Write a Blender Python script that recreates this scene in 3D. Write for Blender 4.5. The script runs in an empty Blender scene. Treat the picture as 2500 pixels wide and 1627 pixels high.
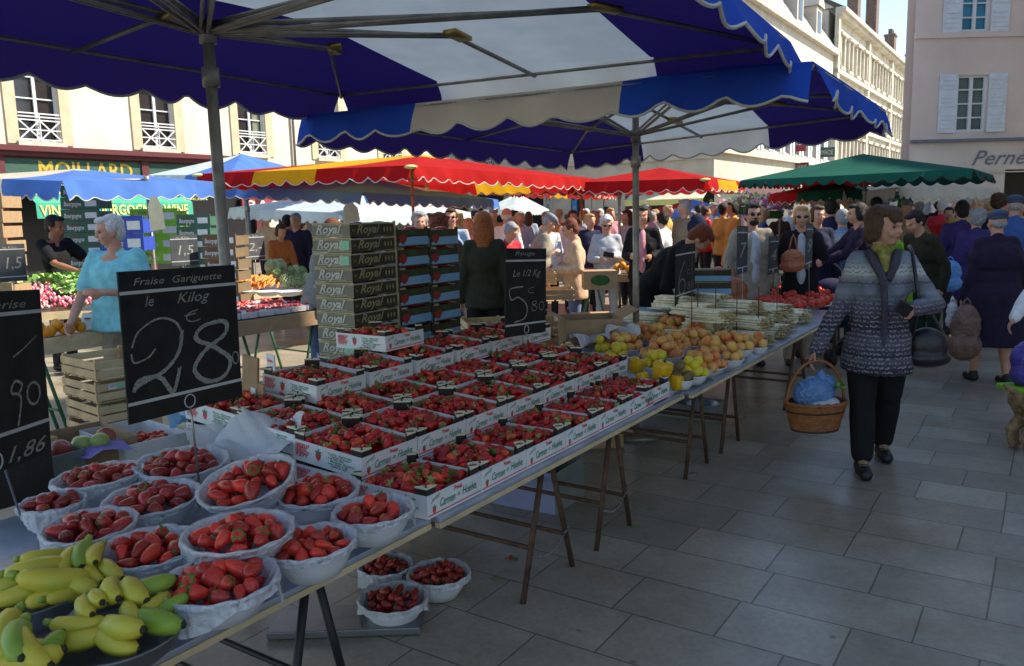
import bpy, bmesh, math, random
import numpy as np
from mathutils import Vector, Matrix, Euler
rnd = random.Random(7)
PI = math.pi; R_ = math.radians
C = bpy.context.scene.collection
sc = bpy.context.scene

# ---------------------------------------------------------------- survey frame
# f, pitch, roll of the camera and the yaw of the stall were solved from the
# vanishing points; P()/D() turn a surveyed image point + a height or a depth into metres.
FPX, PITCH, ROLL, YAW, EYE = 1972.0, .1478, -.0249, .590, 1.68
_cp, _sp, _cr, _sr = math.cos(PITCH), math.sin(PITCH), math.cos(ROLL), math.sin(ROLL)
cF = Vector((0, _cp, -_sp)); _U0 = Vector((0, _sp, _cp)); _R0 = Vector((1, 0, 0))
cR = _R0 * _cr + _U0 * _sr; cU = _U0 * _cr - _R0 * _sr
CAM = Vector((0, 0, EYE))
UU = Vector((math.sin(YAW), math.cos(YAW), 0)); VV = Vector((math.cos(YAW), -math.sin(YAW), 0))
def _ray(x, y): return cR * (x - 1250) - cU * (y - 813.5) + cF * FPX
def P(x, y, z):
    d = _ray(x, y); return CAM + d * ((z - EYE) / d.z)
def D(x, y, Y):
    d = _ray(x, y); return CAM + d * (Y / d.y)
def HZ(x): return 520 - .0249 * (x - 1250)
def UV(u, v, z=0): return UU * u + VV * v + Vector((0, 0, z))
def uvof(p): return p.dot(UU), p.dot(VV)
ROTZ = -YAW            # a thing whose local +Y runs along the stall, local +X towards the aisle

# ---------------------------------------------------------------- materials
_M = {}
def mat(name, col, rough=.6, noise=.12, scale=8, metal=0, bump=0, bscale=40, trans=0, spec=.4, coat=0, coord='Object', col2=None, detail=3, alpha=1, sss=0):
    if name in _M: return _M[name]
    m = bpy.data.materials.new(name); m.use_nodes = True; _M[name] = m
    nt = m.node_tree; N = nt.nodes; L = nt.links; b = N['Principled BSDF']
    b.inputs['Roughness'].default_value = rough; b.inputs['Metallic'].default_value = metal
    b.inputs['Specular IOR Level'].default_value = spec; b.inputs['Coat Weight'].default_value = coat
    if sss: b.inputs['Subsurface Weight'].default_value = sss; b.inputs['Subsurface Radius'].default_value = (.02, .006, .003); b.inputs['Subsurface Scale'].default_value = .5
    if alpha < 1: b.inputs['Alpha'].default_value = alpha
    tc = N.new('ShaderNodeTexCoord')
    n = N.new('ShaderNodeTexNoise'); n.inputs['Scale'].default_value = scale; n.inputs['Detail'].default_value = detail
    L.new(tc.outputs[coord], n.inputs['Vector'])
    mr = N.new('ShaderNodeMapRange'); mr.inputs['From Min'].default_value = .3; mr.inputs['From Max'].default_value = .7
    L.new(n.outputs['Fac'], mr.inputs['Value'])
    mx = N.new('ShaderNodeMix'); mx.data_type = 'RGBA'
    c = tuple(col) + (1,)
    if col2 is None:
        a_ = tuple(max(0, x * (1 - noise)) for x in col) + (1,); b_ = tuple(min(1, x * (1 + noise)) for x in col) + (1,)
    else: a_, b_ = c, tuple(col2) + (1,)
    mx.inputs[6].default_value = a_; mx.inputs[7].default_value = b_
    L.new(mr.outputs[0], mx.inputs[0]); L.new(mx.outputs[2], b.inputs['Base Color'])
    if bump:
        n2 = N.new('ShaderNodeTexNoise'); n2.inputs['Scale'].default_value = bscale; n2.inputs['Detail'].default_value = 4
        L.new(tc.outputs[coord], n2.inputs['Vector'])
        bp = N.new('ShaderNodeBump'); bp.inputs['Strength'].default_value = bump; bp.inputs['Distance'].default_value = .02
        L.new(n2.outputs['Fac'], bp.inputs['Height']); L.new(bp.outputs[0], b.inputs['Normal'])
    if trans:
        t = N.new('ShaderNodeBsdfTranslucent'); L.new(mx.outputs[2], t.inputs['Color'])
        ms = N.new('ShaderNodeMixShader'); ms.inputs[0].default_value = trans
        L.new(b.outputs[0], ms.inputs[1]); L.new(t.outputs[0], ms.inputs[2])
        L.new(ms.outputs[0], N['Material Output'].inputs['Surface'])
    return m
def M(n): return _M[n]

# ---------------------------------------------------------------- object helpers
def tag(o, label=None, cat=None, group=None, kind=None):
    if label: o['label'] = label
    if cat: o['category'] = cat
    if group: o['group'] = group
    if kind: o['kind'] = kind
    return o
def empty(name, loc, rz=0, label=None, cat=None, group=None, rot=None):
    o = bpy.data.objects.new(name, None); C.objects.link(o); o.location = loc
    o.rotation_euler = rot if rot else (0, 0, rz); o.empty_display_size = .1
    return tag(o, label, cat, group)
def mo(name, me, parent=None, loc=(0, 0, 0), rot=(0, 0, 0), scale=None):
    o = bpy.data.objects.new(name, me); C.objects.link(o)
    if parent: o.parent = parent
    o.location = loc; o.rotation_euler = rot
    if scale: o.scale = scale
    return o
def setmat(o, m):       # a material of this copy alone; the mesh stays shared
    for s in o.material_slots: s.link = 'OBJECT'; s.material = m
def kids(o): return [c for c in ALLKIDS.get(o.name, [])]
ALLKIDS = {}
def copy_tree(o, parent=None):
    c = o.copy(); C.objects.link(c); c.parent = parent
    for ch in list(o.children): copy_tree(ch, c)
    return c

class MB:
    def __init__(s): s.v = []; s.f = []; s.m = []; s.cur = 0; s.mats = []; s.sm = []; s.smooth = False
    def use(s, m):
        if isinstance(m, str): m = _M[m]
        if m not in s.mats: s.mats.append(m)
        s.cur = s.mats.index(m); return s
    def add(s, vs, fs, T=None):
        b = len(s.v)
        for p in vs:
            p = Vector(p); s.v.append(tuple(T @ p) if T is not None else tuple(p))
        for f in fs: s.f.append(tuple(i + b for i in f)); s.m.append(s.cur); s.sm.append(s.smooth)
    def quad(s, a, b, c, d): s.add([a, b, c, d], [(0, 1, 2, 3)])
    def box(s, c, d, T=None, rz=0):
        x, y, z = d[0] / 2, d[1] / 2, d[2] / 2
        vs = [(i * x, j * y, k * z) for i in (-1, 1) for j in (-1, 1) for k in (-1, 1)]
        if rz: 
            cz, sz = math.cos(rz), math.sin(rz); vs = [(a * cz - b * sz, a * sz + b * cz, e) for a, b, e in vs]
        vs = [(a + c[0], b + c[1], e + c[2]) for a, b, e in vs]
        s.add(vs, [(0, 1, 3, 2), (4, 6, 7, 5), (0, 4, 5, 1), (2, 3, 7, 6), (0, 2, 6, 4), (1, 5, 7, 3)], T)
    def bar(s, a, b, w, h, up=(0, 0, 1)):
        a = Vector(a); b = Vector(b); d = (b - a).normalized(); up = Vector(up)
        if abs(d.dot(up)) > .98: up = Vector((1, 0, 0))
        x = d.cross(up).normalized() * w / 2; y = x.cross(d).normalized() * h / 2
        vs = [p + i * x + j * y for p in (a, b) for i, j in ((-1, -1), (1, -1), (1, 1), (-1, 1))]
        s.add(vs, [(0, 1, 2, 3), (7, 6, 5, 4), (0, 4, 5, 1), (1, 5, 6, 2), (2, 6, 7, 3), (3, 7, 4, 0)])
    def tube(s, pts, r, n=8, cap=True):
        pts = [Vector(p) for p in pts]; rs = r if isinstance(r, (list, tuple)) else [r] * len(pts)
        vs = []; fs = []; ref = None
        for i, p in enumerate(pts):
            d = (pts[min(i + 1, len(pts) - 1)] - pts[max(i - 1, 0)])
            if d.length < 1e-9: d = Vector((0, 0, 1))
            d.normalize()
            if ref is None: ref = Vector((1, 0, 0)) if abs(d.x) < .8 else Vector((0, 1, 0))
            x = ref - d * ref.dot(d)
            if x.length < 1e-6: x = d.orthogonal()
            x.normalize(); ref = x; y = d.cross(x)
            for k in range(n):
                a = 2 * PI * k / n; vs.append(p + x * math.cos(a) * rs[i] + y * math.sin(a) * rs[i])
        for i in range(len(pts) - 1):
            for k in range(n):
                k2 = (k + 1) % n; fs.append((i * n + k, i * n + k2, (i + 1) * n + k2, (i + 1) * n + k))
        if cap: fs.append(tuple(range(n - 1, -1, -1))); e = (len(pts) - 1) * n; fs.append(tuple(range(e, e + n)))
        s.add(vs, fs)
    def lathe(s, prof, n=24, T=None, wob=None):
        vs = []; fs = []
        for i, (r, z) in enumerate(prof):
            for k in range(n):
                a = 2 * PI * k / n; rr = r; zz = z
                if wob: rr, zz = wob(r, z, a, i)
                vs.append((rr * math.cos(a), rr * math.sin(a), zz))
        for i in range(len(prof) - 1):
            for k in range(n):
                k2 = (k + 1) % n; fs.append((i * n + k, i * n + k2, (i + 1) * n + k2, (i + 1) * n + k))
        s.add(vs, fs, T)
    def ell(s, c, r, n=10, m=7, T=None):
        vs = []; fs = []
        for i in range(m + 1):
            t = PI * i / m; 
            for k in range(n):
                a = 2 * PI * k / n
                vs.append((c[0] + r[0] * math.sin(t) * math.cos(a), c[1] + r[1] * math.sin(t) * math.sin(a), c[2] + r[2] * math.cos(t)))
        for i in range(m):
            for k in range(n):
                k2 = (k + 1) % n; fs.append((i * n + k, (i + 1) * n + k, (i + 1) * n + k2, i * n + k2))
        s.add(vs, fs, T)
    def text(s, txt, o, xd, yd, h, w=None, off=.0015, shear=0, bold=0, center=False):
        vs, fs, W = glyphs(txt, shear, bold); 
        if not vs: return
        xd = Vector(xd).normalized(); yd = Vector(yd).normalized(); n = xd.cross(yd).normalized() * off; o = Vector(o)
        sx = (w / W) if w else h
        if center: o = o - xd * (W * sx / 2)
        b = len(s.v)
        for x, y in vs: s.v.append(tuple(o + xd * x * sx + yd * y * h + n))
        for f in fs: s.f.append(tuple(i + b for i in f)); s.m.append(s.cur); s.sm.append(False)
    def stroke(s, pts, w, o, xd, yd, off=.0015, jit=0):   # a chalk or paint stroke laid on a plane
        xd = Vector(xd).normalized(); yd = Vector(yd).normalized(); n = xd.cross(yd).normalized() * off; o = Vector(o)
        pp = [Vector(p) for p in pts]; vs = []; fs = []
        for i, p in enumerate(pp):
            d = pp[min(i + 1, len(pp) - 1)] - pp[max(i - 1, 0)]; d = d.normalized() if d.length > 0 else Vector((1, 0)); q = Vector((-d.y, d.x))
            ww = w * (1 + jit * rnd.uniform(-1, 1)) / 2
            for k in (-1, 1):
                t = p + q * ww * k; vs.append(o + xd * t.x + yd * t.y + n)
        for i in range(len(pp) - 1): fs.append((2 * i, 2 * i + 2, 2 * i + 3, 2 * i + 1))
        s.add(vs, fs)
    def mesh(s, name):
        me = bpy.data.meshes.new(name); me.from_pydata(s.v, [], s.f)
        for m in s.mats: me.materials.append(m)
        if s.f:
            me.polygons.foreach_set('material_index', s.m); me.polygons.foreach_set('use_smooth', s.sm)
        me.update(); return me
    def build(s, name, parent=None, loc=(0, 0, 0), rot=(0, 0, 0), bevel=0):
        o = mo(name, s.mesh(name), parent, loc, rot)
        if bevel:
            b = o.modifiers.new('b', 'BEVEL'); b.width = bevel; b.segments = 2; b.limit_method = 'ANGLE'
        return o
_G = {}
def glyphs(txt, shear=0, bold=0):
    k = (txt, shear, bold)
    if k not in _G:
        cu = bpy.data.curves.new('t', 'FONT'); cu.body = txt; cu.size = 1.38; cu.shear = shear; cu.offset = bold; cu.resolution_u = 2
        o = bpy.data.objects.new('t', cu); C.objects.link(o)
        dg = bpy.context.evaluated_depsgraph_get(); me = bpy.data.meshes.new_from_object(o.evaluated_get(dg))
        vs = [(v.co.x, v.co.y) for v in me.vertices]; fs = [tuple(p.vertices) for p in me.polygons]
        W = (max(v[0] for v in vs)) if vs else 1
        bpy.data.objects.remove(o); bpy.data.meshes.remove(me); bpy.data.curves.remove(cu)
        _G[k] = (vs, fs, W)
    return _G[k]
def arc(cx, cy, rx, ry, a0, a1, n=14): return [(cx + rx * math.cos(R_(a0 + (a1 - a0) * i / n)), cy + ry * math.sin(R_(a0 + (a1 - a0) * i / n))) for i in range(n + 1)]
def smooth_pts(pts, n=5):
    out = []; pts = [Vector(p) for p in pts]
    for i in range(len(pts) - 1):
        p0 = pts[max(i - 1, 0)]; p1 = pts[i]; p2 = pts[i + 1]; p3 = pts[min(i + 2, len(pts) - 1)]
        for k in range(n):
            t = k / n; out.append(.5 * ((2 * p1) + (p2 - p0) * t + (2 * p0 - 5 * p1 + 4 * p2 - p3) * t * t + (3 * p1 - p0 - 3 * p2 + p3) * t ** 3))
    out.append(pts[-1]); return out

# colours
mat('white_card', (.72, .72, .70), .6, .06); mat('kraft_card', (.36, .24, .13), .8, .12, 20); mat('kraft_dark', (.16, .11, .06), .8, .1)
mat('ink_red', (.62, .05, .05), .6); mat('ink_green', (.06, .22, .13), .6); mat('cap_cream', (.75, .68, .45), .5, .1); mat('cap_dark', (.030, .022, .02), .5, .2, 60)
mat('steel', (.34, .34, .34), .35, .1, 30, metal=.9); mat('pole_steel', (.27, .25, .21), .42, .3, 12, metal=.35, bump=.1)
mat('rust_iron', (.10, .055, .035), .7, .35, 25, metal=.3, bump=.3); mat('green_iron', (.03, .13, .06), .5, .2, 12); mat('brass', (.42, .3, .08), .4, .2, metal=.8)
mat('pine', (.50, .34, .17), .7, .2, 9, bump=.15); mat('pine_light', (.58, .46, .27), .7, .15, 9); mat('wood_dark', (.12, .08, .05), .8, .2)
mat('bowl_white', (.70, .70, .72), .35, .04); mat('plastic_bag', (.78, .79, .81), .35, .08, 25, trans=.3, bump=1.0, bscale=45)
mat('zinc', (.42, .47, .55), .3, .2, 6, metal=.55, bump=.12, bscale=14); mat('grey_metal', (.2, .2, .21), .4, .15, metal=.6)
mat('slate', (.012, .013, .011), .7, .5, 14); mat('chalk', (.30, .31, .26), .9, .45, 160, detail=6); mat('chalk_white', (.52, .54, .52), .9, .1)
mat('black', (.012, .012, .012), .5); mat('white', (.75, .75, .75), .5, .05); mat('skin', (.52, .27, .18), .5, .1, 20, sss=.15); mat('skin_dark', (.30, .13, .07), .5, .1, sss=.1)
mat('lip', (.36, .08, .07), .5); mat('eye', (.02, .015, .01), .15); mat('paper', (.70, .71, .72), .7, .05, trans=.25, bump=.5, bscale=12)
def cmat(name, col, rough=.85): return mat(name, col, rough, .14, 22, bump=.25, bscale=90, spec=.2)
# ---------------------------------------------------------------- camera, sky, sun
cam = bpy.data.cameras.new('camera'); cam.sensor_width = 36; cam.lens = FPX / 2500 * 36; cam.clip_end = 900; cam.clip_start = .05
co = bpy.data.objects.new('camera', cam); C.objects.link(co)
co.matrix_world = Matrix.Translation(CAM) @ Matrix((cR, cU, -cF)).transposed().to_4x4()
sc.camera = co
cam.dof.use_dof = True; cam.dof.focus_distance = 3.7; cam.dof.aperture_fstop = 8
SAZ, SEL = R_(84), R_(43)
w = bpy.data.worlds.new('World'); sc.world = w; w.use_nodes = True
nt = w.node_tree; bg = nt.nodes['Background']; sk = nt.nodes.new('ShaderNodeTexSky'); sk.sky_type = 'NISHITA'; sk.sun_disc = False
sk.sun_elevation = SEL; sk.sun_rotation = SAZ; sk.air_density = 1.0; sk.dust_density = .2; sk.ozone_density = 3; sk.altitude = 200
tn = nt.nodes.new('ShaderNodeMix'); tn.data_type = 'RGBA'; tn.blend_type = 'MULTIPLY'; tn.inputs[0].default_value = 1; tn.inputs[7].default_value = (1.10, 1.0, .90, 1); nt.links.new(sk.outputs[0], tn.inputs[6]); nt.links.new(tn.outputs[2], bg.inputs[0]); bg.inputs[1].default_value = .15
su = bpy.data.lights.new('sun', 'SUN'); su.energy = 5.0; su.angle = R_(.55); su.color = (1, .91, .76)
so = bpy.data.objects.new('sun', su); C.objects.link(so)
sdir = Vector((math.sin(SAZ) * math.cos(SEL), math.cos(SAZ) * math.cos(SEL), math.sin(SEL)))
so.rotation_euler = (-sdir).to_track_quat('-Z', 'Y').to_euler(); so.location = (0, 0, 40)
sc.view_settings.view_transform = 'Standard'; sc.view_settings.look = 'None'; sc.view_settings.exposure = 0
sc.cycles.max_bounces = 7; sc.cycles.diffuse_bounces = 3; sc.cycles.transparent_max_bounces = 6; sc.cycles.use_denoising = True; sc.cycles.film_exposure = 1.9

# ---------------------------------------------------------------- paving
def paving():
    m = bpy.data.materials.new('paving_stone'); m.use_nodes = True; nt = m.node_tree; N = nt.nodes; L = nt.links; b = N['Principled BSDF']
    tc = N.new('ShaderNodeTexCoord'); mp = N.new('ShaderNodeMapping'); mp.inputs['Rotation'].default_value = (0, 0, YAW); mp.inputs['Location'].default_value = (.12, -.16, 0)
    L.new(tc.outputs['Object'], mp.inputs['Vector'])
    nw = N.new('ShaderNodeTexNoise'); nw.inputs['Scale'].default_value = .9; nw.inputs['Detail'].default_value = 2; L.new(mp.outputs[0], nw.inputs['Vector'])
    va = N.new('ShaderNodeVectorMath'); va.operation = 'MULTIPLY_ADD'; va.inputs[1].default_value = (.02, .02, 0); L.new(nw.outputs['Color'], va.inputs[0]); L.new(mp.outputs[0], va.inputs[2])
    def brick(c1, c2, mo_, size):
        br = N.new('ShaderNodeTexBrick'); br.inputs['Scale'].default_value = 1; br.inputs['Brick Width'].default_value = .62; br.inputs['Row Height'].default_value = .345
        br.offset = .37; br.offset_frequency = 3; br.squash = .72; br.squash_frequency = 2
        br.inputs['Mortar Size'].default_value = size; br.inputs['Mortar Smooth'].default_value = .35; br.inputs['Bias'].default_value = 0
        br.inputs['Color1'].default_value = c1; br.inputs['Color2'].default_value = c2; br.inputs['Mortar'].default_value = mo_
        L.new(va.outputs[0], br.inputs['Vector']); return br
    br = brick((.255, .22, .165, 1), (.36, .315, .24, 1), (.12, .105, .085, 1), .0042)
    n1 = N.new('ShaderNodeTexNoise'); n1.inputs['Scale'].default_value = 2.3; n1.inputs['Detail'].default_value = 8; n1.inputs['Roughness'].default_value = .7; L.new(mp.outputs[0], n1.inputs['Vector'])
    n2 = N.new('ShaderNodeTexNoise'); n2.inputs['Scale'].default_value = 38; n2.inputs['Detail'].default_value = 5; L.new(mp.outputs[0], n2.inputs['Vector'])
    r1 = N.new('ShaderNodeMapRange'); r1.inputs[1].default_value = .3; r1.inputs[2].default_value = .75; r1.inputs[3].default_value = 1.15; r1.inputs[4].default_value = .72; L.new(n1.outputs['Fac'], r1.inputs[0])
    r2 = N.new('ShaderNodeMapRange'); r2.inputs[1].default_value = .3; r2.inputs[2].default_value = .7; r2.inputs[3].default_value = .88; r2.inputs[4].default_value = 1.1; L.new(n2.outputs['Fac'], r2.inputs[0])
    mu = N.new('ShaderNodeMath'); mu.operation = 'MULTIPLY'; L.new(r1.outputs[0], mu.inputs[0]); L.new(r2.outputs[0], mu.inputs[1])
    vm = N.new('ShaderNodeVectorMath'); vm.operation = 'SCALE'; L.new(br.outputs['Color'], vm.inputs[0]); L.new(mu.outputs[0], vm.inputs['Scale'])
    # trodden-in dark spots
    vo = N.new('ShaderNodeTexVoronoi'); vo.inputs['Scale'].default_value = 3.1; L.new(mp.outputs[0], vo.inputs['Vector'])
    rs = N.new('ShaderNodeMapRange'); rs.inputs[1].default_value = .03; rs.inputs[2].default_value = .05; rs.inputs[3].default_value = .55; rs.inputs[4].default_value = 1; L.new(vo.outputs['Distance'], rs.inputs[0])
    vm2 = N.new('ShaderNodeVectorMath'); vm2.operation = 'SCALE'; L.new(vm.outputs[0], vm2.inputs[0]); L.new(rs.outputs[0], vm2.inputs['Scale'])
    n3 = N.new('ShaderNodeTexNoise'); n3.inputs['Scale'].default_value = .8; n3.inputs['Detail'].default_value = 6; n3.inputs['Roughness'].default_value = .65; L.new(tc.outputs['Object'], n3.inputs['Vector'])
    r3 = N.new('ShaderNodeMapRange'); r3.inputs[1].default_value = .52; r3.inputs[2].default_value = .72; r3.inputs[4].default_value = .75; L.new(n3.outputs['Fac'], r3.inputs[0])
    mx3 = N.new('ShaderNodeMix'); mx3.data_type = 'RGBA'; mx3.blend_type = 'MULTIPLY'; L.new(r3.outputs[0], mx3.inputs[0]); L.new(vm2.outputs[0], mx3.inputs[6]); mx3.inputs[7].default_value = (.80, .62, .42, 1)
    L.new(mx3.outputs[2], b.inputs['Base Color'])
    rr = N.new('ShaderNodeMapRange'); rr.inputs[3].default_value = .20; rr.inputs[4].default_value = .48; L.new(n1.outputs['Fac'], rr.inputs[0]); L.new(rr.outputs[0], b.inputs['Roughness'])
    b.inputs['Specular IOR Level'].default_value = .45
    bp = N.new('ShaderNodeBump'); bp.inputs['Strength'].default_value = .5; bp.inputs['Distance'].default_value = .006
    ad = N.new('ShaderNodeMath'); ad.operation = 'MULTIPLY_ADD'; ad.inputs[1].default_value = .12; L.new(n2.outputs['Fac'], ad.inputs[0])
    iv = N.new('ShaderNodeMath'); iv.operation = 'SUBTRACT'; iv.inputs[0].default_value = 1; L.new(br.outputs['Fac'], iv.inputs[1]); L.new(iv.outputs[0], ad.inputs[2])
    L.new(ad.outputs[0], bp.inputs['Height']); L.new(bp.outputs[0], b.inputs['Normal'])
    return m
g = MB(); _M['paving'] = paving(); g.use('paving'); g.quad((-300, -120, 0), (300, -120, 0), (300, 480, 0), (-300, 480, 0))
tag(g.build('pavement'), kind='structure')

# ---------------------------------------------------------------- buildings
mat('render_cream', (.64, .58, .47), .9, .13, .9, coord='Object', detail=7, bump=.1); mat('stone_yellow', (.50, .43, .30), .9, .12, 3, bump=.1)
mat('stone_pale', (.52, .48, .40), .9, .14, 1.5, detail=7, bump=.2); mat('stone_street', (.55, .51, .42), .9, .2, 1.2, detail=8, bump=.3)
mat('render_pink', (.62, .52, .48), .9, .14, .6, detail=8, bump=.15, bscale=25); mat('render_pink_low', (.57, .51, .48), .9, .14, .7, detail=8)
mat('window_white', (.62, .64, .66), .5, .04); mat('shutter_grey', (.56, .61, .68), .6, .08, 6); mat('burgundy', (.10, .02, .025), .5, .1); mat('sign_green', (.035, .085, .065), .5, .1)
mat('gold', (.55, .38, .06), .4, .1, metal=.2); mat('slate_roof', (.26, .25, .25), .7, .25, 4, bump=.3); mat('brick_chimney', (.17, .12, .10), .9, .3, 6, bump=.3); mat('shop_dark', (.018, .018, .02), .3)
mat('sign_blue', (.05, .22, .52), .5); mat('awning_green', (.05, .33, .22), .8, .08, 3); mat('awning_gold', (.60, .60, .22), .7); mat('awning_cream', (.60, .62, .47), .8, .08, 3); mat('awning_white', (.75, .75, .70), .8, .05, trans=.3); mat('wine_red', (.25, .03, .05), .6)
mat('curtain', (.30, .32, .24), .9); mat('ink_grey', (.13, .15, .20), .7)
def glass(name, col, rough=.08):
    m = mat(name, col, rough, .3, 1.5, spec=.6); return m
glass('pane_dark', (.03, .025, .025)); glass('pane_blue_reflection', (.03, .20, .34), .3); glass('pane_teal', (.10, .15, .15));  # the blue pane has its reflection put into the base colour
class Facade:
    def __init__(s, A, B, nrm=None):
        s.A = Vector(A); d = Vector(B) - s.A; s.L = d.length; s.x = d.normalized(); s.n = Vector((s.x.y, -s.x.x, 0))
        if nrm is not None and s.n.dot(Vector(nrm)) < 0: s.n = -s.n
    def F(s, a, d, z): return s.A + s.x * a + s.n * d + Vector((0, 0, z))
    def box(s, mb, a0, a1, d0, d1, z0, z1):
        mb.add([s.F(a, d, z) for a in (a0, a1) for d in (d0, d1) for z in (z0, z1)], [(0, 1, 3, 2), (4, 6, 7, 5), (0, 4, 5, 1), (2, 3, 7, 6), (0, 2, 6, 4), (1, 5, 7, 3)])
    def hit(s, px, py):   # surveyed image point -> (distance along facade, height)
        d = _ray(px, py); t = (s.A - CAM).dot(s.n) / d.dot(s.n); p = CAM + d * t; return (p - s.A).dot(s.x), p.z
    def wall(s, mb, z0, z1, holes, depth=.2, a0=0, a1=None):
        a1 = s.L if a1 is None else a1
        xs = sorted({a0, a1} | {h[0] for h in holes} | {h[1] for h in holes}); zs = sorted({z0, z1} | {h[2] for h in holes} | {h[3] for h in holes})
        xs = [x for x in xs if a0 <= x <= a1]; zs = [z for z in zs if z0 <= z <= z1]
        for i in range(len(xs) - 1):
            for j in range(len(zs) - 1):
                cx, cz = (xs[i] + xs[i + 1]) / 2, (zs[j] + zs[j + 1]) / 2
                if any(h[0] < cx < h[1] and h[2] < cz < h[3] for h in holes): continue
                mb.quad(s.F(xs[i], 0, zs[j]), s.F(xs[i + 1], 0, zs[j]), s.F(xs[i + 1], 0, zs[j + 1]), s.F(xs[i], 0, zs[j + 1]))
        for h in holes:
            q = [(h[0], h[2]), (h[1], h[2]), (h[1], h[3]), (h[0], h[3])]
            for k in range(4):
                (a, z), (b, y) = q[k], q[(k + 1) % 4]; mb.quad(s.F(a, 0, z), s.F(b, 0, y), s.F(b, -depth, y), s.F(a, -depth, z))
    def window(s, root, a0, a1, z0, z1, rows=4, pane='pane_dark', fr='window_white', shut=None, depth=.2, rail=0, simple=False, curtain=False):
        mb = MB().use(fr); d = -depth + .03; t = .055 if not simple else .09
        for a in ((a0, a0 + t), (a1 - t, a1), ((a0 + a1) / 2 - t * .8, (a0 + a1) / 2 + t * .8)): s.box(mb, a[0], a[1], d, d + .06, z0, z1)
        for z in ((z0, z0 + t), (z1 - t, z1)): s.box(mb, a0 + t, a1 - t, d + .003, d + .055, z[0], z[1])
        if not simple:
            for k in range(1, rows):
                z = z0 + (z1 - z0) * k / rows; s.box(mb, a0 + t, a1 - t, d + .005, d + .045, z - .018, z + .018)
        w = mb.build('window', root)
        pb = MB().use(pane); pb.quad(s.F(a0, -depth, z0), s.F(a1, -depth, z0), s.F(a1, -depth, z1), s.F(a0, -depth, z1)); pb.build('pane', w)
        if curtain:
            cb = MB().use('curtain'); cb.smooth = True
            n = 20; q = [(a0 + (a1 - a0) * (.66 + .26 * i / n), -depth + .012 + .012 * math.sin(i * 1.9)) for i in range(n + 1)]
            for i in range(n): cb.quad(s.F(q[i][0], q[i][1], z0 + .5), s.F(q[i + 1][0], q[i + 1][1], z0 + .3), s.F(q[i + 1][0], q[i + 1][1], z1 - .06), s.F(q[i][0], q[i][1], z1 - .06))
            cb.build('curtain', w)
        if rail:
            rb = MB().use('window_white')
            def bar(p, q): rb.bar(s.F(p[0], .02, p[1]), s.F(q[0], .02, q[1]), .035, .035)
            for z in (z0 + .04, z0 + .62, z0 + .72, z0 + .82): bar((a0, z), (a1, z))
            mid = (a0 + a1) / 2
            for l, r in ((a0, mid), (mid, a1)): bar((l, z0 + .04), (r, z0 + .62)); bar((l, z0 + .62), (r, z0 + .04)); bar((l, z0 + .33), (r, z0 + .33))
            bar((mid, z0), (mid, z0 + .82)); rb.build('railing', root)
        if shut:
            for sgn, (b0, b1) in ((0, (a0 - shut, a0 - .02)), (1, (a1 + .02, a1 + shut))):
                sb = MB().use('shutter_grey'); s.box(sb, b0, b1, .02, .05, z0 - .03, z1 + .03)
                n = max(3, int((z1 - z0) / .12)) if not simple else 0
                for k in range(n):
                    z = z0 + .05 + (z1 - z0 - .1) * (k + .5) / n
                    if abs(k - n / 3) < .6 or abs(k - 2 * n / 3) < .6: continue
                    s.box(sb, b0 + .06, b1 - .06, .05, .066, z - .025, z + .02)
                sb.build('shutter', root)
        return w
    def text(s, mb, txt, a, z, h, w=None, d=.02, **k):
        xd = s.x if s.x.cross(Vector((0, 0, 1))).dot(s.n) > 0 else -s.x
        mb.text(txt, s.F(a, d, z), xd, (0, 0, 1), h, w, off=0, **k)
def body(mb, pts, z0, z1):   # plain closed prism behind the facade
    n = len(pts)
    for i in range(n):
        a, b = pts[i], pts[(i + 1) % n]; mb.quad(Vector((a.x, a.y, z0)), Vector((b.x, b.y, z0)), Vector((b.x, b.y, z1)), Vector((a.x, a.y, z1)))
    mb.add([Vector((p.x, p.y, z1)) for p in pts], [tuple(range(n))])

# -- sunlit building along the left of the square, wine merchant below
VB = -26
f1 = Facade(UV(2, VB), UV(40, VB), UV(0, 1)); f1.L = 38
bl = empty('town_house', f1.A, 0, 'cream rendered building with tall white casement windows above the wine merchant', 'building')
wins = []
for px in (104, 371, 618):
    a, z = f1.hit(px, HZ(px) - 170); wins.append(a)
sp = (wins[2] - wins[0]) / 2
wl = [wins[0] + sp * k for k in range(-3, 8)]
f1.bias = 0
holes = [(a - .62, a + .62, 4.2, 6.75) for a in wl if 1 < a < 37] + [(a - .62, a + .62, 8.6, 10.9) for a in wl if 1 < a < 37]
A0 = f1.A.copy(); bl.location = (0, 0, 0)
mb = MB().use('render_cream'); f1.wall(mb, 3.1, 13.5, holes)
mb.use('stone_yellow')
for h in holes:
    for b0, b1 in ((h[0] - .36, h[0] - .02), (h[1] + .02, h[1] + .36)): f1.box(mb, b0, b1, .0, .05, h[2] - .1, h[3] + .3)
    f1.box(mb, h[0] - .42, h[1] + .42, .0, .08, h[3] + .3, h[3] + .5)
mb.use('stone_pale'); 
for h in holes: f1.box(mb, h[0] - .1, h[1] + .1, .0, .14, h[2] - .16, h[2] - .02)
mb.use('render_cream'); body(mb, [UV(2.01, VB - .25), UV(39.99, VB - .25), UV(39.99, VB - 9), UV(2.01, VB - 9)], 0, 13.4)
mb.build('wall', bl)
for a in (wins[0] - sp * .52, wins[2] + sp * .5): pb_ = MB().use('grey_metal'); pb_.smooth = True; pb_.tube([f1.F(a, .1, 0), f1.F(a, .1, 13.3)], .055, 8); pb_.build('drainpipe', bl)
for i, h in enumerate(holes): f1.window(bl, *h, rows=4, rail=h[2] < 5, curtain=(i % 5 == 4 and h[2] < 5))
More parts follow.
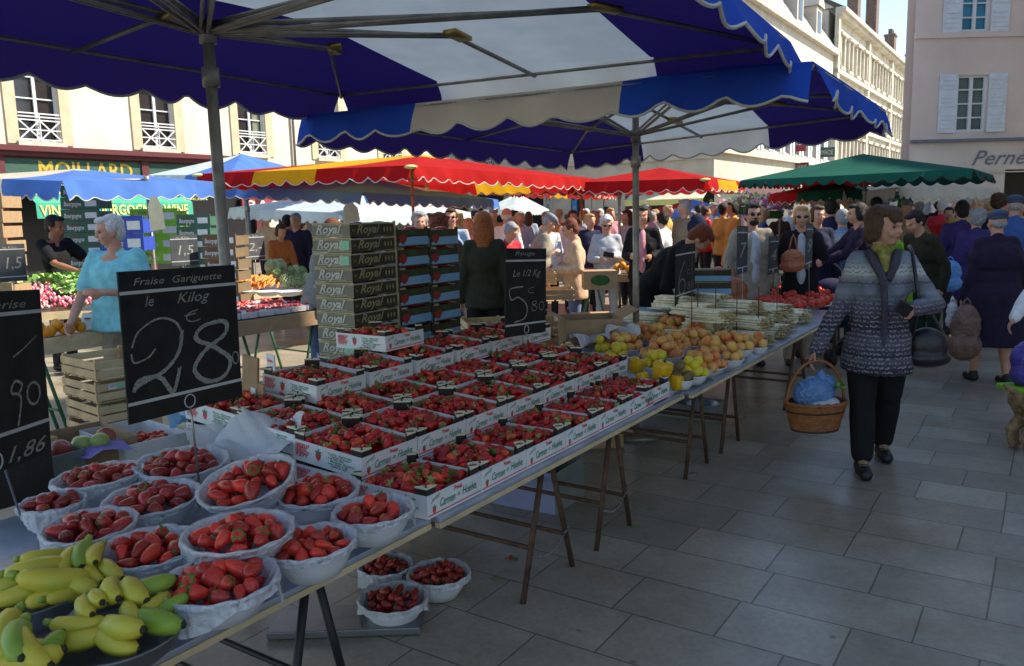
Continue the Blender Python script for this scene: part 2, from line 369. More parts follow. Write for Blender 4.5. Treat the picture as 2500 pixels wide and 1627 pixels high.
mb = MB().use('burgundy'); f1.box(mb, 0, wins[2] - .2, 0, .45, 3.86, 4.02); f1.box(mb, 0, wins[2] - .2, 0, .30, 3.72, 3.86); f1.box(mb, 0, wins[2] - .2, 0, .1, 2.7, 3.72)
for a in np.arange(.5, wins[2], 4.6): f1.box(mb, a, a + .25, .1, .2, 0, 3.72)
mb.use('sign_green'); f1.box(mb, .8, wins[2] - .6, .1, .14, 3.0, 3.66)
mb.use('gold'); a0, _ = f1.hit(84, 400); a1, _ = f1.hit(316, 400); f1.text(mb, 'MOILLARD', a0, 3.12, .50, a1 - a0, d=.15, bold=.02)
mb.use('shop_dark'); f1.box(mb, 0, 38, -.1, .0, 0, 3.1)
mb.use('stone_pale'); f1.box(mb, wins[2], 38, 0, .1, 2.7, 3.3)
for a in np.arange(wins[2] + .2, 38, 3.4): f1.box(mb, a, a + .7, 0, .12, 0, 2.7)
mb.build('shopfront', bl)
mb = MB().use('awning_green'); a0, z0 = f1.hit(30, 470); a1, _ = f1.hit(412, 470)
q = [f1.F(a0, .15, 3.0), f1.F(a1, .15, 3.0), f1.F(a1, 1.3, 2.3), f1.F(a0, 1.3, 2.3)]; mb.quad(*q)
mb.quad(f1.F(a0, 1.3, 2.3), f1.F(a1, 1.3, 2.3), f1.F(a1, 1.31, 1.85), f1.F(a0, 1.31, 1.85))
mb.use('awning_gold'); f1.text(mb, 'VIN  DE  BOURGOGNE   WINE', a0 + .1, 1.93, .32, (a1 - a0) - .3, d=1.33, bold=.03)
qx = (q[1] - q[0]).normalized(); qy = (q[0] - q[3]).normalized()
mb.text('Domaine', q[3] + qx * .6 + qy * .45, qx, qy, .34, 2.0, off=.01, shear=.35); mb.text('Millesime', q[3] + qx * 4.6 + qy * .45, qx, qy, .34, 2.3, off=.01, shear=.35); mb.text('MACON', q[3] + qx * 5 + qy * .14, qx, qy, .15, .9, off=.01)
mb.build('awning', bl)
mb = MB().use('wine_red'); f1.box(mb, *[f1.hit(x, 500)[0] for x in (408, 440)], .1, .2, 2.2, 3.1); f1.box(mb, f1.hit(585, 520)[0], f1.hit(600, 520)[0] + 9, .1, .2, 1.95, 2.55)
mb.use('chalk_white'); f1.text(mb, 'BAC  P    SOUVENIRS', f1.hit(592, 520)[0], 2.02, .4, 8.6, d=.22, bold=.02); mb.build('sign_board', bl)

# -- far end of the square
f2 = Facade(UV(40, VB), UV(40.5, -14.5), -UU)
b2 = empty('corner_building', (0, 0, 0), 0, 'pale stone corner building with cream shop awning behind the crowd', 'building')
hs = [(a, a + 1.2, 5.2, 7.4) for a in np.arange(1.0, 11, 2.6)] + [(a, a + 1.2, 9, 11) for a in np.arange(1.0, 11, 2.6)]
mb = MB().use('render_cream'); f2.wall(mb, 4.4, 13, hs)
body(mb, [UV(40.3, VB + .1), UV(60, VB + .1), UV(60, -14.8), UV(40.75, -14.8)], 0, 12.9)
mb.use('stone_pale'); f2.box(mb, 0, f2.L, 0, .22, 4.15, 4.4); f2.box(mb, 0, f2.L, 0, .1, 3.2, 4.15)
def seg(x0, x1): return f2.hit(x0, 500)[0], f2.hit(x1, 500)[0]
for x0, x1 in ((1352, 1396), (1430, 1446), (1448, 1475), (1478, 1528)): a, b = seg(x0, x1); f2.box(mb, a, b, 0, .12, 0, 3.2)
for x0, x1 in ((1352, 1396), (1448, 1475)):
    a, b = seg(x0, x1)
    mb.use('stone_yellow')
    for z in np.arange(.45, 3.2, .45): f2.box(mb, a, b, .12, .125, z, z + .02)
mb.use('grey_metal'); a, b = seg(1222, 1237); f2.box(mb, a, b, 0, .2, 0, 3.2)
mb.use('shop_dark')
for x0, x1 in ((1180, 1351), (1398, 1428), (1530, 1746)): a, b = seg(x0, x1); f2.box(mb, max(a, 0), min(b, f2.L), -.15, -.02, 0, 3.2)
mb.build('wall', b2)
for h in hs: f2.window(b2, *h, shut=.5, simple=True)
mb = MB().use('stone_pale'); a, b = seg(1329, 1351); f2.box(mb, a, b, .0, .1, 0, 3.2); mb.use('ink_grey')
xd = f2.x if f2.x.cross(Vector((0, 0, 1))).dot(f2.n) > 0 else -f2.x
for k, ch in enumerate('CHANGE'): mb.text(ch, f2.F((a + b) / 2, .12, 2.75 - k * .48), xd, (0, 0, 1), .34, center=True, off=0)
mb.build('vertical_sign', b2)
mb = MB().use('sign_blue'); a, b = seg(1398, 1410); f2.box(mb, a, b, 0, .08, 1.3, 2.3); mb.use('chalk_white'); mb.text('10', f2.F((a + b) / 2, .09, 1.6), xd, (0, 0, 1), .4, .2, center=True, off=0); mb.build('blue_sign', b2)
mb = MB().use('awning_cream'); a, b = seg(1570, 1745); q = [f2.F(a, .05, 3.1), f2.F(b, .05, 3.1), f2.F(b + .1, 2.2, 2.15), f2.F(a - .1, 2.2, 2.15)]; mb.quad(*q)
mb.use('awning_gold'); mb.quad(q[3], q[2], q[2] - Vector((0, 0, .28)), q[3] - Vector((0, 0, .28)))
for k in range(1, 40):
    t = k / 40; mb.use('stone_pale'); mb.bar(q[0].lerp(q[1], t) + Vector((0, 0, .01)), q[3].lerp(q[2], t) + Vector((0, 0, .01)), .03, .005)
mb.build('awning', b2)

# -- street side, low house with shutters then the tall terrace
f3 = Facade(UV(40.5, -14.5), UV(66, -14.5), VV)
b3 = empty('shutter_house', (0, 0, 0), 0, 'house with pale blue shutters, grey mansard roof and two dormers at the street mouth', 'building')
hs = [(a, a + 1.1, 5.0, 6.9) for a in np.arange(1.2, 24.5, 2.3)] + [(a, a + 1.1, 8.3, 10.6) for a in np.arange(1.2, 24.5, 2.3)]
mb = MB().use('stone_pale'); f3.wall(mb, 3.0, 13.1, hs); f3.box(mb, 0, 25.5, 0, .3, 4.45, 4.7); f3.box(mb, 0, 25.5, 0, .4, 12.7, 13.1)
body(mb, [UV(40.52, -14.75), UV(65.98, -14.75), UV(65.98, -26), UV(40.52, -26)], 0, 13)
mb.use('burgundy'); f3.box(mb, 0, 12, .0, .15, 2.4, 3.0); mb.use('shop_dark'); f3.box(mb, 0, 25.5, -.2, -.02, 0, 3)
mb.build('wall', b3)
for h in hs: f3.window(b3, *h, shut=.5, rows=3)
mb = MB().use('slate_roof'); q0 = [f3.F(0, .2, 13.1), f3.F(25.5, .2, 13.1), f3.F(25.5, -2.2, 17.2), f3.F(0, -2.2, 17.2)]; mb.quad(*q0)
mb.quad(q0[3], q0[2], f3.F(25.5, -8, 18.5), f3.F(0, -8, 18.5)); mb.quad(f3.F(0, .2, 13.1), f3.F(0, -2.2, 17.2), f3.F(0, -8, 18.5), f3.F(0, -12, 13.1)); mb.build('roof', b3)
for a in (14.5, 19.5):
    mb = MB().use('stone_pale'); f3.box(mb, a, a + 1.5, -1.6, .1, 13.3, 15.2); mb.use('pane_dark'); f3.box(mb, a + .3, a + 1.2, .1, .13, 13.5, 14.9)
    mb.use('stone_street'); mb.add([f3.F(a - .15, .25, 15.2), f3.F(a + 1.65, .25, 15.2), f3.F(a + .75, .25, 16.5), f3.F(a - .15, -1.6, 15.2), f3.F(a + 1.65, -1.6, 15.2), f3.F(a + .75, -1.6, 16.5)], [(0, 1, 2), (0, 2, 5, 3), (1, 4, 5, 2)]); mb.build('dormer', b3)
def sign(fc, x0, x1, y0, y1, m, txt=None):
    u_ = f3.hit((x0 + x1) / 2, (y0 + y1) / 2)[0]; mb = MB().use(m); d0 = 0
    c = D((x0 + x1) / 2, (y0 + y1) / 2, (f3.F(u_, .3, 3)).y); hw = (x1 - x0) / 2 * c.y / FPX; hh = (y1 - y0) / 2 * c.y / FPX
    n = Vector((-.25, -1, 0)).normalized(); x = Vector((1, -.25, 0)).normalized()
    mb.add([c + x * i * hw + n * j * .05 + Vector((0, 0, k * hh)) for i in (-1, 1) for j in (-1, 1) for k in (-1, 1)], [(0, 1, 3, 2), (4, 6, 7, 5), (0, 4, 5, 1), (2, 3, 7, 6), (0, 2, 6, 4), (1, 5, 7, 3)])
    mb.use('grey_metal'); mb.bar(c - Vector((0, 0, 0)) - n * .02, f3.F(u_, 0, c.z), .05, .05)
    if txt: mb.use('chalk_white'); mb.text(txt, c + n * .06 - x * hw * .85 - Vector((0, 0, hh * .5)), x, (0, 0, 1), hh, hw * 1.7, off=.002)
    return mb
sign(f3, 1926, 1966, 355, 370, 'wine_red').build('projecting_sign', b3)
sign(f3, 1978, 2036, 361, 384, 'sign_green', 'PHARMACIE').build('projecting_sign', b3)
sign(f3, 2016, 2058, 392, 404, 'sign_green', 'OPTIQUE').build('projecting_sign', b3)
mb = sign(f3, 1915, 1972, 398, 420, 'burgundy', 'BRASSERIE'); mb.build('projecting_sign', b3)
f4 = Facade(UV(66, -14.5), UV(140, -14.5), VV)
b4 = empty('street_terrace', (0, 0, 0), 0, 'tall sunlit stone terrace with heavy cornice and dark chimney stacks along the street', 'building')
hs = [(a, a + 1.1, z, z + 2.1) for a in np.arange(1.5, 72, 3.0) for z in (4.8, 8.4, 12.2)]
mb = MB().use('stone_street'); f4.wall(mb, 0, 16.2, hs, depth=.45)
for z, d in ((4.0, .3), (7.7, .3), (11.5, .35), (15.6, .5), (15.9, .75)): f4.box(mb, 0, 74, 0, d, z, z + .3)
for h in hs:
    f4.box(mb, h[0] - .25, h[0] - .03, 0, .22, h[2], h[3] + .1); f4.box(mb, h[1] + .03, h[1] + .25, 0, .22, h[2], h[3] + .1); f4.box(mb, h[0] - .35, h[1] + .35, 0, .35, h[3] + .12, h[3] + .34)
    f4.box(mb, h[0] - .25, h[1] + .25, 0, .3, h[2] - .28, h[2] - .05)
for a in np.arange(0, 75, 12): f4.box(mb, a, a + .6, 0, .3, 0, 15.6)
body(mb, [UV(66.05, -15), UV(140, -15), UV(140, -26), UV(66.05, -26)], 0, 16.1)
mb.use('stone_pale'); mb.add([UV(66, -14.6, 16.2), UV(66, -20, 19.8), UV(66, -26, 16.2)], [(0, 1, 2)]); mb.build('wall', b4)
for h in hs: f4.window(b4, *h, simple=True, depth=.45)
mb = MB().use('slate_roof'); mb.quad(f4.F(0, .6, 16.2), f4.F(74, .6, 16.2), f4.F(74, -5.5, 19.8), f4.F(0, -5.5, 19.8)); mb.build('roof', b4)
for a, zt, w_, dd in ((20.2, 22.2, 1.4, -2.4), (24, 22.4, 1.5, -1.4), (35, 20.0, 1.5, -1.4), (50, 20.0, 1.6, -1.4), (6, 20.5, 1.6, -4.5)):
    mb = MB().use('brick_chimney'); f4.box(mb, a, a + w_, dd - 1, dd, 15.5, zt); f4.box(mb, a - .1, a + w_ + .1, dd - 1.1, dd + .1, zt, zt + .2)
    for k in range(3): f4.box(mb, a + .3 + k * .6, a + .6 + k * .6, dd - .7, dd - .3, zt + .2, zt + .8)
    mb.build('chimney', b4)

# -- pink building on the right
f5 = Facade((10.72, 22, 0), (26, 22, 0), (0, -1, 0))
b5 = empty('pink_building', (0, 0, 0), 0, 'shaded pink rendered building with grey louvred shutters and a script shop name', 'building')
def rect(x0, x1, y0, y1):
    a0, z1 = f5.hit(x0, (y0 + y1) / 2); a1, _ = f5.hit(x1, (y0 + y1) / 2); return a0, a1, f5.hit((x0 + x1) / 2, y1)[1], f5.hit((x0 + x1) / 2, y0)[1]
h1 = rect(2336, 2408, 184, 321); h2 = rect(2350, 2418, -64, 76); dx = 3.0
hs = [h1, h2] + [(h[0] + k * dx, h[1] + k * dx, h[2], h[3]) for h in (h1, h2) for k in (1, 2, 3)]
zb = f5.hit(2350, 340)[1]; zc = f5.hit(2350, 88)[1]; zl = f5.hit(2400, 420)[1]
mb = MB().use('render_pink'); f5.wall(mb, zb, 13, hs, .15); f5.box(mb, 0, 15.3, 0, .06, zc - .05, zc + .08)
mb.use('ink_grey'); f5.box(mb, 0, 15.3, 0, .14, zb - .08, zb)
mb.use('render_pink_low'); f5.wall(mb, 0, zb - .08, [(2.6, 9, 0, 2.5)], .4); mb.use('stone_pale'); f5.box(mb, 0, 15, 0, .04, zl - .03, zl)
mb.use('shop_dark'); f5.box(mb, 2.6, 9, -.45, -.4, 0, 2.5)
mb.use('render_pink'); kk = Vector((10.72, 22.0, 0)); mb.quad(kk, kk + UU * 24, kk + UU * 24 + Vector((0, 0, 13)), kk + Vector((0, 0, 13))); body(mb, [kk + Vector((.02, .5, 0)), Vector((26, 22.5, 0)), Vector((26, 22.5, 0)) + UU * 20, kk + UU * 23.9 + Vector((.02, 0, 0))], 0, 12.9); mb.build('wall', b5)
for i, h in enumerate(hs): f5.window(b5, *h, rows=4, shut=.5, depth=.15, pane='pane_blue_reflection' if h[2] > 6 else 'pane_teal')
mb = MB().use('ink_grey'); a0 = f5.hit(2368, 400)[0]; z0 = f5.hit(2440, 402)[1]; mb_ = mb
f5.text(mb, 'Pernès', a0, z0, .40, 1.75, d=.02, shear=.45, bold=.005); mb.build('sign_lettering', b5)

# -- unseen tall house added right of the square, beyond the frame, to shade the stall
f6 = Facade((13.6, -14, 0), (13.6, 9.6, 0), (-1, 0, 0))
b6 = empty('shading_house', (0, 0, 0), 0, 'unseen tall grey rendered house added to shade the stall from the right', 'building')
hs = [(a, a + 1.1, z, z + 2) for a in np.arange(1.5, 22, 3) for z in (4.6, 8.0, 11.4)]
mb = MB().use('render_pink_low'); f6.wall(mb, 0, 17.5, hs); body(mb, [Vector((13.85, -14, 0)), Vector((13.85, 9.6, 0)), Vector((22, 9.6, 0)), Vector((22, -14, 0))], 0, 17.4); mb.build('wall', b6)
for h in hs: f6.window(b6, *h, simple=True)
f7 = Facade((13.7, 9.62, 0), (13.7, 19.6, 0), (-1, 0, 0)); b7 = empty('low_shading_house', (0, 0, 0), 0, 'unseen lower cream rendered house added to keep the aisle in shade', 'building')  # unseen lower block, added so its shadow covers the right of the aisle
hs = [(a, a + 1.1, z, z + 2) for a in (1.2, 4.2, 7.2) for z in (4.2, 7.4)]
mb = MB().use('render_cream'); f7.wall(mb, 0, 10.4, hs); body(mb, [Vector((13.95, 9.63, 0)), Vector((13.95, 19.6, 0)), Vector((22, 19.6, 0)), Vector((22, 9.63, 0))], 0, 10.3); mb.build('wall', b7)
for h in hs: f7.window(b7, *h, simple=True)

# ---------------------------------------------------------------- market umbrellas
def fab(name, col, tr=.45): return mat(name, col, .85, .1, 3, trans=tr, bump=.6, bscale=5, spec=.1)
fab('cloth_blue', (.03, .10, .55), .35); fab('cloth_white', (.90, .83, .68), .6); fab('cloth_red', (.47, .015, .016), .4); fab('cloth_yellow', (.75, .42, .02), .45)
fab('cloth_green', (.01, .10, .07), .25); fab('cloth_lightblue', (.10, .22, .60), .35); fab('cloth_pale', (.60, .70, .72), .4); fab('trim_white', (.62, .62, .55), .2); fab('trim_blue', (.10, .30, .50), .2); fab('trim_dark', (.05, .05, .05), .1)
def shade_underside(m, inner):    # underside shade put into the cloth colour: darker on the inner face
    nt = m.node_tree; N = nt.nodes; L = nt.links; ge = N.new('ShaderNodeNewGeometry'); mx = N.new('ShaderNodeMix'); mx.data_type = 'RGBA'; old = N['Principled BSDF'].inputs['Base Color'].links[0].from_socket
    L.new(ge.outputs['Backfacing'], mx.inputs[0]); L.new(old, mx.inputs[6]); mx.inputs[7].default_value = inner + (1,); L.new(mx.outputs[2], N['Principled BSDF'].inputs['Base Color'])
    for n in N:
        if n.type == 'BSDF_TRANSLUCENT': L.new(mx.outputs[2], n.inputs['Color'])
shade_underside(_M['cloth_blue'], (.044, .024, .16))
def umbrella(label, c, rise, cols, pole=None, drop=.2, amp=.035, wl=.22, trim='trim_white', ribs=8, group='market umbrellas over the stalls', n=16, pole_r=.022, hub=None, flare=.06, sag=.03, cap=False, drops=None, zfoot=0, brackets=False):
    """c: four eave corners (s,t) = 00,10,11,01; cols: function (s,t)->cloth"""
    c = [Vector(p) for p in c]
    def E(s, t): return c[0] * (1 - s) * (1 - t) + c[1] * s * (1 - t) + c[2] * s * t + c[3] * (1 - s) * t
    def S(s, t):
        m = 1 - max(abs(2 * s - 1), abs(2 * t - 1)); p = E(s, t)
        a = math.atan2(2 * t - 1, 2 * s - 1); w_ = abs(math.sin(2 * a)) if m < .98 else 0
        return p + Vector((0, 0, rise * m - sag * math.sin(PI * min(1, m)) * (1 - w_ * .8)))
    root = empty('market_umbrella', (0, 0, 0), 0, label, 'umbrella', group)
    mb = MB(); mb.smooth = True
    brk = sorted(set([i / n for i in range(n + 1)] + list(getattr(cols, 'brk', []))))
    V = {}
    for s in brk:
        for t in brk: V[(s, t)] = len(mb.v); mb.v.append(tuple(S(s, t)))
    for i in range(len(brk) - 1):
        for j in range(len(brk) - 1):
            s0, s1, t0, t1 = brk[i], brk[i + 1], brk[j], brk[j + 1]; mb.use(cols((s0 + s1) / 2, (t0 + t1) / 2))
            a, b, c_, d = V[(s0, t0)], V[(s1, t0)], V[(s1, t1)], V[(s0, t1)]
            if (s0 + s1 - 1) * (t0 + t1 - 1) > 0: fs = [(a, b, c_), (a, c_, d)]
            else: fs = [(a, b, d), (b, c_, d)]
            for f in fs: mb.f.append(f); mb.m.append(mb.cur); mb.sm.append(False)
    mb.build('canopy', root)
    cen = E(.5, .5); vb = MB(); vb.smooth = True; tb = MB().use(trim)
    for k, (p, q) in enumerate((((0, 0), (1, 0)), ((1, 0), (1, 1)), ((1, 1), (0, 1)), ((0, 1), (0, 0)))):
        A_, B_ = E(*p), E(*q); L = (B_ - A_).length; nn = max(8, int(L / .035)); W = max(1, round(L / wl)); line = []
        out = ((A_ + B_) / 2 - cen); out.z = 0; out.normalize(); prev = None
        for i in range(nn + 1):
            t = i / nn; e = A_.lerp(B_, t); s_, t_ = p[0] + (q[0] - p[0]) * t, p[1] + (q[1] - p[1]) * t
            h = (drops[k] if drops else drop) - amp * (1 - abs(math.cos(PI * W * t + .5 * math.sin(t * 5 + k)))) * (1.6 + .5 * math.sin(t * 17 + k)); wob = .018 * math.sin(t * W * PI * 1.0 + k) + .02 * math.sin(t * 9.1 + k * 2)
            bt = e + out * (flare + wob) - Vector((0, 0, h)); md = e + out * (flare * .6 + wob * .4) - Vector((0, 0, h * .5))
            cur = (len(vb.v), len(vb.v) + 1, len(vb.v) + 2); vb.v += [tuple(e), tuple(md), tuple(bt)]; line.append(bt)
            if prev:
                tm = t - .5 / nn; vb.use(cols(p[0] + (q[0] - p[0]) * tm, p[1] + (q[1] - p[1]) * tm))
                for z in (0, 1): vb.f.append((prev[z + 1], cur[z + 1], cur[z], prev[z])); vb.m.append(vb.cur); vb.sm.append(True)
            prev = cur
        tb.tube(line, .007, 5)
    va = vb.build('valance', root); tb.build('trim', va)
    apex = S(.5, .5) - Vector((0, 0, .02)); foot = Vector((pole[0], pole[1], zfoot)) if pole is not None else Vector((cen.x, cen.y, zfoot))
    bs = min(((S(i / 30, j / 30) - foot).to_2d().length, i, j) for i in range(31) for j in range(31))
    if bs[0] > .2: foot = Vector((cen.x, cen.y, zfoot)); bs = (0, 15, 15)
    top = Vector((foot.x, foot.y, S(bs[1] / 30, bs[2] / 30).z - .03))
    pb = MB().use('pole_steel'); pb.smooth = True; pb.tube([foot, top], pole_r, 14)
    hz = hub if hub else cen.z - .05
    for z in (hz, hz - .18): pb.tube([Vector((foot.x, foot.y, z - .04)), Vector((foot.x, foot.y, z + .04))], pole_r * 1.5, 12)
    if zfoot == 0: pb.tube([foot + Vector((0, 0, .0)), foot + Vector((0, 0, .03))], .2, 16)
    pb.build('pole', root)
    H_ = Vector((foot.x, foot.y, hz))
    ends = [(0, 0), (1, 0), (1, 1), (0, 1)] + ([(.5, 0), (1, .5), (.5, 1), (0, .5)] if ribs == 8 else [])
    for s, t in ends:
        rb = MB().use('pole_steel'); rb.smooth = True; dz = Vector((0, 0, -.03)); e = S(s, t) + dz
        mid = S(.5 + (s - .5) * .55, .5 + (t - .5) * .55) + dz * 1.6
        rb.tube([top, mid, e], .011, 6); rb.tube([H_, mid], .010, 6)
        if brackets:
            side = (e - top).cross(Vector((0, 0, 1))).normalized() * .05
            rb.tube([H_ + side * .6, mid + side], .008, 6)
            rb.use('brass'); rb.bar(mid - (e - mid).normalized() * .07 + side * .5, mid + (e - mid).normalized() * .07 + side * .5, .07, .02); rb.use('pole_steel')
        rb.build('rib', root)
    fb = MB().use('pole_steel')
    cc = [E(*x) for x in ((0, 0), (1, 0), (1, 1), (0, 1))]
    if brackets:
        for k in range(4): fb.tube([cc[k] - Vector((0, 0, .02)), cc[(k + 1) % 4] - Vector((0, 0, .02))], .009, 6)
        fb.build('eave_rail', root)
    if cap:
        for q in cc: kb = MB().use(cap); kb.ell(q + Vector((0, 0, -.02)), (.085, .085, .028), 12, 6); kb.build('corner_cap', root)
    return root
def stripes(*st):     # (end, cloth) along s
    def f(s, t):
        for e, m_ in st:
            if s <= e: return m_
        return st[-1][1]
    f.brk = [e for e, _ in st if 0 < e < 1]; return f
z1 = 2.45
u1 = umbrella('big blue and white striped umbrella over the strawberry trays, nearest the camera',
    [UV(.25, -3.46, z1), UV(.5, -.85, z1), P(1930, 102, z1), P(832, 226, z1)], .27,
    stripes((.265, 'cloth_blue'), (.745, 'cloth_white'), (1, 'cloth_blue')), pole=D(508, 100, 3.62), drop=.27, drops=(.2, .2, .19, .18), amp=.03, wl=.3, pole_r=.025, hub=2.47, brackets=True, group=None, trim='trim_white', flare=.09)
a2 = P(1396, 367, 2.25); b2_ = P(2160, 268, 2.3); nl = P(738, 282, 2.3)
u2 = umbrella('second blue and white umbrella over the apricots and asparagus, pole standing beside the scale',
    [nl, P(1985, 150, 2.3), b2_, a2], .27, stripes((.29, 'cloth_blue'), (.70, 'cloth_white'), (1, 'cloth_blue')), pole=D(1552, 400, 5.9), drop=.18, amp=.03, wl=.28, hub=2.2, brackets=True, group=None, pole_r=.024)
def quad4(a, b, c): a, b, c = Vector(a), Vector(b), Vector(c); return [a, b, c, a + c - b]
def seq(s, t, cs): return cs
def redc(s, t):
    if t > .999 or s > .999: return 'cloth_red'
    return 'cloth_yellow' if (.28 < s < .55 and t < .5) or (.35 < t < .6 and s > .5) else 'cloth_red'
redc.brk = [.28, .55, .35, .6]
def redy(lo, hi):
    def f(s, t): return 'cloth_yellow' if lo < s < hi else 'cloth_red'
    f.brk = [lo, hi]; return f
umbrella('red and yellow striped umbrella in the sun above the cardboard box stacks', quad4(D(484, 425, 11.4), D(1003, 404, 10.2), D(1478, 440, 13.6)), .34, redy(.29, .58), pole=D(1008, 500, 12), wl=.24, cap='awning_gold', drop=.2)
umbrella('smaller red umbrella with yellow band half hidden behind the first red one', quad4(D(1174, 448, 15.5), D(1430, 452, 14.0), D(1500, 466, 17)), .15, redy(.3, .5), wl=.24, pole=D(1420, 500, 15.5))
umbrella('red umbrella with a yellow patch at its right corner, behind the second steel pole', quad4(D(1395, 446, 13.2), D(1722, 436, 12.4), D(1812, 444, 14.5)), .24, lambda s, t: 'cloth_yellow' if s > .97 and .3 < t < .8 else 'cloth_red', pole=D(1512, 500, 13), wl=.24, cap='awning_gold')
umbrella('bright blue umbrella with white scalloped trim over the radish stall at left', quad4(D(-150, 432, 10.2), D(152, 442, 8.9), D(520, 444, 10.6)), .13, stripes((.55, 'cloth_white'), (1, 'cloth_lightblue')), pole=D(363, 500, 9.9), wl=.26, drop=.22)
umbrella('blue umbrella with white underside seen past the first steel pole', quad4(D(500, 452, 12.5), D(886, 470, 11.6), D(1216, 488, 14.5)), .25, lambda s, t: 'cloth_white' if .35 < s < .8 and t > .6 else 'cloth_lightblue', pole=D(606, 520, 13), wl=.26, drop=.18)
umbrella('pale aqua umbrella low behind the blue ones', quad4(D(560, 508, 16.5), D(830, 520, 15), D(1190, 528, 19)), .5, lambda s, t: 'cloth_pale', pole=D(850, 520, 17), drop=.22)
umbrella('light blue umbrella peak rising behind the red one at left', quad4(D(360, 428, 15), D(560, 428, 14), D(800, 432, 17)), .42, lambda s, t: 'cloth_pale' if s < .5 else 'cloth_lightblue', drop=.15)
def grn(s, t): return 'cloth_red' if t > .55 and s < .45 else 'cloth_green'
umbrella('wide dark green umbrella on the right with a red back panel', quad4(D(1808, 441, 13), D(2375, 412, 8.8), D(2425, 428, 12)), .36, grn, pole=D(2110, 500, 11.6), wl=.3, trim='trim_dark', drop=.12)
umbrella('green umbrella with a red valance further down the aisle', quad4(D(1880, 474, 15.5), D(2060, 462, 13.6), D(2200, 468, 16.5)), .25, lambda s, t: 'cloth_red' if s < .4 else 'cloth_green', trim='trim_white')
umbrella('long off-white umbrella under the green one at the aisle end', quad4(D(1985, 480, 16), D(2190, 458, 13.8), D(2440, 460, 15)), .22, lambda s, t: 'cloth_white')
umbrella('white stall canopy at the far end of the aisle', quad4(D(2150, 512, 27), D(2330, 505, 24), D(2430, 506, 30)), .4, lambda s, t: 'cloth_white')
umbrella('small blue and red striped umbrella below the cream shop awning', quad4(D(1555, 520, 22), D(1700, 518, 20), D(1815, 516, 24)), .35, stripes((.5, 'cloth_red'), (1, 'cloth_lightblue')))
umbrella('pale green umbrella deep in the crowd beside the grey column', quad4(D(1180, 512, 29), D(1255, 512, 27), D(1340, 512, 32)), .6, lambda s, t: 'cloth_pale')
# ---------------------------------------------------------------- tables on trestles
ZT = .68
def T_(u, v, z=0): return Matrix.Translation(UV(u, v, z)) @ Matrix.Rotation(ROTZ, 4, 'Z')
def trestle(u, v0, v1, h, label, m='rust_iron', spread=.21, chain=True, rz=0, group='trestles under the market tables', org=None):
    root = empty('trestle', org if org else UV(u, v0), ROTZ + rz, label, 'trestle', group); W = v1 - v0
    for x in (0, W):
        for s in (-1, 1):
            mb = MB().use(m); mb.smooth = True; mb.tube([(x, s * spread, 0), (x, s * .02, h)], .0135, 8); mb.build('leg', root)
    mb = MB().use(m); mb.tube([(-.02, 0, h), (W + .02, 0, h)], .016, 8); mb.build('top_rail', root)
    for s in (-1, 1):
        mb = MB().use(m); z = h * .30 if s > 0 else h * .36; mb.tube([(0, s * spread * (1 - z / h), z), (W, s * spread * (1 - z / h), z)], .011, 8); mb.build('cross_bar', root)
    if chain:
        mb = MB().use('grey_metal'); z = h * .3
        for k in range(14):
            t = k / 13; p = Vector((W + .01, -spread * .7 + spread * 1.4 * t, z - .05 * math.sin(PI * t) + .03 * t)); q = p + Vector((0, spread * .09, .004))
            mb.tube([p, q], .004 if k % 2 else .006, 5)
        mb.build('chain', root)
    return root
def tabletop(u0, u1, v0, v1, z, label, m='zinc', th=.018, edge='pine_light', rz=0):
    root = empty('market_table', UV(u0, v0, z), ROTZ + rz, label, 'table'); W, L = v1 - v0, u1 - u0
    mb = MB().use(m); n = 24; mb.smooth = False
    mb.box((W / 2, L / 2, -th / 2), (W, L, th)); mb.build('tabletop', root, bevel=.004)
    mb = MB().use(edge); mb.box((W - .012, L / 2, -th - .011), (.026, L, .020)); mb.box((.012, L / 2, -th - .011), (.026, L, .020)); mb.build('edge_batten', root, bevel=.003)
    return root
tabletop(.45, 1.98, -2.95, -1.668, ZT, 'worn zinc covered table carrying the bowls of strawberries and bananas')
tabletop(1.995, 4.15, -3.1, -1.642, ZT, 'long table under the stepped strawberry trays')
tabletop(4.165, 5.7, -2.9, -1.60, ZT, 'table carrying the apricots and yellow fruit')
tabletop(5.715, 8.1, -2.9, -1.60, ZT, 'far table carrying the asparagus and tomatoes')
def foot(px, py): return uvof(P(px, py, 0))
for i, (a, b, l) in enumerate((((1277, 1474), (1384, 1379), 'rusty iron trestle nearest the camera behind the floor bowls'), ((1456, 1345), (1552, 1286), 'rusty iron trestle beside the grey box, second from the near end'),
        ((1673, 1171), (1720, 1130), 'rusty trestle below the yellow lemons and kiwis'), ((1760, 1108), (1795, 1075), 'rusty trestle below the front apricots'), ((1915, 1003), (1950, 960), 'rusty trestle at the asparagus end of the stall'))):
    (ua, va), (ub, vb) = foot(*a), foot(*b); trestle((ua + ub) / 2, va - 1.0, va, ZT - .06, l, spread=max(.12, (ub - ua) / 2), chain=i < 2)
trestle(1.55, -2.75, -1.78, ZT - .06, 'black iron trestle at the near corner of the stall', 'black', .16)
(ub_, vb_) = foot(2030, 880); trestle(ub_ + .3, vb_ - 1.0, vb_ - .02, ZT - .06, 'farthest rusty trestle beyond the asparagus', spread=.15, chain=False)

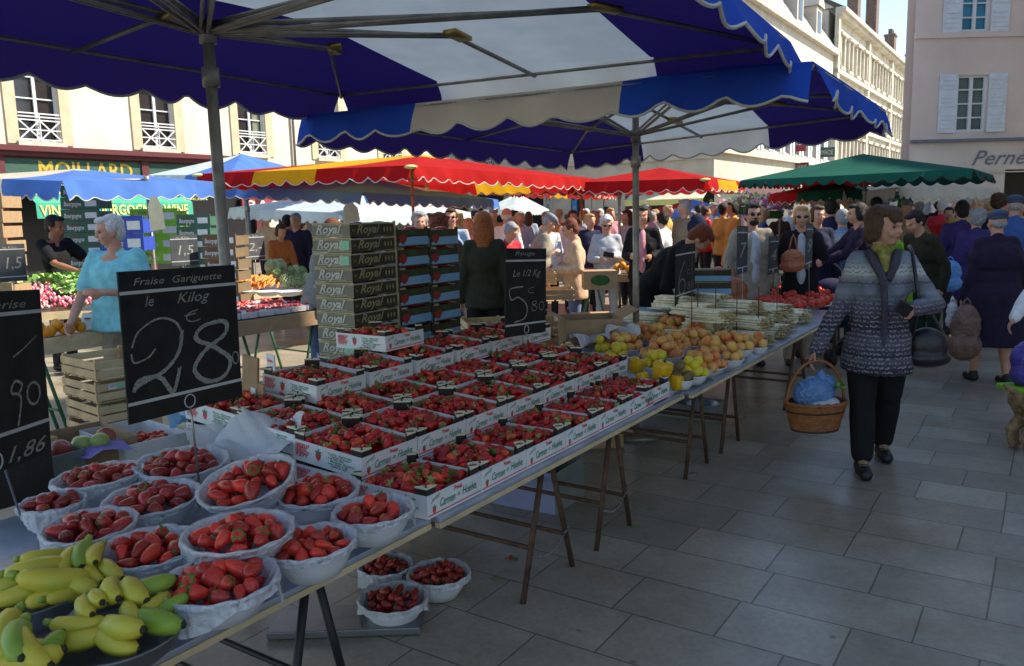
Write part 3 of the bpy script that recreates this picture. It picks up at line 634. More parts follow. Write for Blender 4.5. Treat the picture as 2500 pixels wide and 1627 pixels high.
# ---------------------------------------------------------------- strawberries
def berry_mat(name, c1, c2):
    m = mat(name, c1, .32, col2=c2, scale=9, coord='Object', spec=.5, sss=.08); nt = m.node_tree; N = nt.nodes; L = nt.links; b = N['Principled BSDF']
    oi = N.new('ShaderNodeObjectInfo'); hs = N.new('ShaderNodeHueSaturation'); mx = b.inputs['Base Color'].links[0].from_socket
    mr = N.new('ShaderNodeMapRange'); mr.inputs[3].default_value = .6; mr.inputs[4].default_value = 1.45; L.new(oi.outputs['Random'], mr.inputs[0]); L.new(mr.outputs[0], hs.inputs['Value']); L.new(mx, hs.inputs['Color'])
    vo = N.new('ShaderNodeTexVoronoi'); vo.inputs['Scale'].default_value = 230; tc = N['Texture Coordinate']; L.new(tc.outputs['Object'], vo.inputs['Vector'])
    sd = N.new('ShaderNodeMapRange'); sd.inputs[1].default_value = .12; sd.inputs[2].default_value = .3; L.new(vo.outputs['Distance'], sd.inputs[0])
    m2 = N.new('ShaderNodeMix'); m2.data_type = 'RGBA'; m2.inputs[6].default_value = (.45, .22, .05, 1); L.new(sd.outputs[0], m2.inputs[0]); L.new(hs.outputs[0], m2.inputs[7]); L.new(m2.outputs[2], b.inputs['Base Color'])
    bp = N.new('ShaderNodeBump'); bp.inputs['Strength'].default_value = .6; bp.inputs['Distance'].default_value = .002; L.new(sd.outputs[0], bp.inputs['Height']); L.new(bp.outputs[0], b.inputs['Normal'])
berry_mat('strawberry_red', (.50, .014, .012), (.66, .045, .022)); berry_mat('strawberry_dark', (.25, .014, .014), (.40, .025, .02))
for i, c in enumerate(((.55, .02, .015), (.42, .012, .015), (.78, .09, .03), (.34, .01, .012))): mat('berry_%d' % i, c, .33, .25, 60, spec=.5)
mat('leaf_green', (.07, .20, .03), .6, .3, 30); mat('leaf_pale', (.22, .36, .08), .6, .2, 30); mat('leaf_dark', (.03, .10, .02), .6, .3, 20)
def berry_geo(mb, T, n=10, rings=None, w=1.0):
    prof = [(.0, -.021), (.006, -.019), (.012, -.012), (.0165, -.001), (.0185, .009), (.016, .0165), (.009, .0195), (0, .018)] if n > 7 else [(0, -.021), (.012, -.011), (.0185, .007), (.012, .018), (0, .018)]
    lob = rnd.uniform(0, 6)
    mb.lathe([(r * w, z) for r, z in prof], n, T, lambda r, z, a, i: (r * (1 + .06 * math.cos(2 * a + lob) + .04 * math.cos(3 * a + lob * 2)), z))
def calyx_geo(mb, T, r=.016):
    for k in range(6):
        a = k * PI / 3 + rnd.uniform(-.2, .2); q = Matrix.Rotation(a, 4, 'Z'); l = r * rnd.uniform(.8, 1.3)
        mb.add([q @ Vector(p) for p in ((0, -.003, .019), (l * .6, -.0045, .0205), (l, 0, .017), (l * .6, .0045, .0205), (0, .003, .019))], [(0, 1, 2, 3, 4)], T)
    mb.tube([T @ Vector((0, 0, .018)), T @ Vector((.002, 0, .027))], .0012, 4)
BM = {}
for dk in (0, 1):
    for k in range(5):
        mb = MB().use('strawberry_dark' if dk else 'strawberry_red'); mb.smooth = True; berry_geo(mb, Matrix.Diagonal((rnd.uniform(.85, 1.15), rnd.uniform(.8, 1), rnd.uniform(.9, 1.25), 1)), 12, w=rnd.uniform(.9, 1.1)); BM[(dk, k)] = mb.mesh('strawberry')
cal = []
for k in range(3):
    mb = MB().use('leaf_green'); calyx_geo(mb, Matrix.Identity(4)); cal.append(mb.mesh('calyx'))
def heap(R, n, r=.02, ztop=.0, dome=.45, seed=0, rmin=.0):
    """spots on a domed heap inside radius R, settled by a simple relaxation"""
    q = random.Random(seed); pts = []
    for it in range(n * 60):
        if len(pts) >= n: break
        a = q.uniform(0, 2 * PI); d = math.sqrt(q.random()) * (R - r * .7)
        x, y = d * math.cos(a), d * math.sin(a); z = ztop + dome * r * 2 * (1 - (d / R) ** 2) * q.uniform(.6, 1.3)
        if all((x - b[0]) ** 2 + (y - b[1]) ** 2 + ((z - b[2]) * .9) ** 2 > (1.55 * r) ** 2 for b in pts): pts.append((x, y, z))
    return pts

# ---------------------------------------------------------------- lined bowls
def bowl(c, R, label, berry_n, dark=0, tilt=(0, 0), group=None, h=.095, seed=1, name='bowl', fill_label='', sz=1.0, liner=True, bag=0):
    q = random.Random(seed); root = empty(name, c, 0, label, 'bowl', group, rot=(tilt[0], tilt[1], 0))
    mb = MB().use('bowl_white'); mb.smooth = True
    pr = [(R * .55, -h), (R * .62, -h + .002), (R * .80, -h * .55), (R * .93, -h * .18), (R * 1.0, -.003), (R * 1.03, .002), (R * 1.0, .006), (R * .96, 0), (R * .88, -h * .2), (R * .75, -h * .55), (R * .56, -h * .9), (0, -h * .9)]
    mb.lathe([(0, -h)] + pr, 40); mb.build('shell', root)
    if liner:
        mb = MB().use('plastic_bag'); mb.smooth = True; ph = q.uniform(0, 6)
        pl = [(R * .5, -h * .85), (R * .74, -h * .5), (R * .88, -h * .15), (R * .97, .007), (R * 1.035, .0105), (R * 1.045, -.006), (R * 1.0, -h * .3), (R * (.93 + .12 * bag), -h * (.6 + .3 * bag))]
        def wb(r, z, a, i):
            k = max(0, i - 3) / 4; f = .0045 * math.sin(7 * a + ph) + .004 * math.sin(16 * a + 2 * ph) * math.sin(3 * a) + .003 * math.sin(33 * a + 4 * math.sin(a))
            lo = .35 + .65 * max(0, math.sin(a * 1.5 + ph)); zz = z if i < 5 else (.0105 + (z - .0105) * lo)
            return r + f * (k * 1.0 + (.45 if i < 3 else .1)) , zz + (f * .6 if i > 5 else .002 * math.sin(11 * a + ph) * (i > 2))
        mb.lathe(pl, 96, None, wb); mb.build('liner', root)
    bpy.context.view_layer.update()
    Mx = Matrix.Translation(Vector(c)) @ Euler((tilt[0], tilt[1], root.rotation_euler[2])).to_matrix().to_4x4()
    rr = .020 * sz; pts = heap(R * .86, berry_n, rr, -.012, .55, seed)
    # a lower layer that fills the gaps
    low = [(x, y, z - .022) for x, y, z in heap(R * .78, int(berry_n * .55), rr, -.014, .5, seed + 50)]
    for i, (x, y, z) in enumerate(pts + low):
        p = Mx @ Vector((x, y, z)); me = BM[(dark, q.randrange(5))]; s = sz * q.uniform(.82, 1.18)
        if i >= len(pts): LOW.append((p, dark, s)); continue
        o = mo('strawberry', me, None, p, (q.uniform(.6, 2.2) * q.choice((-1, 1)), q.uniform(-.5, .5), q.uniform(0, 6.28)), (s, s, s))
        tag(o, fill_label, 'strawberry', group_b(fill_label))
        if q.random() < .4: mo('calyx', q.choice(cal), o)
    return root
def group_b(l): return 'strawberries, ' + l.split(' in the ')[-1] if ' in the ' in l else l
LOW = []
BW = [(241, 1163, 208, .80, 'left bowl of the back row', 1, (.0, -.05)), (445, 1130, 220, .81, 'bowl standing below the big price slate', 1, (.05, .02)), (603, 1176, 240, .85, 'large tilted bowl beside the crumpled white paper', 0, (.22, -.16)),
      (777, 1201, 203, .80, 'smooth bowl in front of the trays, crumpled paper behind', 0, (.05, -.04)), (912, 1248, 200, .79, 'rightmost bowl touching the front strawberry tray', 0, (.02, -.03)), (373, 1218, 225, .80, 'bowl in the middle of the display behind the slate rod', 1, (.06, .0)),
      (584, 1301, 265, .84, 'central bowl raised on its neighbours', 0, (.03, 0)), (762, 1328, 220, .795, 'bowl at the table edge below the smooth bowl', 0, (.02, -.06)), (220, 1286, 216, .80, 'shaded bowl behind the left bananas', 1, (.04, .0)),
      (366, 1339, 240, .80, 'bowl directly behind the right bunch of bananas', 0, (.04, 0)), (538, 1419, 280, .80, 'front bowl at the table corner with loose plastic lining', 0, (.02, 0)), (129, 1229, 150, .79, 'small dark bowl at the far left under the slate', 1, (0, 0))]
for i, (x, y, w_, z, lb, dk, tl) in enumerate(BW):
    p = P(x, y, z); Rr = w_ * (p - CAM).dot(cF) / FPX / 2 * .97
    bowl(p, Rr, 'lined ' + lb + ', full of strawberries', 20 if i < 11 else 11, dk, tl, 'white lined bowls of strawberries on the table', seed=i + 3, fill_label='ripe strawberry in the ' + lb.replace('white ', ''), sz=1.28 if Rr > .12 else 1.1, h=.086, bag=1 if i == 10 else .45, liner=True)
for i, (x, y, w_, lb) in enumerate(((942, 1381, 130, 'back bowl on the paving'), (1071, 1400, 150, 'right bowl on the paving'), (961, 1461, 165, 'front bowl on the paving'))):
    p = P(x, y, .105); Rr = w_ * (p - CAM).dot(cF) / FPX / 2
    bowl(p, Rr, 'plastic lined ' + lb + ' with dark strawberries, below the table', 19, 1, (0, 0), 'bowls of dark strawberries on the paving', seed=i + 40, fill_label='dark strawberry in the ' + lb, sz=1.0, h=.1, bag=.8)
mat('crushed_leaf', (.12, .2, .05)); 

# crumpled white paper behind the bowls
def sheet(name, c, w, d, amp, m, seed, label, cat, rz=0, tilt=0, n=26, fold=0):
    q = random.Random(seed); ph = [q.uniform(0, 6) for _ in range(8)]; mb = MB().use(m); mb.smooth = False
    for i in range(n + 1):
        for j in range(n + 1):
            x, y = (i / n - .5), (j / n - .5); r = (abs(math.sin(x * 3.2 + ph[0] + 1.5 * math.sin(y * 2.5 + ph[1]))) + abs(math.sin(y * 3.5 + ph[2] + 1.2 * math.sin(x * 3 + ph[3]))) * .8 + .12 * abs(math.sin((x + y) * 11 + ph[4]))) * amp
            mb.v.append((x * w * (1 - .1 * math.sin(ph[5] + 5 * y)), y * d * (1 + .12 * math.sin(ph[6] + 6 * x)), r + fold * abs(x)))
    for i in range(n):
        for j in range(n): a = i * (n + 1) + j; mb.f.append((a, a + n + 1, a + n + 2, a + 1)); mb.m.append(0); mb.sm.append(False)
    o = mb.build(name, None, c, (tilt, 0, rz)); return tag(o, label, cat)
sheet('wrapping_paper', P(640, 1090, .80), .34, .26, .045, 'paper', 5, 'crumpled sheet of white paper standing between the bowls and the trays', 'paper', -.4, .5)
sheet('wrapping_paper', P(545, 1100, .76), .24, .22, .04, 'paper', 9, 'smaller white paper tucked behind the slate rod', 'paper', .5, .3)

# ---------------------------------------------------------------- printed strawberry trays
TL, TW, TH = .302, .352, .080        # along the stall, across, height
mat('tray_inside', (.42, .27, .12), .8, .12, 12)
def tray_mesh():
    mb = MB(); t = .004; W, L, H = TW, TL, TH     # local x across (towards aisle), y along
    mb.use('white_card')
    mb.box((W / 2 - t / 2, 0, H / 2), (t, L, H)); mb.box((-W / 2 + t / 2, 0, H / 2), (t, L, H)); mb.box((0, -L / 2 + t / 2, H / 2), (W - 2 * t, t, H)); mb.box((0, L / 2 - t / 2, H / 2), (W - 2 * t, t, H))
    mb.use('tray_inside'); mb.box((0, 0, .012), (W - 2 * t, L - 2 * t, .006))
    for x in (-1, 1): mb.box((x * (W / 2 - t - .0015), 0, H / 2 + .008), (.002, L - 2 * t, H - .03))
    for y in (-1, 1): mb.box((0, y * (L / 2 - t - .0015), H / 2 + .008), (W - 2 * t - .006, .002, H - .03))
    # print on the long face (towards the aisle)
    def berry_mark(o, xd, yd, s):
        mb.use('ink_red'); pts = [(0, -1), (.5, -.45), (.62, .15), (.35, .5), (-.35, .5), (-.62, .15), (-.5, -.45)]; n = xd.cross(yd).normalized() * .0012
        mb.add([o + xd * a * s + yd * b * s + n for a, b in pts], [tuple(range(7))]); mb.use('ink_green')
        mb.add([o + xd * a * s + yd * b * s + n * 1.5 for a, b in ((0, .35), (.5, .3), (.75, .75), (.2, .7), (.1, 1.25), (-.15, .7), (-.7, .8), (-.5, .3))], [tuple(range(8))])
    o = Vector((W / 2, -L / 2, 0)); xd = Vector((0, 1, 0)); yd = Vector((0, 0, 1))
    berry_mark(o + xd * .035 + yd * .026, xd, yd, .015)
    mb.use('ink_green'); mb.text('Carmen', o + xd * .062 + yd * .026, xd, yd, .030, .088, shear=.35, bold=.015); mb.text('Huelva', o + xd * .188 + yd * .030, xd, yd, .030, .084, shear=.35, bold=.015); mb.text('de', o + xd * .160 + yd * .034, xd, yd, .018, .018, shear=.3)
    for k in range(5): mb.stroke([(.02 + k * .009,   .050 + .006 * k), (.028 + k * .009, .062 + .003 * k), (.036 + k * .006, .060)], .003, o, xd, yd, .0013)
    mb.use('ink_red'); mb.text('Fresas', o + xd * .145 + yd * .060, xd, yd, .016, .045, bold=.04); mb.add([o + xd * a + yd * b + Vector((.0012, 0, 0)) for a, b in ((.003, .009), (L - .003, .009), (L - .003, .013), (.003, .013))], [(0, 1, 2, 3)])
    # print on the short face (towards the camera end)
    o = Vector((-W / 2, -L / 2, 0)); xd = Vector((1, 0, 0)); yd = Vector((0, 0, 1))
    for k in range(6): mb.text(['FRESON DE', 'PRIMERA', 'HUELVA', 'PRODUCTO', 'DE ESPANA', 'CAT I'][k], o + xd * .014 + yd * (.062 - k * .0088), xd, yd, .0085, .075 - (k % 3) * .008, bold=.05)
    berry_mark(o + xd * .135 + yd * .042, xd, yd, .023); mb.use('ink_green')
    for k in range(6): mb.text(['Coop. Agricola', 'Carmen de Huelva', 'Tel 959 000', 'Moguer Espana', 'peso neto 2 kg', 'calibre 25'][k], o + xd * (.185 + .012 * (k % 2)) + yd * (.060 - k * .0092), xd, yd, .0080, .12 - (k % 3) * .02, bold=.03)
    me = mb.mesh('tray'); cm = []
    cb = MB(); q = .050; hh = TH + .026
    for (sx, sy) in ((0, 0),):
        a, b, c_ = (0, 0), (q, 0), (0, q)
        for z0, z1, m_ in ((.02, hh - .006, 'cap_dark'), (hh - .0055, hh, 'cap_cream')):
            cb.use(m_); e = 0 if m_ == 'cap_dark' else .001
            vs = [(-e, -e, z0), (q + e, -e, z0), (-e, q + e, z0), (-e, -e, z1), (q + e, -e, z1), (-e, q + e, z1)]; cb.add(vs, [(0, 2, 1), (3, 4, 5), (0, 1, 4, 3), (1, 2, 5, 4), (2, 0, 3, 5)])
        cb.use('cap_dark'); cb.box((q * .3, q * .3, hh + .0015), (.006, q * .55, .003), rz=-PI / 4)
    return me, cb.mesh('corner_post')
TRAY, POST = tray_mesh()
def tray(M4, label, corners=(1, 1, 1, 1)):
    root = mo('strawberry_tray', TRAY); root.matrix_world = M4; tag(root, label, 'tray', 'printed strawberry trays on the stall')
    for k, (x, y, r) in enumerate(((-1, -1, 0), (1, -1, PI / 2), (1, 1, PI), (-1, 1, -PI / 2))):
        mo('corner_post', POST, root, (x * (TW / 2 - .005), y * (TL / 2 - .005), 0), (0, 0, r))
    return root
TRAYS = []
tilt = math.atan(.075)
def tray_at(u, v, z, label, tl=0.0, fill=True, yawj=0):
    m = T_(u + TL / 2, v - TW / 2, z) @ Matrix.Rotation(yawj, 4, 'Z') @ Matrix.Rotation(tl, 4, 'Y')
    tray(m, label); 
    if fill: TRAYS.append(m)
ordn = ['first', 'second', 'third', 'fourth', 'fifth', 'sixth', 'seventh', 'eighth']
for i in range(7): tray_at(1.955 + i * .3045 - (.10 if i == 6 else 0), -1.662, ZT + (.002 if i < 6 else .008), 'strawberry tray, %s from the camera in the lowest front row' % ordn[i], .0, True)
for k in range(3):
    row = ['front', 'middle', 'back'][k]
    for i in range(7):
        # supports under the raised rows are trays too
        z = ZT + .090 + k * .030
        tray_at(1.985 + k * .02 + i * .3085, -1.985 - k * .358, z, 'strawberry tray, %s from the camera in the %s row of the second tier' % (ordn[i], row), tilt, not (k == 2 and i in (2, 3, 4, 5, 6)))
        if (i == 0 or k == 0): tray_at(1.985 + k * .02 + i * .3085, -1.985 - k * .358, z - .090, 'lower tray holding up the %s tray of the %s row of the second tier' % (ordn[i], row), tilt * .5, False)
for i in range(6): tray_at(2.37 + i * .334, -2.615, ZT + .212, 'strawberry tray, %s from the camera in the raised back row' % ordn[i], tilt)
tray_at(3.02, -2.80, ZT + .312, 'single strawberry tray on top of the raised back row', 0)
# strawberries in the trays: far more than three hundred, so one mass
def tray_fill():
    mb = MB(); mb.smooth = True; q = random.Random(5)
    for m in TRAYS:
        near = (m.translation - CAM).length; n = 12 if near < 3.4 else 7; cnt = 84
        shift = q.uniform(0, 1)
        for k in range(cnt):
            x = q.uniform(-TW / 2 + .02, TW / 2 - .02); y = q.uniform(-TL / 2 + .02, TL / 2 - .02)
            if abs(x) > TW / 2 - .055 and abs(y) > TL / 2 - .055 and q.random() < .8: continue
            z = TH - .019 + .020 * (1 - (abs(x) / (TW / 2)) ** 2) * (1 - (abs(y) / (TL / 2)) ** 2) + q.uniform(-.018, .012)
            mb.use('berry_%d' % q.choice((0, 0, 1, 2, 3, 0, 1))); s = q.uniform(.72, 1.05)
            T = m @ Matrix.Translation((x, y, z)) @ Euler((q.uniform(.9, 2.1) * q.choice((-1, 1)), q.uniform(-.6, .6), q.uniform(0, 6.3))).to_matrix().to_4x4() @ Matrix.Diagonal((s, s, s * q.uniform(1, 1.35), 1))
            berry_geo(mb, T, n if n > 7 else 7)
            if q.random() < .32:
                mb.use('leaf_green' if q.random() < .5 else 'leaf_pale'); calyx_geo(mb, T, .020)
        for k in range(6):   # sprigs
            x = q.uniform(-.12, .12); y = q.uniform(-.1, .1); mb.use(q.choice(('leaf_green', 'leaf_pale')))
            for j in range(7):
                T = m @ Matrix.Translation((x + q.uniform(-.02, .02), y + q.uniform(-.02, .02), TH + .010 + q.uniform(-.004, .010))) @ Euler((q.uniform(-.5, .5), q.uniform(-.5, .5), q.uniform(0, 6.3))).to_matrix().to_4x4()
                l = q.uniform(.010, .018); mb.add([(0, 0, 0), (l * .6, l * .4, .003), (l * 1.4, 0, 0), (l * .6, -l * .4, .003)], [(0, 1, 2, 3)], T)
    for m in TRAYS:
        mb.use('berry_3'); mb.add([(-TW / 2 + .01, -TL / 2 + .01, TH - .035), (TW / 2 - .01, -TL / 2 + .01, TH - .035), (TW / 2 - .01, TL / 2 - .01, TH - .035), (-TW / 2 + .01, TL / 2 - .01, TH - .035)], [(0, 1, 2, 3)], m)
    for p, dk, s in LOW:
        mb.use('berry_3' if dk else 'berry_1'); berry_geo(mb, Matrix.Translation(p) @ Euler((q.uniform(0, 3), q.uniform(0, 3), 0)).to_matrix().to_4x4(), 8)
    tag(mb.build('strawberries'), 'mass of red strawberries with green leaves filling the printed trays', 'strawberries', kind='stuff')
tray_fill()

# ---------------------------------------------------------------- bananas, melons
mat('banana', (.66, .50, .04), .45, col2=(.46, .46, .05), scale=14, spec=.4); mat('banana_green', (.26, .38, .04), .45, .15, 10); mat('banana_tip', (.03, .03, .01), .8)
def banana_mesh(bend, L, r, green):
    mb = MB().use('banana_green' if green else 'banana'); mb.smooth = True; n = 9; pts = []; rs = []
    for i in range(n + 1):
        t = i / n; a = (t - .5) * bend; pts.append((math.sin(a) * L / bend, (1 - math.cos(a)) * L / bend * 1.0, 0)); rs.append(r * (max(.0, math.sin(PI * min(1, max(0, .06 + .9 * t)))) ** .38) * (1 if .04 < t < .97 else .55))
    mb.tube(pts, rs, 6); mb.use('banana_tip'); e = Vector(pts[-1]); d = (Vector(pts[-1]) - Vector(pts[-2])).normalized(); mb.tube([e - d * .002, e + d * .004], [r * .34, r * .22], 6)
    mb.use('banana_green'); e = Vector(pts[0]); d = (Vector(pts[0]) - Vector(pts[1])).normalized(); mb.tube([e, e + d * .014], [r * .42, r * .3], 7); return mb.mesh('banana')
BA = [[banana_mesh(rnd.uniform(.7, 1.1), .105 * rnd.uniform(.9, 1.1), .0215 * rnd.uniform(.92, 1.08), g) for _ in range(3)] for g in (0, 1)]
def zp(x, y): return x / 2.639, 1040 + y / 2.639
def bunch(lst, z, label, root_pt):
    root = empty('banana_bunch', root_pt, 0, label, 'bananas', None)
    for i, (x, y, ang, dz, g, s) in enumerate(lst):
        px, py = zp(x, y); p = P(px, py, z + dz) - root_pt
        mo('banana', BA[g][i % 3], root, p, (rnd.uniform(-.5, .5), rnd.uniform(-.25, .25), R_(ang)), (s, s, s))
    mb = MB().use('banana_tip'); mb.smooth = True; mb.tube([(0, 0, .0), (.01, .01, .03)], .02, 8); return root
def metal_bowl(x, y, w_, z, label, h=.07, R=None, m='grey_metal'):
    p = P(x, y, z); R = R or w_ * (p - CAM).dot(cF) / FPX / 2; root = mo('metal_bowl', None) if 0 else empty('metal_bowl', p, 0, label, 'bowl')
    mb = MB().use(m); mb.smooth = True; mb.lathe([(0, -h), (R * .6, -h), (R * .9, -h * .5), (R * 1.0, 0), (R * 1.04, .004), (R * 1.0, .006), (R * .95, -.002), (R * .85, -h * .45), (R * .58, -h * .93), (0, -h * .93)], 40); mb.build('basin', root); return p, R
metal_bowl(280, 1548, 310, .765, 'shallow grey bowl under the front bunches of bananas')
metal_bowl(72, 1455, 240, .765, 'shallow grey bowl under the left bananas')
bunch([(540, 1180, -55, .045, 0, 1), (620, 1115, -60, .05, 0, 1.15), (705, 1065, -60, .055, 0, 1.25), (845, 1065, -50, .055, 0, 1.3), (975, 1040, 30, .05, 1, 1.15), (500, 1290, 10, .03, 0, 1.1), (760, 1300, -35, .04, 0, 1.4), (1005, 1265, -20, .03, 1, 1.3),
       (510, 1385, 12, .012, 0, 1.15), (730, 1400, -25, .012, 0, 1.15), (835, 1200, -50, .04, 0, .95), (1020, 1140, 80, .035, 0, .95), (1100, 1165, 40, .03, 1, .9)], .765, 'bunch of short yellow bananas in the front grey bowl', P(290, 1530, .765))
bunch([(435, 865, -80, .05, 0, 1.05), (520, 840, -70, .055, 1, 1.2), (600, 835, -70, .055, 0, 1.15), (290, 845, 30, .045, 0, 1.05), (225, 930, 15, .045, 0, 1.5), (700, 930, -45, .035, 0, 1.1), (590, 960, -50, .03, 0, 1.0), (50, 1030, 35, .03, 0, 1.2), (140, 1085, 30, .02, 0, 1.25),
       (345, 1000, 25, .045, 0, 1.5), (320, 1095, 50, .015, 0, 1.1), (450, 1085, 60, .012, 0, 1.0), (500, 1020, -30, .03, 0, 1.1)], .765, 'bunch of small yellow bananas at the left edge behind the front bunch', P(80, 1450, .765))
bunch([(20, 1330, -70, .04, 0, 1.3), (100, 1400, -60, .045, 1, 1.5), (170, 1450, -40, .04, 0, 1.4), (60, 1480, 20, .03, 0, 1.4), (260, 1500, 60, .02, 1, 1.1), (320, 1420, 75, .03, 1, .95), (150, 1540, 10, .02, 0, 1.4)], .765, 'greenish bananas cut off by the bottom left corner', P(40, 1590, .765))

# ---------------------------------------------------------------- apricots, lemons, peppers, kiwis
def fruit_mat(name, c1, c2, rough=.5, sc_=18):
    m = mat(name, c1, rough, col2=c2, scale=sc_, coord='Object', sss=.05, spec=.35, detail=1); nt = m.node_tree; N = nt.nodes; L = nt.links; oi = N.new('ShaderNodeObjectInfo'); va = N.new('ShaderNodeVectorMath'); va.operation = 'ADD'
    nz = [n for n in N if n.type == 'TEX_NOISE'][0]; L.new(N['Texture Coordinate'].outputs['Object'], va.inputs[0]); L.new(oi.outputs['Location'], va.inputs[1]); L.new(va.outputs[0], nz.inputs['Vector'])
fruit_mat('apricot', (.78, .52, .12), (.62, .14, .05), .5, 13); fruit_mat('lemon', (.80, .55, .02), (.62, .56, .05), .4); fruit_mat('tomato', (.58, .03, .015), (.5, .06, .02), .2); fruit_mat('orange_fruit', (.75, .26, .01), (.7, .32, .02), .4)
fruit_mat('kiwi', (.16, .11, .05), (.22, .15, .07), .8); fruit_mat('pepper_yellow', (.70, .42, .01), (.62, .35, .01), .2); fruit_mat('apple_green', (.32, .45, .10), (.40, .50, .16), .3); fruit_mat('apple_red', (.35, .05, .05), (.45, .18, .10), .3)
def fruit_mesh(nm, m, r, sq=.9, dim=.15, pts_=0):
    mb = MB().use(m); mb.smooth = True; n = 9; prof = []
    for i in range(n + 1):
        t = PI * i / n; rr = r * math.sin(t); z = r * sq * math.cos(t); z -= r * dim * math.exp(-(rr / (r * .35)) ** 2) * (1 if i < n / 2 else -.3); prof.append((rr, z))
    if pts_: prof[0] = (0, r * 1.3); prof[-1] = (0, -r * 1.3)
    mb.lathe(prof, 14); return mb.mesh(nm)
FM = {'apricot': fruit_mesh('apricot', 'apricot', .03), 'lemon': fruit_mesh('lemon', 'lemon', .029, 1.1, .0, 1), 'tomato': fruit_mesh('tomato', 'tomato', .038, .82, .07), 'orange': fruit_mesh('orange', 'orange_fruit', .04, .97, .06), 'kiwi': fruit_mesh('kiwi', 'kiwi', .027, 1.15, 0), 'apple': fruit_mesh('apple', 'apple_green', .042, .9, .25)}
def put(kind, p, label, group, s=1, cat=None, m=None):
    o = mo(kind, FM[kind], None, p, (rnd.uniform(-1, 1), rnd.uniform(-1, 1), rnd.uniform(0, 6)), (s, s, s)); tag(o, label, cat or kind, group)
    if m: setmat(o, _M[m])
    return o
def dish(x, y, w_, z, kind, n, label, fl, s=1, h=.05, R=None, dome=1.1, layers=2, m='bowl_white', seed=0):
    p = P(x, y, z); R = R or w_ * (p - CAM).dot(cF) / FPX / 2; root = empty('dish', p, 0, label, 'bowl', None)
    mb = MB().use(m); mb.smooth = True; mb.lathe([(0, -h), (R * .55, -h), (R * .85, -h * .5), (R, 0), (R * 1.04, .004), (R * 1.0, .006), (R * .95, -.003), (R * .82, -h * .45), (R * .52, -h * .9), (0, -h * .9)], 32); mb.build('shell', root)
    r = {'apricot': .03, 'lemon': .03, 'tomato': .038, 'orange': .04, 'kiwi': .028}[kind] * s
    for x_, y_, z_ in heap(R * 1.04, n, r, .004, .5, seed + int(x)): put(kind, p + Vector((x_, y_, z_)), fl, fl + 's', s * rnd.uniform(.92, 1.08))
    for x_, y_, z_ in heap(R * .7, max(4, n // 2), r, r * 1.25, .5, seed + int(y)): put(kind, p + Vector((x_, y_, z_ + r * .35)), fl, fl + 's', s)
    return p
zz = lambda x, y: (1380 + x / 3.367, 720 + y / 3.367)      # apricot area survey
for i, (x, y, w_, lb) in enumerate(((470, 440, 300, 'apricots beside the lemons at the back'), (790, 500, 330, 'apricots in the middle of the display'), (1130, 590, 350, 'apricots nearest the aisle edge'), (1360, 530, 200, 'apricots behind the front dish'), (1060, 400, 340, 'apricots in the second row'),
      (720, 360, 250, 'apricots in front of the scale'), (870, 290, 260, 'apricots highest at the back'), (1330, 430, 300, 'apricots in the right back row'), (1590, 430, 140, 'apricots last before the asparagus'), (1100, 330, 260, 'apricots below the white asparagus'), (1450, 450, 170, 'apricots against the asparagus pile'), (600, 340, 220, 'apricots touching the grey pan'), (950, 250, 220, 'apricots at the very back'), (1210, 480, 220, 'apricots in the middle of the right half'), (900, 440, 240, 'apricots in the middle of the left half'))):
    px, py = zz(x, y); dish(px, py, w_ / 3.367 * 1.08, ZT + .072, 'apricot', 26, 'shallow white dish of ' + lb, 'apricot in the dish of ' + lb, seed=i, s=1.12)
for i, (x, y, w_, k, lb) in enumerate(((1050, 660, 240, 'lemon', 'lemons at the aisle edge'), (750, 590, 230, 'lemon', 'lemons behind the yellow peppers'), (430, 520, 200, 'lemon', 'lemons next to the last tray'), (960, 700, 200, 'kiwi', 'kiwis at the table edge'), (300, 470, 160, 'lemon', 'lemons behind the raised trays'))):
    px, py = zz(x, y); dish(px, py, w_ / 3.367, ZT + .065, k, 12, 'white dish of ' + lb, k + ' in the dish of ' + lb, seed=i + 30)
def pepper(x, y, z, s, label, rz=0):
    mb = MB().use('pepper_yellow'); mb.smooth = True; pr = [(0, -.05), (.02, -.052), (.036, -.04), (.042, -.01), (.045, .02), (.040, .042), (.02, .046), (.006, .036), (0, .035)]
    mb.lathe(pr, 20, None, lambda r, z, a, i: (r * (1 + .11 * math.cos(4 * a)), z)); px, py = zz(x, y); o = mb.build('pepper', None, P(px, py, z), (rnd.uniform(-.4, .4), rnd.uniform(-.4, .4), rz)); o.scale = (s, s, s)
    sb = MB().use('leaf_dark'); sb.tube([(0, 0, .036), (.004, 0, .062)], [.006, .004], 6); sb.build('stalk', o); tag(o, label, 'pepper', 'yellow peppers among the lemons')
for a in ((800, 620, ZT + .13, 1.15, 'large yellow pepper on top of the lemons'), (590, 580, ZT + .10, 1.0, 'yellow pepper against the end of the tray row'), (920, 720, ZT + .06, .85, 'yellow pepper lying beside the last front tray'), (640, 690, ZT + .08, .75, 'small yellow pepper left of the kiwis'), (770, 710, ZT + .06, .8, 'yellow pepper below the large one'), (10, 450, ZT + .15, .9, 'yellow pepper behind the raised trays')): pepper(*a)

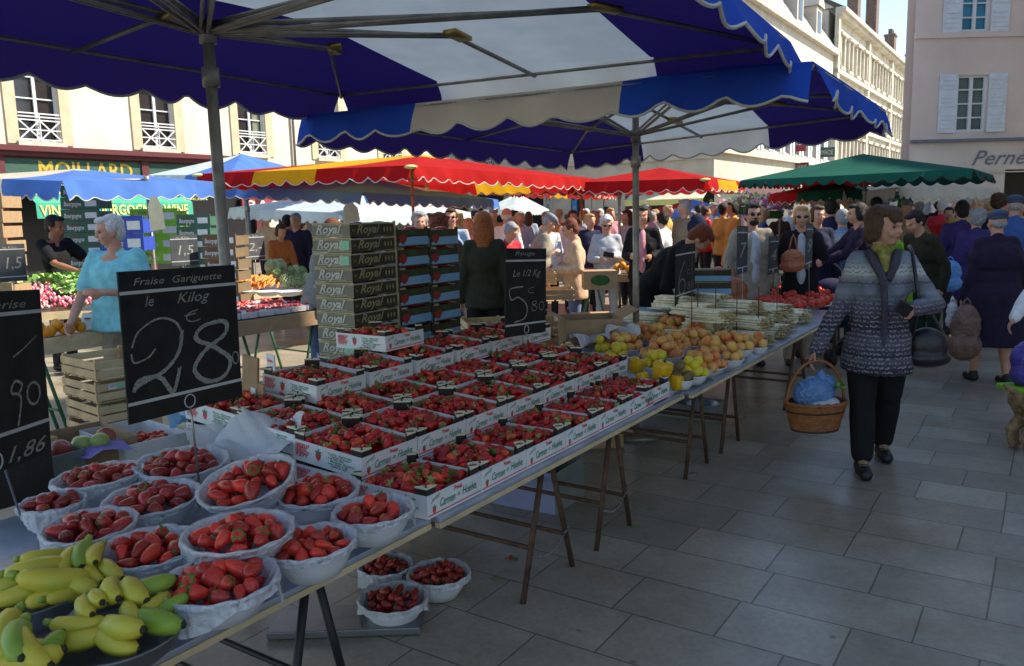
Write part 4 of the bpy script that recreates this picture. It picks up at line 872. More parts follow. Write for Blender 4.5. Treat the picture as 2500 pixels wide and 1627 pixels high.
# ---------------------------------------------------------------- asparagus, tomatoes
mat('asparagus', (.86, .78, .54), .5, .2, 30); mat('asparagus_tip', (.50, .40, .20), .5, .25, 40)
def asparagus(c, rz, label, n=34, L=.30, seed=0):
    q = random.Random(seed); mb = MB(); mb.smooth = True; k = 0
    for i in range(n):
        r = q.uniform(.007, .0105); lay = i % 5; x = (q.random() - .5) * .24 * (1 - lay * .12); z = r + lay * .017; y = q.uniform(-.02, .02); d = q.uniform(-.012, .012)
        mb.use('asparagus'); mb.tube([(x, y - L / 2, z), (x + d * .5, y, z + .002), (x + d, y + L / 2 - .03, z + .003)], r, 6)
        mb.use('asparagus_tip'); mb.tube([(x + d, y + L / 2 - .03, z + .003), (x + d, y + L / 2 - .012, z + .003), (x + d, y + L / 2 + .008, z + .003)], [r, r * .9, r * .2], 6)
    tag(mb.build('asparagus_bundle', None, c, (0, 0, rz)), label, 'asparagus', 'bundles of white asparagus')
zs = lambda x, y: (1700 + x / 2.975, 400 + y / 2.975)
AP = []
for i, (u, v, z, dz) in enumerate([(5.35, -1.85, 0, 0), (5.55, -2.05, 0, 0), (5.8, -1.80, 0, .0), (5.75, -2.3, 0, .2), (6.0, -2.05, 0, -.1), (6.25, -1.80, 0, .1), (6.05, -2.4, 0, .2), (6.3, -2.2, 0, .0), (6.6, -1.85, 0, -.1), (6.5, -2.1, .0, .2), (6.8, -2.0, 0, 0), (7.1, -1.85, 0, .1),
        (5.75, -2.1, .07, 0), (6.1, -2.2, .07, .15), (6.4, -2.0, .07, 0), (5.9, -2.65, .07, .1), (6.25, -2.55, .0, 0), (5.55, -2.0, .14, .1), (5.9, -2.25, .14, -.1), (6.2, -2.0, .14, .1), (6.5, -1.9, .07, .1), (6.85, -1.95, .07, 0), (5.95, -1.85, .07, .1), (6.65, -2.3, .0, .2), (6.95, -2.25, 0, .1), (7.3, -1.9, 0, 0), (7.4, -2.15, 0, .15), (6.2, -2.65, .07, 0), (6.5, -2.6, .10, .1), (6.1, -2.5, .16, .1), (6.4, -2.3, .16, -.1), (6.8, -2.4, .08, 0)]):
    asparagus(UV(u, v, ZT + z * 1.3 + .01), ROTZ + PI / 2 + R_(180) + dz - .25, 'bundle of pale asparagus, %s, %s' % (['nearest the apricots', 'behind the price rods', 'along the aisle edge', 'in the middle of the pile', 'towards the tomatoes', 'on the back edge', 'at the foot of the pile', 'leaning on its neighbours', 'under the top layer', 'beside the tomatoes', 'with browned tips'][i % 11], ['low down', 'stacked second', 'on the third layer', 'at the far side'][i // 11]), seed=i, n=54)
for i, (x, y) in enumerate([(430, 930), (520, 880), (480, 990), (560, 940), (650, 900), (600, 1000), (700, 960), (750, 900), (800, 960), (850, 920), (700, 1010), (780, 1020), (870, 1000), (900, 950), (940, 990), (960, 950)]):
    px, py = zs(x, y)
    for k in range(7):
        p = P(px + rnd.uniform(-16, 16), py + rnd.uniform(-8, 8), ZT + .05 + rnd.uniform(0, .05)); put('tomato', p, 'ripe red tomato in the heap behind the asparagus', 'tomatoes in the heap behind the asparagus', rnd.uniform(1.0, 1.3))
px, py = zs(690, 1010); metal_bowl(px, py, 200, ZT + .03, 'flat tray under the heap of tomatoes', .03, m='bowl_white')
tabletop(7.2, 8.9, -3.7, -2.9, ZT - .02, 'side table behind the tomatoes and asparagus')

# ---------------------------------------------------------------- scale, pans, floor boxes
def box_open(c, d, rz, label, m='kraft_card', name='cardboard_box', t=.006, fl=0, cat='box', inner=None, group=None):
    root = empty(name, c, rz, label, cat, group); mb = MB().use(m); x, y, z = d
    mb.box((x / 2, 0, z / 2), (t, y, z)); mb.box((-x / 2, 0, z / 2), (t, y, z)); mb.box((0, y / 2, z / 2), (x - t, t, z)); mb.box((0, -y / 2, z / 2), (x - t, t, z)); mb.box((0, 0, t), (x - t, y - t, t)); mb.build('body', root)
    if fl:
        fb = MB().use(m)
        for sx in (-1, 1): fb.add([(sx * x / 2, -y / 2, z), (sx * x / 2, y / 2, z), (sx * (x / 2 + fl), y / 2, z + fl * .5), (sx * (x / 2 + fl), -y / 2, z + fl * .5)], [(0, 1, 2, 3)]); fb.build('flap', root); fb = MB().use(m)
    return root
def scale_(c, rz, label, w=.34, d=.3, h=.12, disp=False, base='steel'):
    root = empty('weighing_scale', c, rz, label, 'scale', None); mb = MB().use(base); mb.box((0, 0, h * .4), (w * .8, d * .8, h * .8)); mb.build('base', root, bevel=.01)
    mb = MB().use('steel'); mb.box((0, 0, h + .008), (w, d, .016)); mb.box((0, 0, h * .9), (.06, .06, h * .3)); mb.build('pan', root, bevel=.005)
    if disp:
        mb = MB().use('white_card'); mb.add([(-.17, -d * .45, .02), (.17, -d * .45, .02), (.17, -d * .45 - .10, .0), (-.17, -d * .45 - .10, 0), (-.17, -d * .42, .12), (.17, -d * .42, .12)], [(0, 1, 2, 3), (4, 5, 2, 3), (4, 3, 0), (5, 1, 2), (0, 1, 5, 4)]); mb.build('display', root)
        kb = MB().use('ink_grey')
        nrm = Vector((0, -.10, .12)).normalized()
        for k in range(4): kb.box((-.12 + k * .08, -d * .45 - .045, .082), (.04, .02, .01))
        kb.build('keypad', root)
    return root
scale_(P(1600 - 20, 805, ZT + .02), ROTZ, 'stainless steel weighing scale beside the second umbrella pole', .42, .3, .15)
for i, (x, y, w_, z, lb) in enumerate(((1480, 815, 110, ZT + .09, 'empty grey pan with a plastic bag beside the scale'), (1598, 778, 90, ZT + .13, 'upturned round pan behind the scale'), (1600, 786, 88, ZT + .10, 'lower of the two stacked round pans behind the scale'), (1410, 858, 90, ZT + .05, 'flat empty pan behind the last raised tray'))): metal_bowl(x, y, w_, z, lb, .05, m='zinc')
sheet('plastic_bag', P(1440, 845, ZT + .08), .24, .2, .05, 'plastic_bag', 21, 'thin white plastic bag lying beside the lemons', 'plastic bag', .3)
sheet('plastic_bag', P(1525, 830, ZT + .11), .22, .16, .06, 'plastic_bag', 22, 'thin white plastic bag over the rim of the pan', 'plastic bag', -.3)
mat('grey_card', (.20, .22, .20), .6, .1); mat('blue_grey_card', (.24, .26, .42), .6, .1)
b_ = box_open(UV(3.88, -2.44, .0), (.42, .36, .24), ROTZ + .05, 'deep grey box standing on the ground under the strawberry trays', 'grey_card', name='storage_box')
mb = MB().use('blue_grey_card'); mb.box((0, -.184, .12), (.42, .003, .235)); mb.build('end_panel', b_)
mb = MB().use('grey_metal'); c = P(960, 1520, .02); mb.box((0, 0, 0), (.62, .22, .03)); tag(mb.build('metal_plate', None, P(850, 1515, .02), (0, 0, .02), bevel=.004), 'flat dark metal plate on the paving under the floor bowls', 'plate')
metal_bowl(1716, 985, 80, .18, 'empty enamel basin on a stand under the apricot table', .1, m='zinc')
box_open(P(1680, 1012, .0), (.5, .3, .12), ROTZ, 'low grey crate on the ground under the lemons', 'grey_card', name='crate', cat='crate')
qb = D(1440, 800, 5.75); box_open((qb.x, qb.y, 0), (.40, .34, .93), .1, 'tall brown cardboard box behind the flat pan', fl=.12)
mat('leaf_litter', (.10, .16, .04), .8)
for i, (x, y, lb) in enumerate(((1247, 1366, 'crushed strawberry scrap on the paving beside the near trestle'), (1590, 1246, 'green stalk on the paving past the second trestle'), (1550, 1289, 'green stalk at the foot of the second trestle'), (1210, 1415, 'small leaf on the paving left of the near trestle'), (1692, 1158, 'brown twig beside the third trestle foot'))):
    mb = MB().use('leaf_litter' if i != 4 else 'wood_dark'); 
    for k in range(3 if i == 0 else 1): mb.tube([(-.03 + .01 * k, 0, .004), (0, .008 * (k + 1), .008), (.035, -.01 * k, .004)], [.002, .005, .002], 5)
    if i == 0: mb.use('berry_1'); mb.ell((0, 0, .008), (.012, .01, .008), 8, 5)
    tag(mb.build('plant_scrap', None, P(x, y, 0)), lb, 'scrap')

# ---------------------------------------------------------------- box stacks behind the trays
mat('royal_grey', (.20, .18, .13), .7, .1, 12); mat('royal_dark', (.055, .045, .022), .6, .25, 20); mat('royal_ink', (.56, .55, .45), .7); mat('royal_gold', (.33, .29, .15), .6); mat('purple_film', (.10, .08, .30), .3, .3, 20); mat('mint', (.30, .58, .38), .7); mat('edge_pine', (.45, .37, .22), .8, .2)
def royal_mesh():
    W, L, H = .29, .38, .082; mb = MB()     # x: along stall face that looks towards aisle ; local x across, y along
    mb.use('royal_dark'); mb.box((0, 0, H * .42), (W, L, H * .80)); 
    o = Vector((-W / 2, -L / 2 - .001, 0)); xd = Vector((1, 0, 0)); yd = Vector((0, 0, 1))
    mb.use('royal_grey'); mb.add([o + xd * a + yd * b for a, b in ((0, .008), (W, .008), (W, H * .83), (0, H * .83))], [(0, 1, 2, 3)]); mb.use('royal_gold'); mb.add([o + xd * a + yd * b + Vector((0, -.001, 0)) for a, b in ((0, .0), (W, .0), (W, .007), (0, .007))], [(0, 1, 2, 3)])
    mb.add([o + xd * a + yd * b + Vector((0, -.001, 0)) for a, b in ((0, H * .80), (W, H * .80), (W, H * .86), (0, H * .86))], [(0, 1, 2, 3)])
    mb.use('royal_ink'); mb.text('Royal', o + xd * .03 + yd * .022, xd, yd, .050, .20, shear=.4, bold=.03, off=.003); mb.stroke([(.03, .016), (.24, .013)], .003, o, xd, yd, .003)
    o = Vector((W / 2 + .001, -L / 2, 0)); xd = Vector((0, 1, 0))
    mb.use('royal_gold'); mb.text('Le', o + xd * .012 + yd * .03, xd, yd, .02, .02, shear=.3, off=.002); mb.text('Royal', o + xd * .045 + yd * .02, xd, yd, .048, .20, shear=.4, bold=.025, off=.002)
    for k in range(3): mb.add([o + xd * (.28 + k * .028 + .007 * math.cos(a)) + yd * (.036 + .016 * math.sin(a)) + Vector((.002, 0, 0)) for a in np.arange(0, 6.2, .8)], [tuple(range(8))])
    mb.use('edge_pine'); mb.box((W / 2 - .001, L / 2 - .006, H / 2), (.012, .012, H)); mb.box((0, -L / 2 + .004, H * .93), (W * .98, .01, H * .10)); mb.box((W / 2 - .01, 0, H * .86), (.012, L, .008))
    mb.use('purple_film'); mb.ell((W / 2 - .03, -L / 4, H * .9), (.03, .035, .010), 8, 5); mb.use('plastic_bag'); mb.ell((W / 2 - .03, L / 5, H * .9), (.03, .05, .010), 8, 5)
    mb.use('royal_dark'); mb.box((0, 0, H * .9), (W * .85, L * .85, H * .06)); return mb.mesh('cardboard_tray')
ROY = royal_mesh(); p0 = D(770, 700, 4.62); u0, v0 = uvof(p0)
for i in range(12):
    o = mo('cardboard_tray', ROY, None, UV(u0 + .19 + .004 * (i % 3), v0 + .145 - .005 * ((i * 7) % 3), ZT - .03 + i * .0835), (0, 0, ROTZ + .03 + .012 * ((i * 5) % 3 - 1)))
    tag(o, 'olive and grey fruit carton with cream lettering, %s from the top of its stack' % (['topmost', 'second', 'third', 'fourth', 'fifth', 'sixth', 'seventh', 'eighth', 'ninth', 'tenth', 'eleventh', 'twelfth'][11 - i]), 'carton', 'stacked olive fruit cartons')
    if i in (3, 4, 9, 10): mb = MB().use('mint'); mb.box((.095, -.192, .038), (.07, .003, .05)); mb.build('sticker', o)
mat('sky_card', (.22, .42, .62), .6, .08); mat('pic_red', (.30, .03, .02), .6)
def fraise_mesh():
    W, L, H = .40, .31, .120; mb = MB().use('royal_dark'); mb.box((0, 0, H * .45), (W, L, H * .86))
    mb.use('sky_card'); 
    for s in (1, -1): mb.add([(W / 2 + .001 if s > 0 else -W / 2 - .001, s * (-L / 2 + .02 + a), b) for a, b in ((.0, .008), (L - .02, .008), (L - .02, H * .50), (.07, H * .50), (.0, H * .2))], [(0, 1, 2, 3, 4)])
    mb.add([(a, -L / 2 - .001, b) for a, b in ((-W / 2, .008), (W / 2, .008), (W / 2, H * .48), (-W / 2, H * .48))], [(0, 1, 2, 3)])
    mb.use('pic_red'); mb.add([(W / 2 + .003, -L / 2 + .06 + a * .05, .05 + b * .036) for a, b in ((0, -1), (.6, -.4), (.9, .3), (.4, .75), (-.4, .75), (-.9, .3), (-.6, -.4))], [tuple(range(7))])
    mb.use('leaf_dark'); mb.add([(W / 2 + .003, L / 2 - .16 + a * .05, .08 + b * .018) for a, b in ((-1, 0), (0, -.8), (1, 0), (.3, 1), (-.5, .8))], [tuple(range(5))])
    mb.use('edge_pine'); mb.box((0, -L / 2 + .06, H * .93), (W * .96, .05, H * .1)); mb.use('berry_0'); mb.ell((.1, .1, H * .88), (.05, .06, .018), 8, 5); mb.use('royal_dark'); mb.box((W / 2 - .008, -L / 2 + .01, H * .9), (.014, .02, H * .2)); mb.box((W / 2 - .008, L / 2 - .01, H * .9), (.014, .02, H * .2)); return mb.mesh('strawberry_carton')
FRA = fraise_mesh()
for k, (px, Y, cnt, zt) in enumerate(((1004, 5.15, 8, 1.61), (1094, 5.42, 8, 1.6))):
    p = D(1010, 700, 5.1) - VV * .2 + UU * .316 * k
    for i in range(cnt):
        o = mo('strawberry_carton', FRA, None, (p.x + .004 * (i % 2), p.y, zt - (cnt - i) * .1235 + .0), (0, 0, ROTZ + .01 + k * .01)); 
        tag(o, 'dark and sky blue strawberry carton in the %s stack, %s' % (['left', 'right'][k], ['lowest', 'second from the bottom', 'third from the bottom', 'fourth from the bottom', 'fourth from the top', 'third from the top', 'second from the top', 'topmost'][i]), 'carton', 'sky blue strawberry cartons in two stacks')
for i in range(6):
    p = D(1728, 700, 7.5); o = mo('strawberry_carton', FRA, None, (p.x, p.y, .42 + i * .118), (0, 0, -.2)); tag(o, 'blue striped carton beside the bearded man, %s of six' % ['lowest', 'second', 'third', 'fourth', 'fifth', 'topmost'][i], 'carton', 'blue striped cartons by the bearded man')
# white end panel of an empty tray behind the raised row
mb = MB().use('white_card'); mb.box((0, 0, .12), (.006, .1, .24)); mb.use('ink_red'); 
for k in range(4): mb.text('Carmen', (-.004, .04, .2 - k * .05), (0, -1, 0), (0, 0, 1), .018, .07, off=.002, bold=.04)
tag(mb.build('card_panel', None, P(668, 975, ZT + .06), (0, 0, ROTZ + PI / 2 - .3)), 'upright white printed card panel at the end of the raised trays', 'card')
# wooden slatted crates
def crate_mesh(W, L, H, m='pine', mend='pine_light', sticker=False, n=2):
    mb = MB()
    for s in (-1, 1):
        for k in range(n): mb.use(m); mb.box((0, s * (L / 2 - .004), H * (k + .5) / n * .86 + .01), (W, .007, H / n * .68))
        for k in range(n): mb.use(mend); mb.box((s * (W / 2 - .004), 0, H * (k + .5) / n * .86 + .01), (.007, L - .016, H / n * .68))
        for t in (-1, 1): mb.use(m); mb.box((s * (W / 2 - .02), t * (L / 2 - .02), H / 2), (.025, .025, H))
    mb.use(m)
    for k in range(5): mb.box((W * (k / 4 - .5) * .85, 0, .004), (W * .16, L - .02, .006))
    if sticker:
        mb.use('white_card'); mb.box((W / 2 + .001, -.05, H * .72), (.002, .14, .035)); mb.use('mint'); mb.box((W / 2 + .003, -.05, H * .72), (.002, .05, .035))
        mb.use('ink_grey'); mb.text('CAT I', (W / 2 + .003, -.112, H * .69), (0, 1, 0), (0, 0, 1), .02, .035, off=.001)
    return mb.mesh('slatted_crate')
CR = crate_mesh(.5, .4, .135); CRS = crate_mesh(.5, .4, .135, sticker=True)
pc = D(232, 950, 5.0)
for i in range(6):
    o = mo('slatted_crate', CRS if i in (1, 4) else CR, None, (pc.x + .006 * (i % 2), pc.y + .2, i * .142), (0, 0, ROTZ - .12 + .01 * (i % 3))); tag(o, 'pine slatted crate under the radish stall, %s of its stack' % ['lowest', 'second', 'third', 'fourth', 'fifth', 'topmost'][i], 'crate', 'stack of pine slatted crates under the left stall')
for i, (px, py, Y, z, rz, lb) in enumerate(((1290, 760, 6.6, .55, .1, 'pale slatted crate behind the middle price slate, lower'), (1290, 740, 6.6, .69, .15, 'pale slatted crate behind the middle price slate, upper'), (1190, 700, 6.3, .45, .2, 'slatted crate lying right of the blue cartons, lower'), (1200, 640, 6.3, .59, .25, 'slatted crate right of the blue cartons, middle'), (1205, 620, 6.3, .73, .2, 'slatted crate right of the blue cartons, tipped on top'), (1340, 640, 8.6, .75, .0, 'open crate on the far table left of the woman in beige'), (1300, 640, 8.9, .9, .0, 'brown crate behind the old woman in red'))):
    p = D(px, py, Y); o = mo('slatted_crate', CRS if i == 0 else CR, None, (p.x, p.y, z), (0, 0, rz)); tag(o, lb, 'crate', 'slatted crates behind the middle of the stall')
box_open(D(1478, 640, 8.7) * Vector((1, 1, 0)) + Vector((0, 0, .78)), (.42, .3, .16), .1, 'brown printed box held up behind the woman in beige', fl=.05) if 0 else None
def pbox(c, d, rz, label, mk, m='kraft_card', group=None):
    mb = MB().use(m); mb.box((0, 0, d[2] / 2), d); mb.use(mk); mb.ell((0, -d[1] / 2, d[2] * .5), (d[0] * .3, .004, d[2] * .3), 10, 6); tag(mb.build('cardboard_box', None, c, (0, 0, rz), bevel=.004), label, 'box', group)
q = D(1445, 740, 8.8); pbox((q.x, q.y, 0), (.42, .3, .30), .1, 'orange printed fruit box on the ground behind the woman in beige, lower', 'orange_fruit'); pbox((q.x, q.y, .305), (.42, .3, .26), .05, 'orange printed fruit box behind the woman in beige, upper', 'orange_fruit')
q = D(1462, 650, 8.9); pbox((q.x, q.y, .83), (.36, .28, .2), .0, 'brown box with green mark on the table right of the woman in beige', 'leaf_dark')

# low boxes of apples and tomatoes between the slates
a_ = P(180, 1090, .70); bx_ = box_open(P(220, 1125, ZT - .03), (.40, .26, .12), ROTZ - .15, 'brown cardboard tray of apples on purple paper', 'kraft_card', name='fruit_tray', cat='tray')
mat('purple_paper', (.22, .18, .5), .7, .15); sheet('tissue_paper', P(215, 1100, ZT + .06), .34, .22, .02, 'purple_paper', 31, 'purple tissue lining under the apples', 'paper', ROTZ)
for x, y, k, lb in ((150, 1097, 'apple_red', 'red apple at the left of the brown tray'), (201, 1083, 'apple_green', 'pale green apple in the middle of the brown tray'), (242, 1080, 'apple_green', 'pale green apple right of its twin in the brown tray'), (258, 1066, 'apple_red', 'red apple at the back of the brown tray')): put('apple', P(x, y, ZT + .10), lb, 'apples in the brown tray', 1.0, m=k)
box_open(P(330, 1105, ZT - .03), (.44, .28, .10), ROTZ - .1, 'white and brown card box of small tomatoes', 'white_card', name='fruit_tray', cat='tray')
for i in range(22): put('tomato', P(360 + rnd.uniform(-28, 45), 1070 + rnd.uniform(-12, 12), ZT + .045), 'small tomato in the white and brown card box', 'small tomatoes in the card box', .5)
box_open(P(520, 1075, ZT - .03), (.22, .22, .12), ROTZ, 'small cream card box with pale blue lining', 'cap_cream', name='fruit_tray', cat='tray')
sheet('tissue_paper', P(470, 1050, ZT + .08), .16, .14, .05, 'sky_card', 33, 'pale blue tissue poking out beside the slate rod', 'paper', .2)
box_open(P(90, 1160, ZT), (.3, .24, .1), ROTZ, 'grey card box at the left edge under the near slate', 'grey_card', name='fruit_tray', cat='tray')
b0 = box_open(P(25, 1210, ZT), (.26, .2, .2), ROTZ, 'dark box at the left edge with a pale lid', 'cap_dark', name='storage_box'); mb = MB().use('kraft_card'); mb.box((0, 0, .21), (.3, .24, .015)); mb.build('lid', b0)
mb = MB().use('kraft_card'); mb.smooth = False; mb.box((0, 0, 0), (.10, .012, .26)); mb.box((.05, 0, -.05), (.08, .010, .14)); o = mb.build('paper_bag', None, D(612, 940, 3.5), (0, .12, ROTZ)); tag(o, 'brown paper bag hanging right of the big price slate', 'paper bag')
mb = MB().use('white_card'); mb.box((.03, -.01, -.02), (.03, .004, .03)); mb.build('tag', o)

# ---------------------------------------------------------------- chalk price slates
def slate(tl, tr, br, blw, label, draw, rod=None, group='chalk price slates', wl=.86, hb=.13, m='slate', ring=True):
    """corner survey: (px,py,depth)"""
    a, b, c, d = D(*blw), D(*br), D(*tr), D(*tl); x = (b - a); x.z *= .6; W = x.length; x.normalize(); y = Vector((0, 0, 1)) - x * x.z; y.normalize(); H = ((d - a).length + (c - b).length) / 2
    n = x.cross(y).normalized(); root = empty('price_slate', a, 0, label, 'sign', group)
    o = Vector((0, 0, 0)); mb = MB().use(m); mb.add([o + x * i + y * j + n * k for i in (0, W) for j in (0, H) for k in (-.006, 0)], [(0, 1, 3, 2), (4, 6, 7, 5), (0, 4, 5, 1), (2, 3, 7, 6), (0, 2, 6, 4), (1, 5, 7, 3)]); mb.build('board', root)
    mb = MB().use('chalk_white'); mb.stroke([(0, H * wl), (W, H * wl)], H * .022, o, x, y, .001); mb.stroke([(0, H * hb), (W, H * hb)], H * .022, o, x, y, .001)
    mb.use('chalk'); draw(mb, o, x, y, W, H); mb.build('chalk_writing', root)
    if rod is not None:
        ft = rod - a; top = x * (W * .5) + y * .012; rb = MB().use('steel'); rb.smooth = True; rb.tube([ft, Vector((ft.x * .3 + top.x * .7, ft.y * .3 + top.y * .7, top.z - .04)), top - n * .004], .004, 6)
        rb.build('rod', root)
        if ring: rb = MB().use('chalk_white'); rb.tube([x * (W * .5) + y * .03 + n * .002 + (x * math.cos(k * PI / 10) + y * math.sin(k * PI / 10)) * .022 for k in range(21)], .0022, 5); rb.build('ring', root)
    return root
def S(mb, o, x, y, W, H, pts, w, jit=.25, sm=6, dbl=True):
    pp = smooth_pts([(a * W, b * H) for a, b in pts], sm); mb.stroke(pp, w, o, x, y, .0018, jit)
    if dbl: mb.stroke([p + Vector((w * .5, w * .35)) for p in pp], w * .4, o, x, y, .0022, .6)
def dg2(x0, y0, w, h): return [(x0, y0 + h * .62), (x0 + w * .08, y0 + h * .72), (x0 + w * .05, y0 + h * .6), (x0 + w * .35, y0 + h * .68), (x0 + w * .7, y0 + h * 1.0), (x0 + w * .85, y0 + h * .8), (x0 + w * .7, y0 + h * .45), (x0 + w * .3, y0 + h * .1), (x0 + w * .02, y0 + h * .05), (x0 + w * .15, y0 + h * .18), (x0 + w * .45, y0 + h * .12), (x0 + w * .75, y0), (x0 + w * .95, y0 + h * .2)]
def dg8(x0, y0, w, h): return [(x0 + w * .75, y0 + h * .95), (x0 + w * .3, y0 + h * .9), (x0 + w * .1, y0 + h * .72), (x0 + w * .5, y0 + h * .56), (x0 + w * .95, y0 + h * .3), (x0 + w * .8, y0 + h * .05), (x0 + w * .35, y0), (x0 + w * .02, y0 + h * .22), (x0 + w * .3, y0 + h * .5), (x0 + w * .85, y0 + h * .72), (x0 + w * .9, y0 + h * .9), (x0 + w * .7, y0 + h * .96)]
def dg0(x0, y0, w, h): return [(x0 + w * (.5 + .5 * math.cos(k * PI / 6 + 1.2)), y0 + h * (.5 + .5 * math.sin(k * PI / 6 + 1.2))) for k in range(13)]
def d1(mb, o, x, y, W, H):
    S(mb, o, x, y, W, H, [(.05, .46), (.07, .40), (.18, .42), (.24, .47)], .005); S(mb, o, x, y, W, H, [(.06, .50), (.12, .60), (.28, .67), (.42, .63), (.47, .52), (.44, .42)], .006)
    S(mb, o, x, y, W, H, [(.47, .56), (.43, .42), (.30, .31), (.10, .25), (.05, .21), (.10, .28), (.26, .27), (.36, .15), (.43, .31)], .012)
    S(mb, o, x, y, W, H, dg8(.55, .17, .36, .45), .014); S(mb, o, x, y, W, H, dg0(.92, .26, .06, .09), .004)
    S(mb, o, x, y, W, H, [(.62, .70), (.54, .68), (.52, .64), (.57, .62), (.64, .63)], .004); S(mb, o, x, y, W, H, [(.50, .665), (.60, .675)], .004)
    mb.text('le', o + x * W * .18 + y * H * .76, x, y, H * .075, shear=.3); mb.text('Kilog', o + x * W * .44 + y * H * .76, x, y, H * .075, W * .30, shear=.35)
    mb.text('Fraise  Gariguette', o + x * W * .10 + y * H * .905, x, y, H * .05, W * .76, shear=.3)
slate((305, 665, 2.46), (586, 652, 2.88), (592, 972, 2.88), (316, 1038, 2.46), 'large black chalk slate priced 2.80 in front of the umbrella pole', d1, P(489, 1205, .76))
def d0(mb, o, x, y, W, H):
    S(mb, o, x, y, W, H, dg0(.80, .32, .12, .13), .006); S(mb, o, x, y, W, H, [(.72, .40), (.76, .45), (.70, .48), (.66, .42), (.74, .38), (.70, .22)], .006); S(mb, o, x, y, W, H, [(.70, .62), (.80, .66), (.92, .72)], .004)
    mb.text('1,86', o + x * W * .55 + y * H * .03, x, y, H * .09, W * .40, shear=.4); mb.text('Cerise', o + x * W * .45 + y * H * .90, x, y, H * .05, W * .4, shear=.3)
    S(mb, o, x, y, W, H, [(.3, .6), (.2, .5), (.25, .3), (.4, .3), (.45, .5), (.3, .62)], .006)
slate((-190, 735, 1.75), (89, 720, 2.25), (128, 1120, 2.25), (-175, 1225, 1.75), 'black chalk slate cut off by the left edge of the photo', d0, P(60, 1290, .70), wl=.87, hb=.20)
def d3(mb, o, x, y, W, H):
    S(mb, o, x, y, W, H, [(.40, .56), (.10, .54), (.12, .42), (.3, .44), (.5, .34), (.46, .2), (.2, .16)], .007, .3); S(mb, o, x, y, W, H, dg8(.62, .27, .14, .12), .004); S(mb, o, x, y, W, H, dg0(.82, .27, .12, .1), .004)
    S(mb, o, x, y, W, H, [(.68, .55), (.56, .53), (.56, .49), (.68, .48)], .003); mb.text('Le 1/2 Kg', o + x * W * .15 + y * H * .68, x, y, H * .08, W * .7, shear=.3); mb.text('Rouge', o + x * W * .2 + y * H * .92, x, y, H * .05, W * .5, shear=.3)
slate((1242, 608, 4.3), (1335, 612, 4.62), (1332, 816, 4.62), (1234, 825, 4.3), 'chalk slate priced 5.80 standing behind the raised strawberry trays', d3, P(1288, 905, ZT + .12))
def d4(mb, o, x, y, W, H):
    S(mb, o, x, y, W, H, [(.45, .72), (.25, .55), (.15, .35), (.2, .18), (.42, .2), (.45, .36), (.3, .42), (.17, .34)], .010, .3); S(mb, o, x, y, W, H, dg8(.6, .22, .12, .12), .005); S(mb, o, x, y, W, H, dg0(.78, .22, .12, .1), .005); S(mb, o, x, y, W, H, [(.7, .56), (.58, .54), (.6, .49), (.72, .49)], .005)
slate((1652, 600, 6.3), (1701, 594, 6.75), (1696, 731, 6.75), (1649, 747, 6.3), 'chalk slate priced 6.80 in front of the stooping man in black', d4, P(1675, 815, ZT + .06), wl=.84, hb=.16)
def dm(t):
    def f(mb, o, x, y, W, H): mb.text(t, o + x * W * .15 + y * H * .35, x, y, H * .32, W * .7, shear=.2); mb.text('le Kilo', o + x * W * .2 + y * H * .88, x, y, H * .07, W * .5)
    return f
mat('slate_faded', (.05, .055, .065), .6, .3)
slate((1801, 552, 6.9), (1826, 556, 7.5), (1824, 668, 7.5), (1799, 672, 6.9), 'narrow slate seen edge-on in front of the bearded man', dm('7'), P(1812, 790, ZT), m='slate_faded')
slate((1878, 578, 7.6), (1899, 580, 8.1), (1897, 668, 8.1), (1876, 672, 7.6), 'narrow slate between the bearded man and the woman in black', dm('4'), P(1888, 740, ZT), m='slate_faded')
slate((1968, 545, 7.0), (1984, 548, 7.6), (1982, 655, 7.6), (1966, 660, 7.0), 'narrow slate seen edge-on in front of the woman in black', dm('9'), P(1975, 770, ZT), m='slate_faded')
# thin price rods stuck in the asparagus
for i, (x, y0, y1, Y) in enumerate(((1704, 690, 812, 5.9), (1748, 690, 815, 5.8), (1800, 690, 822, 5.9), (1853, 700, 825, 5.9), (1690, 600, 800, 5.7), (1898, 700, 780, 6.4))):
    mb = MB().use('rust_iron'); a = D(x, y0, Y); mb.tube([a, Vector((a.x, a.y, ZT + .06))], .0035, 6); tag(mb.build('price_rod', None), ['thin rusty rod standing left in the asparagus', 'second thin rod in the asparagus from the left', 'third thin rod in the asparagus', 'thin rod standing at the right of the asparagus', 'thin rod beside the slate priced 6.80', 'thin rod by the tomatoes'][i], 'rod', 'thin price rods in the asparagus')
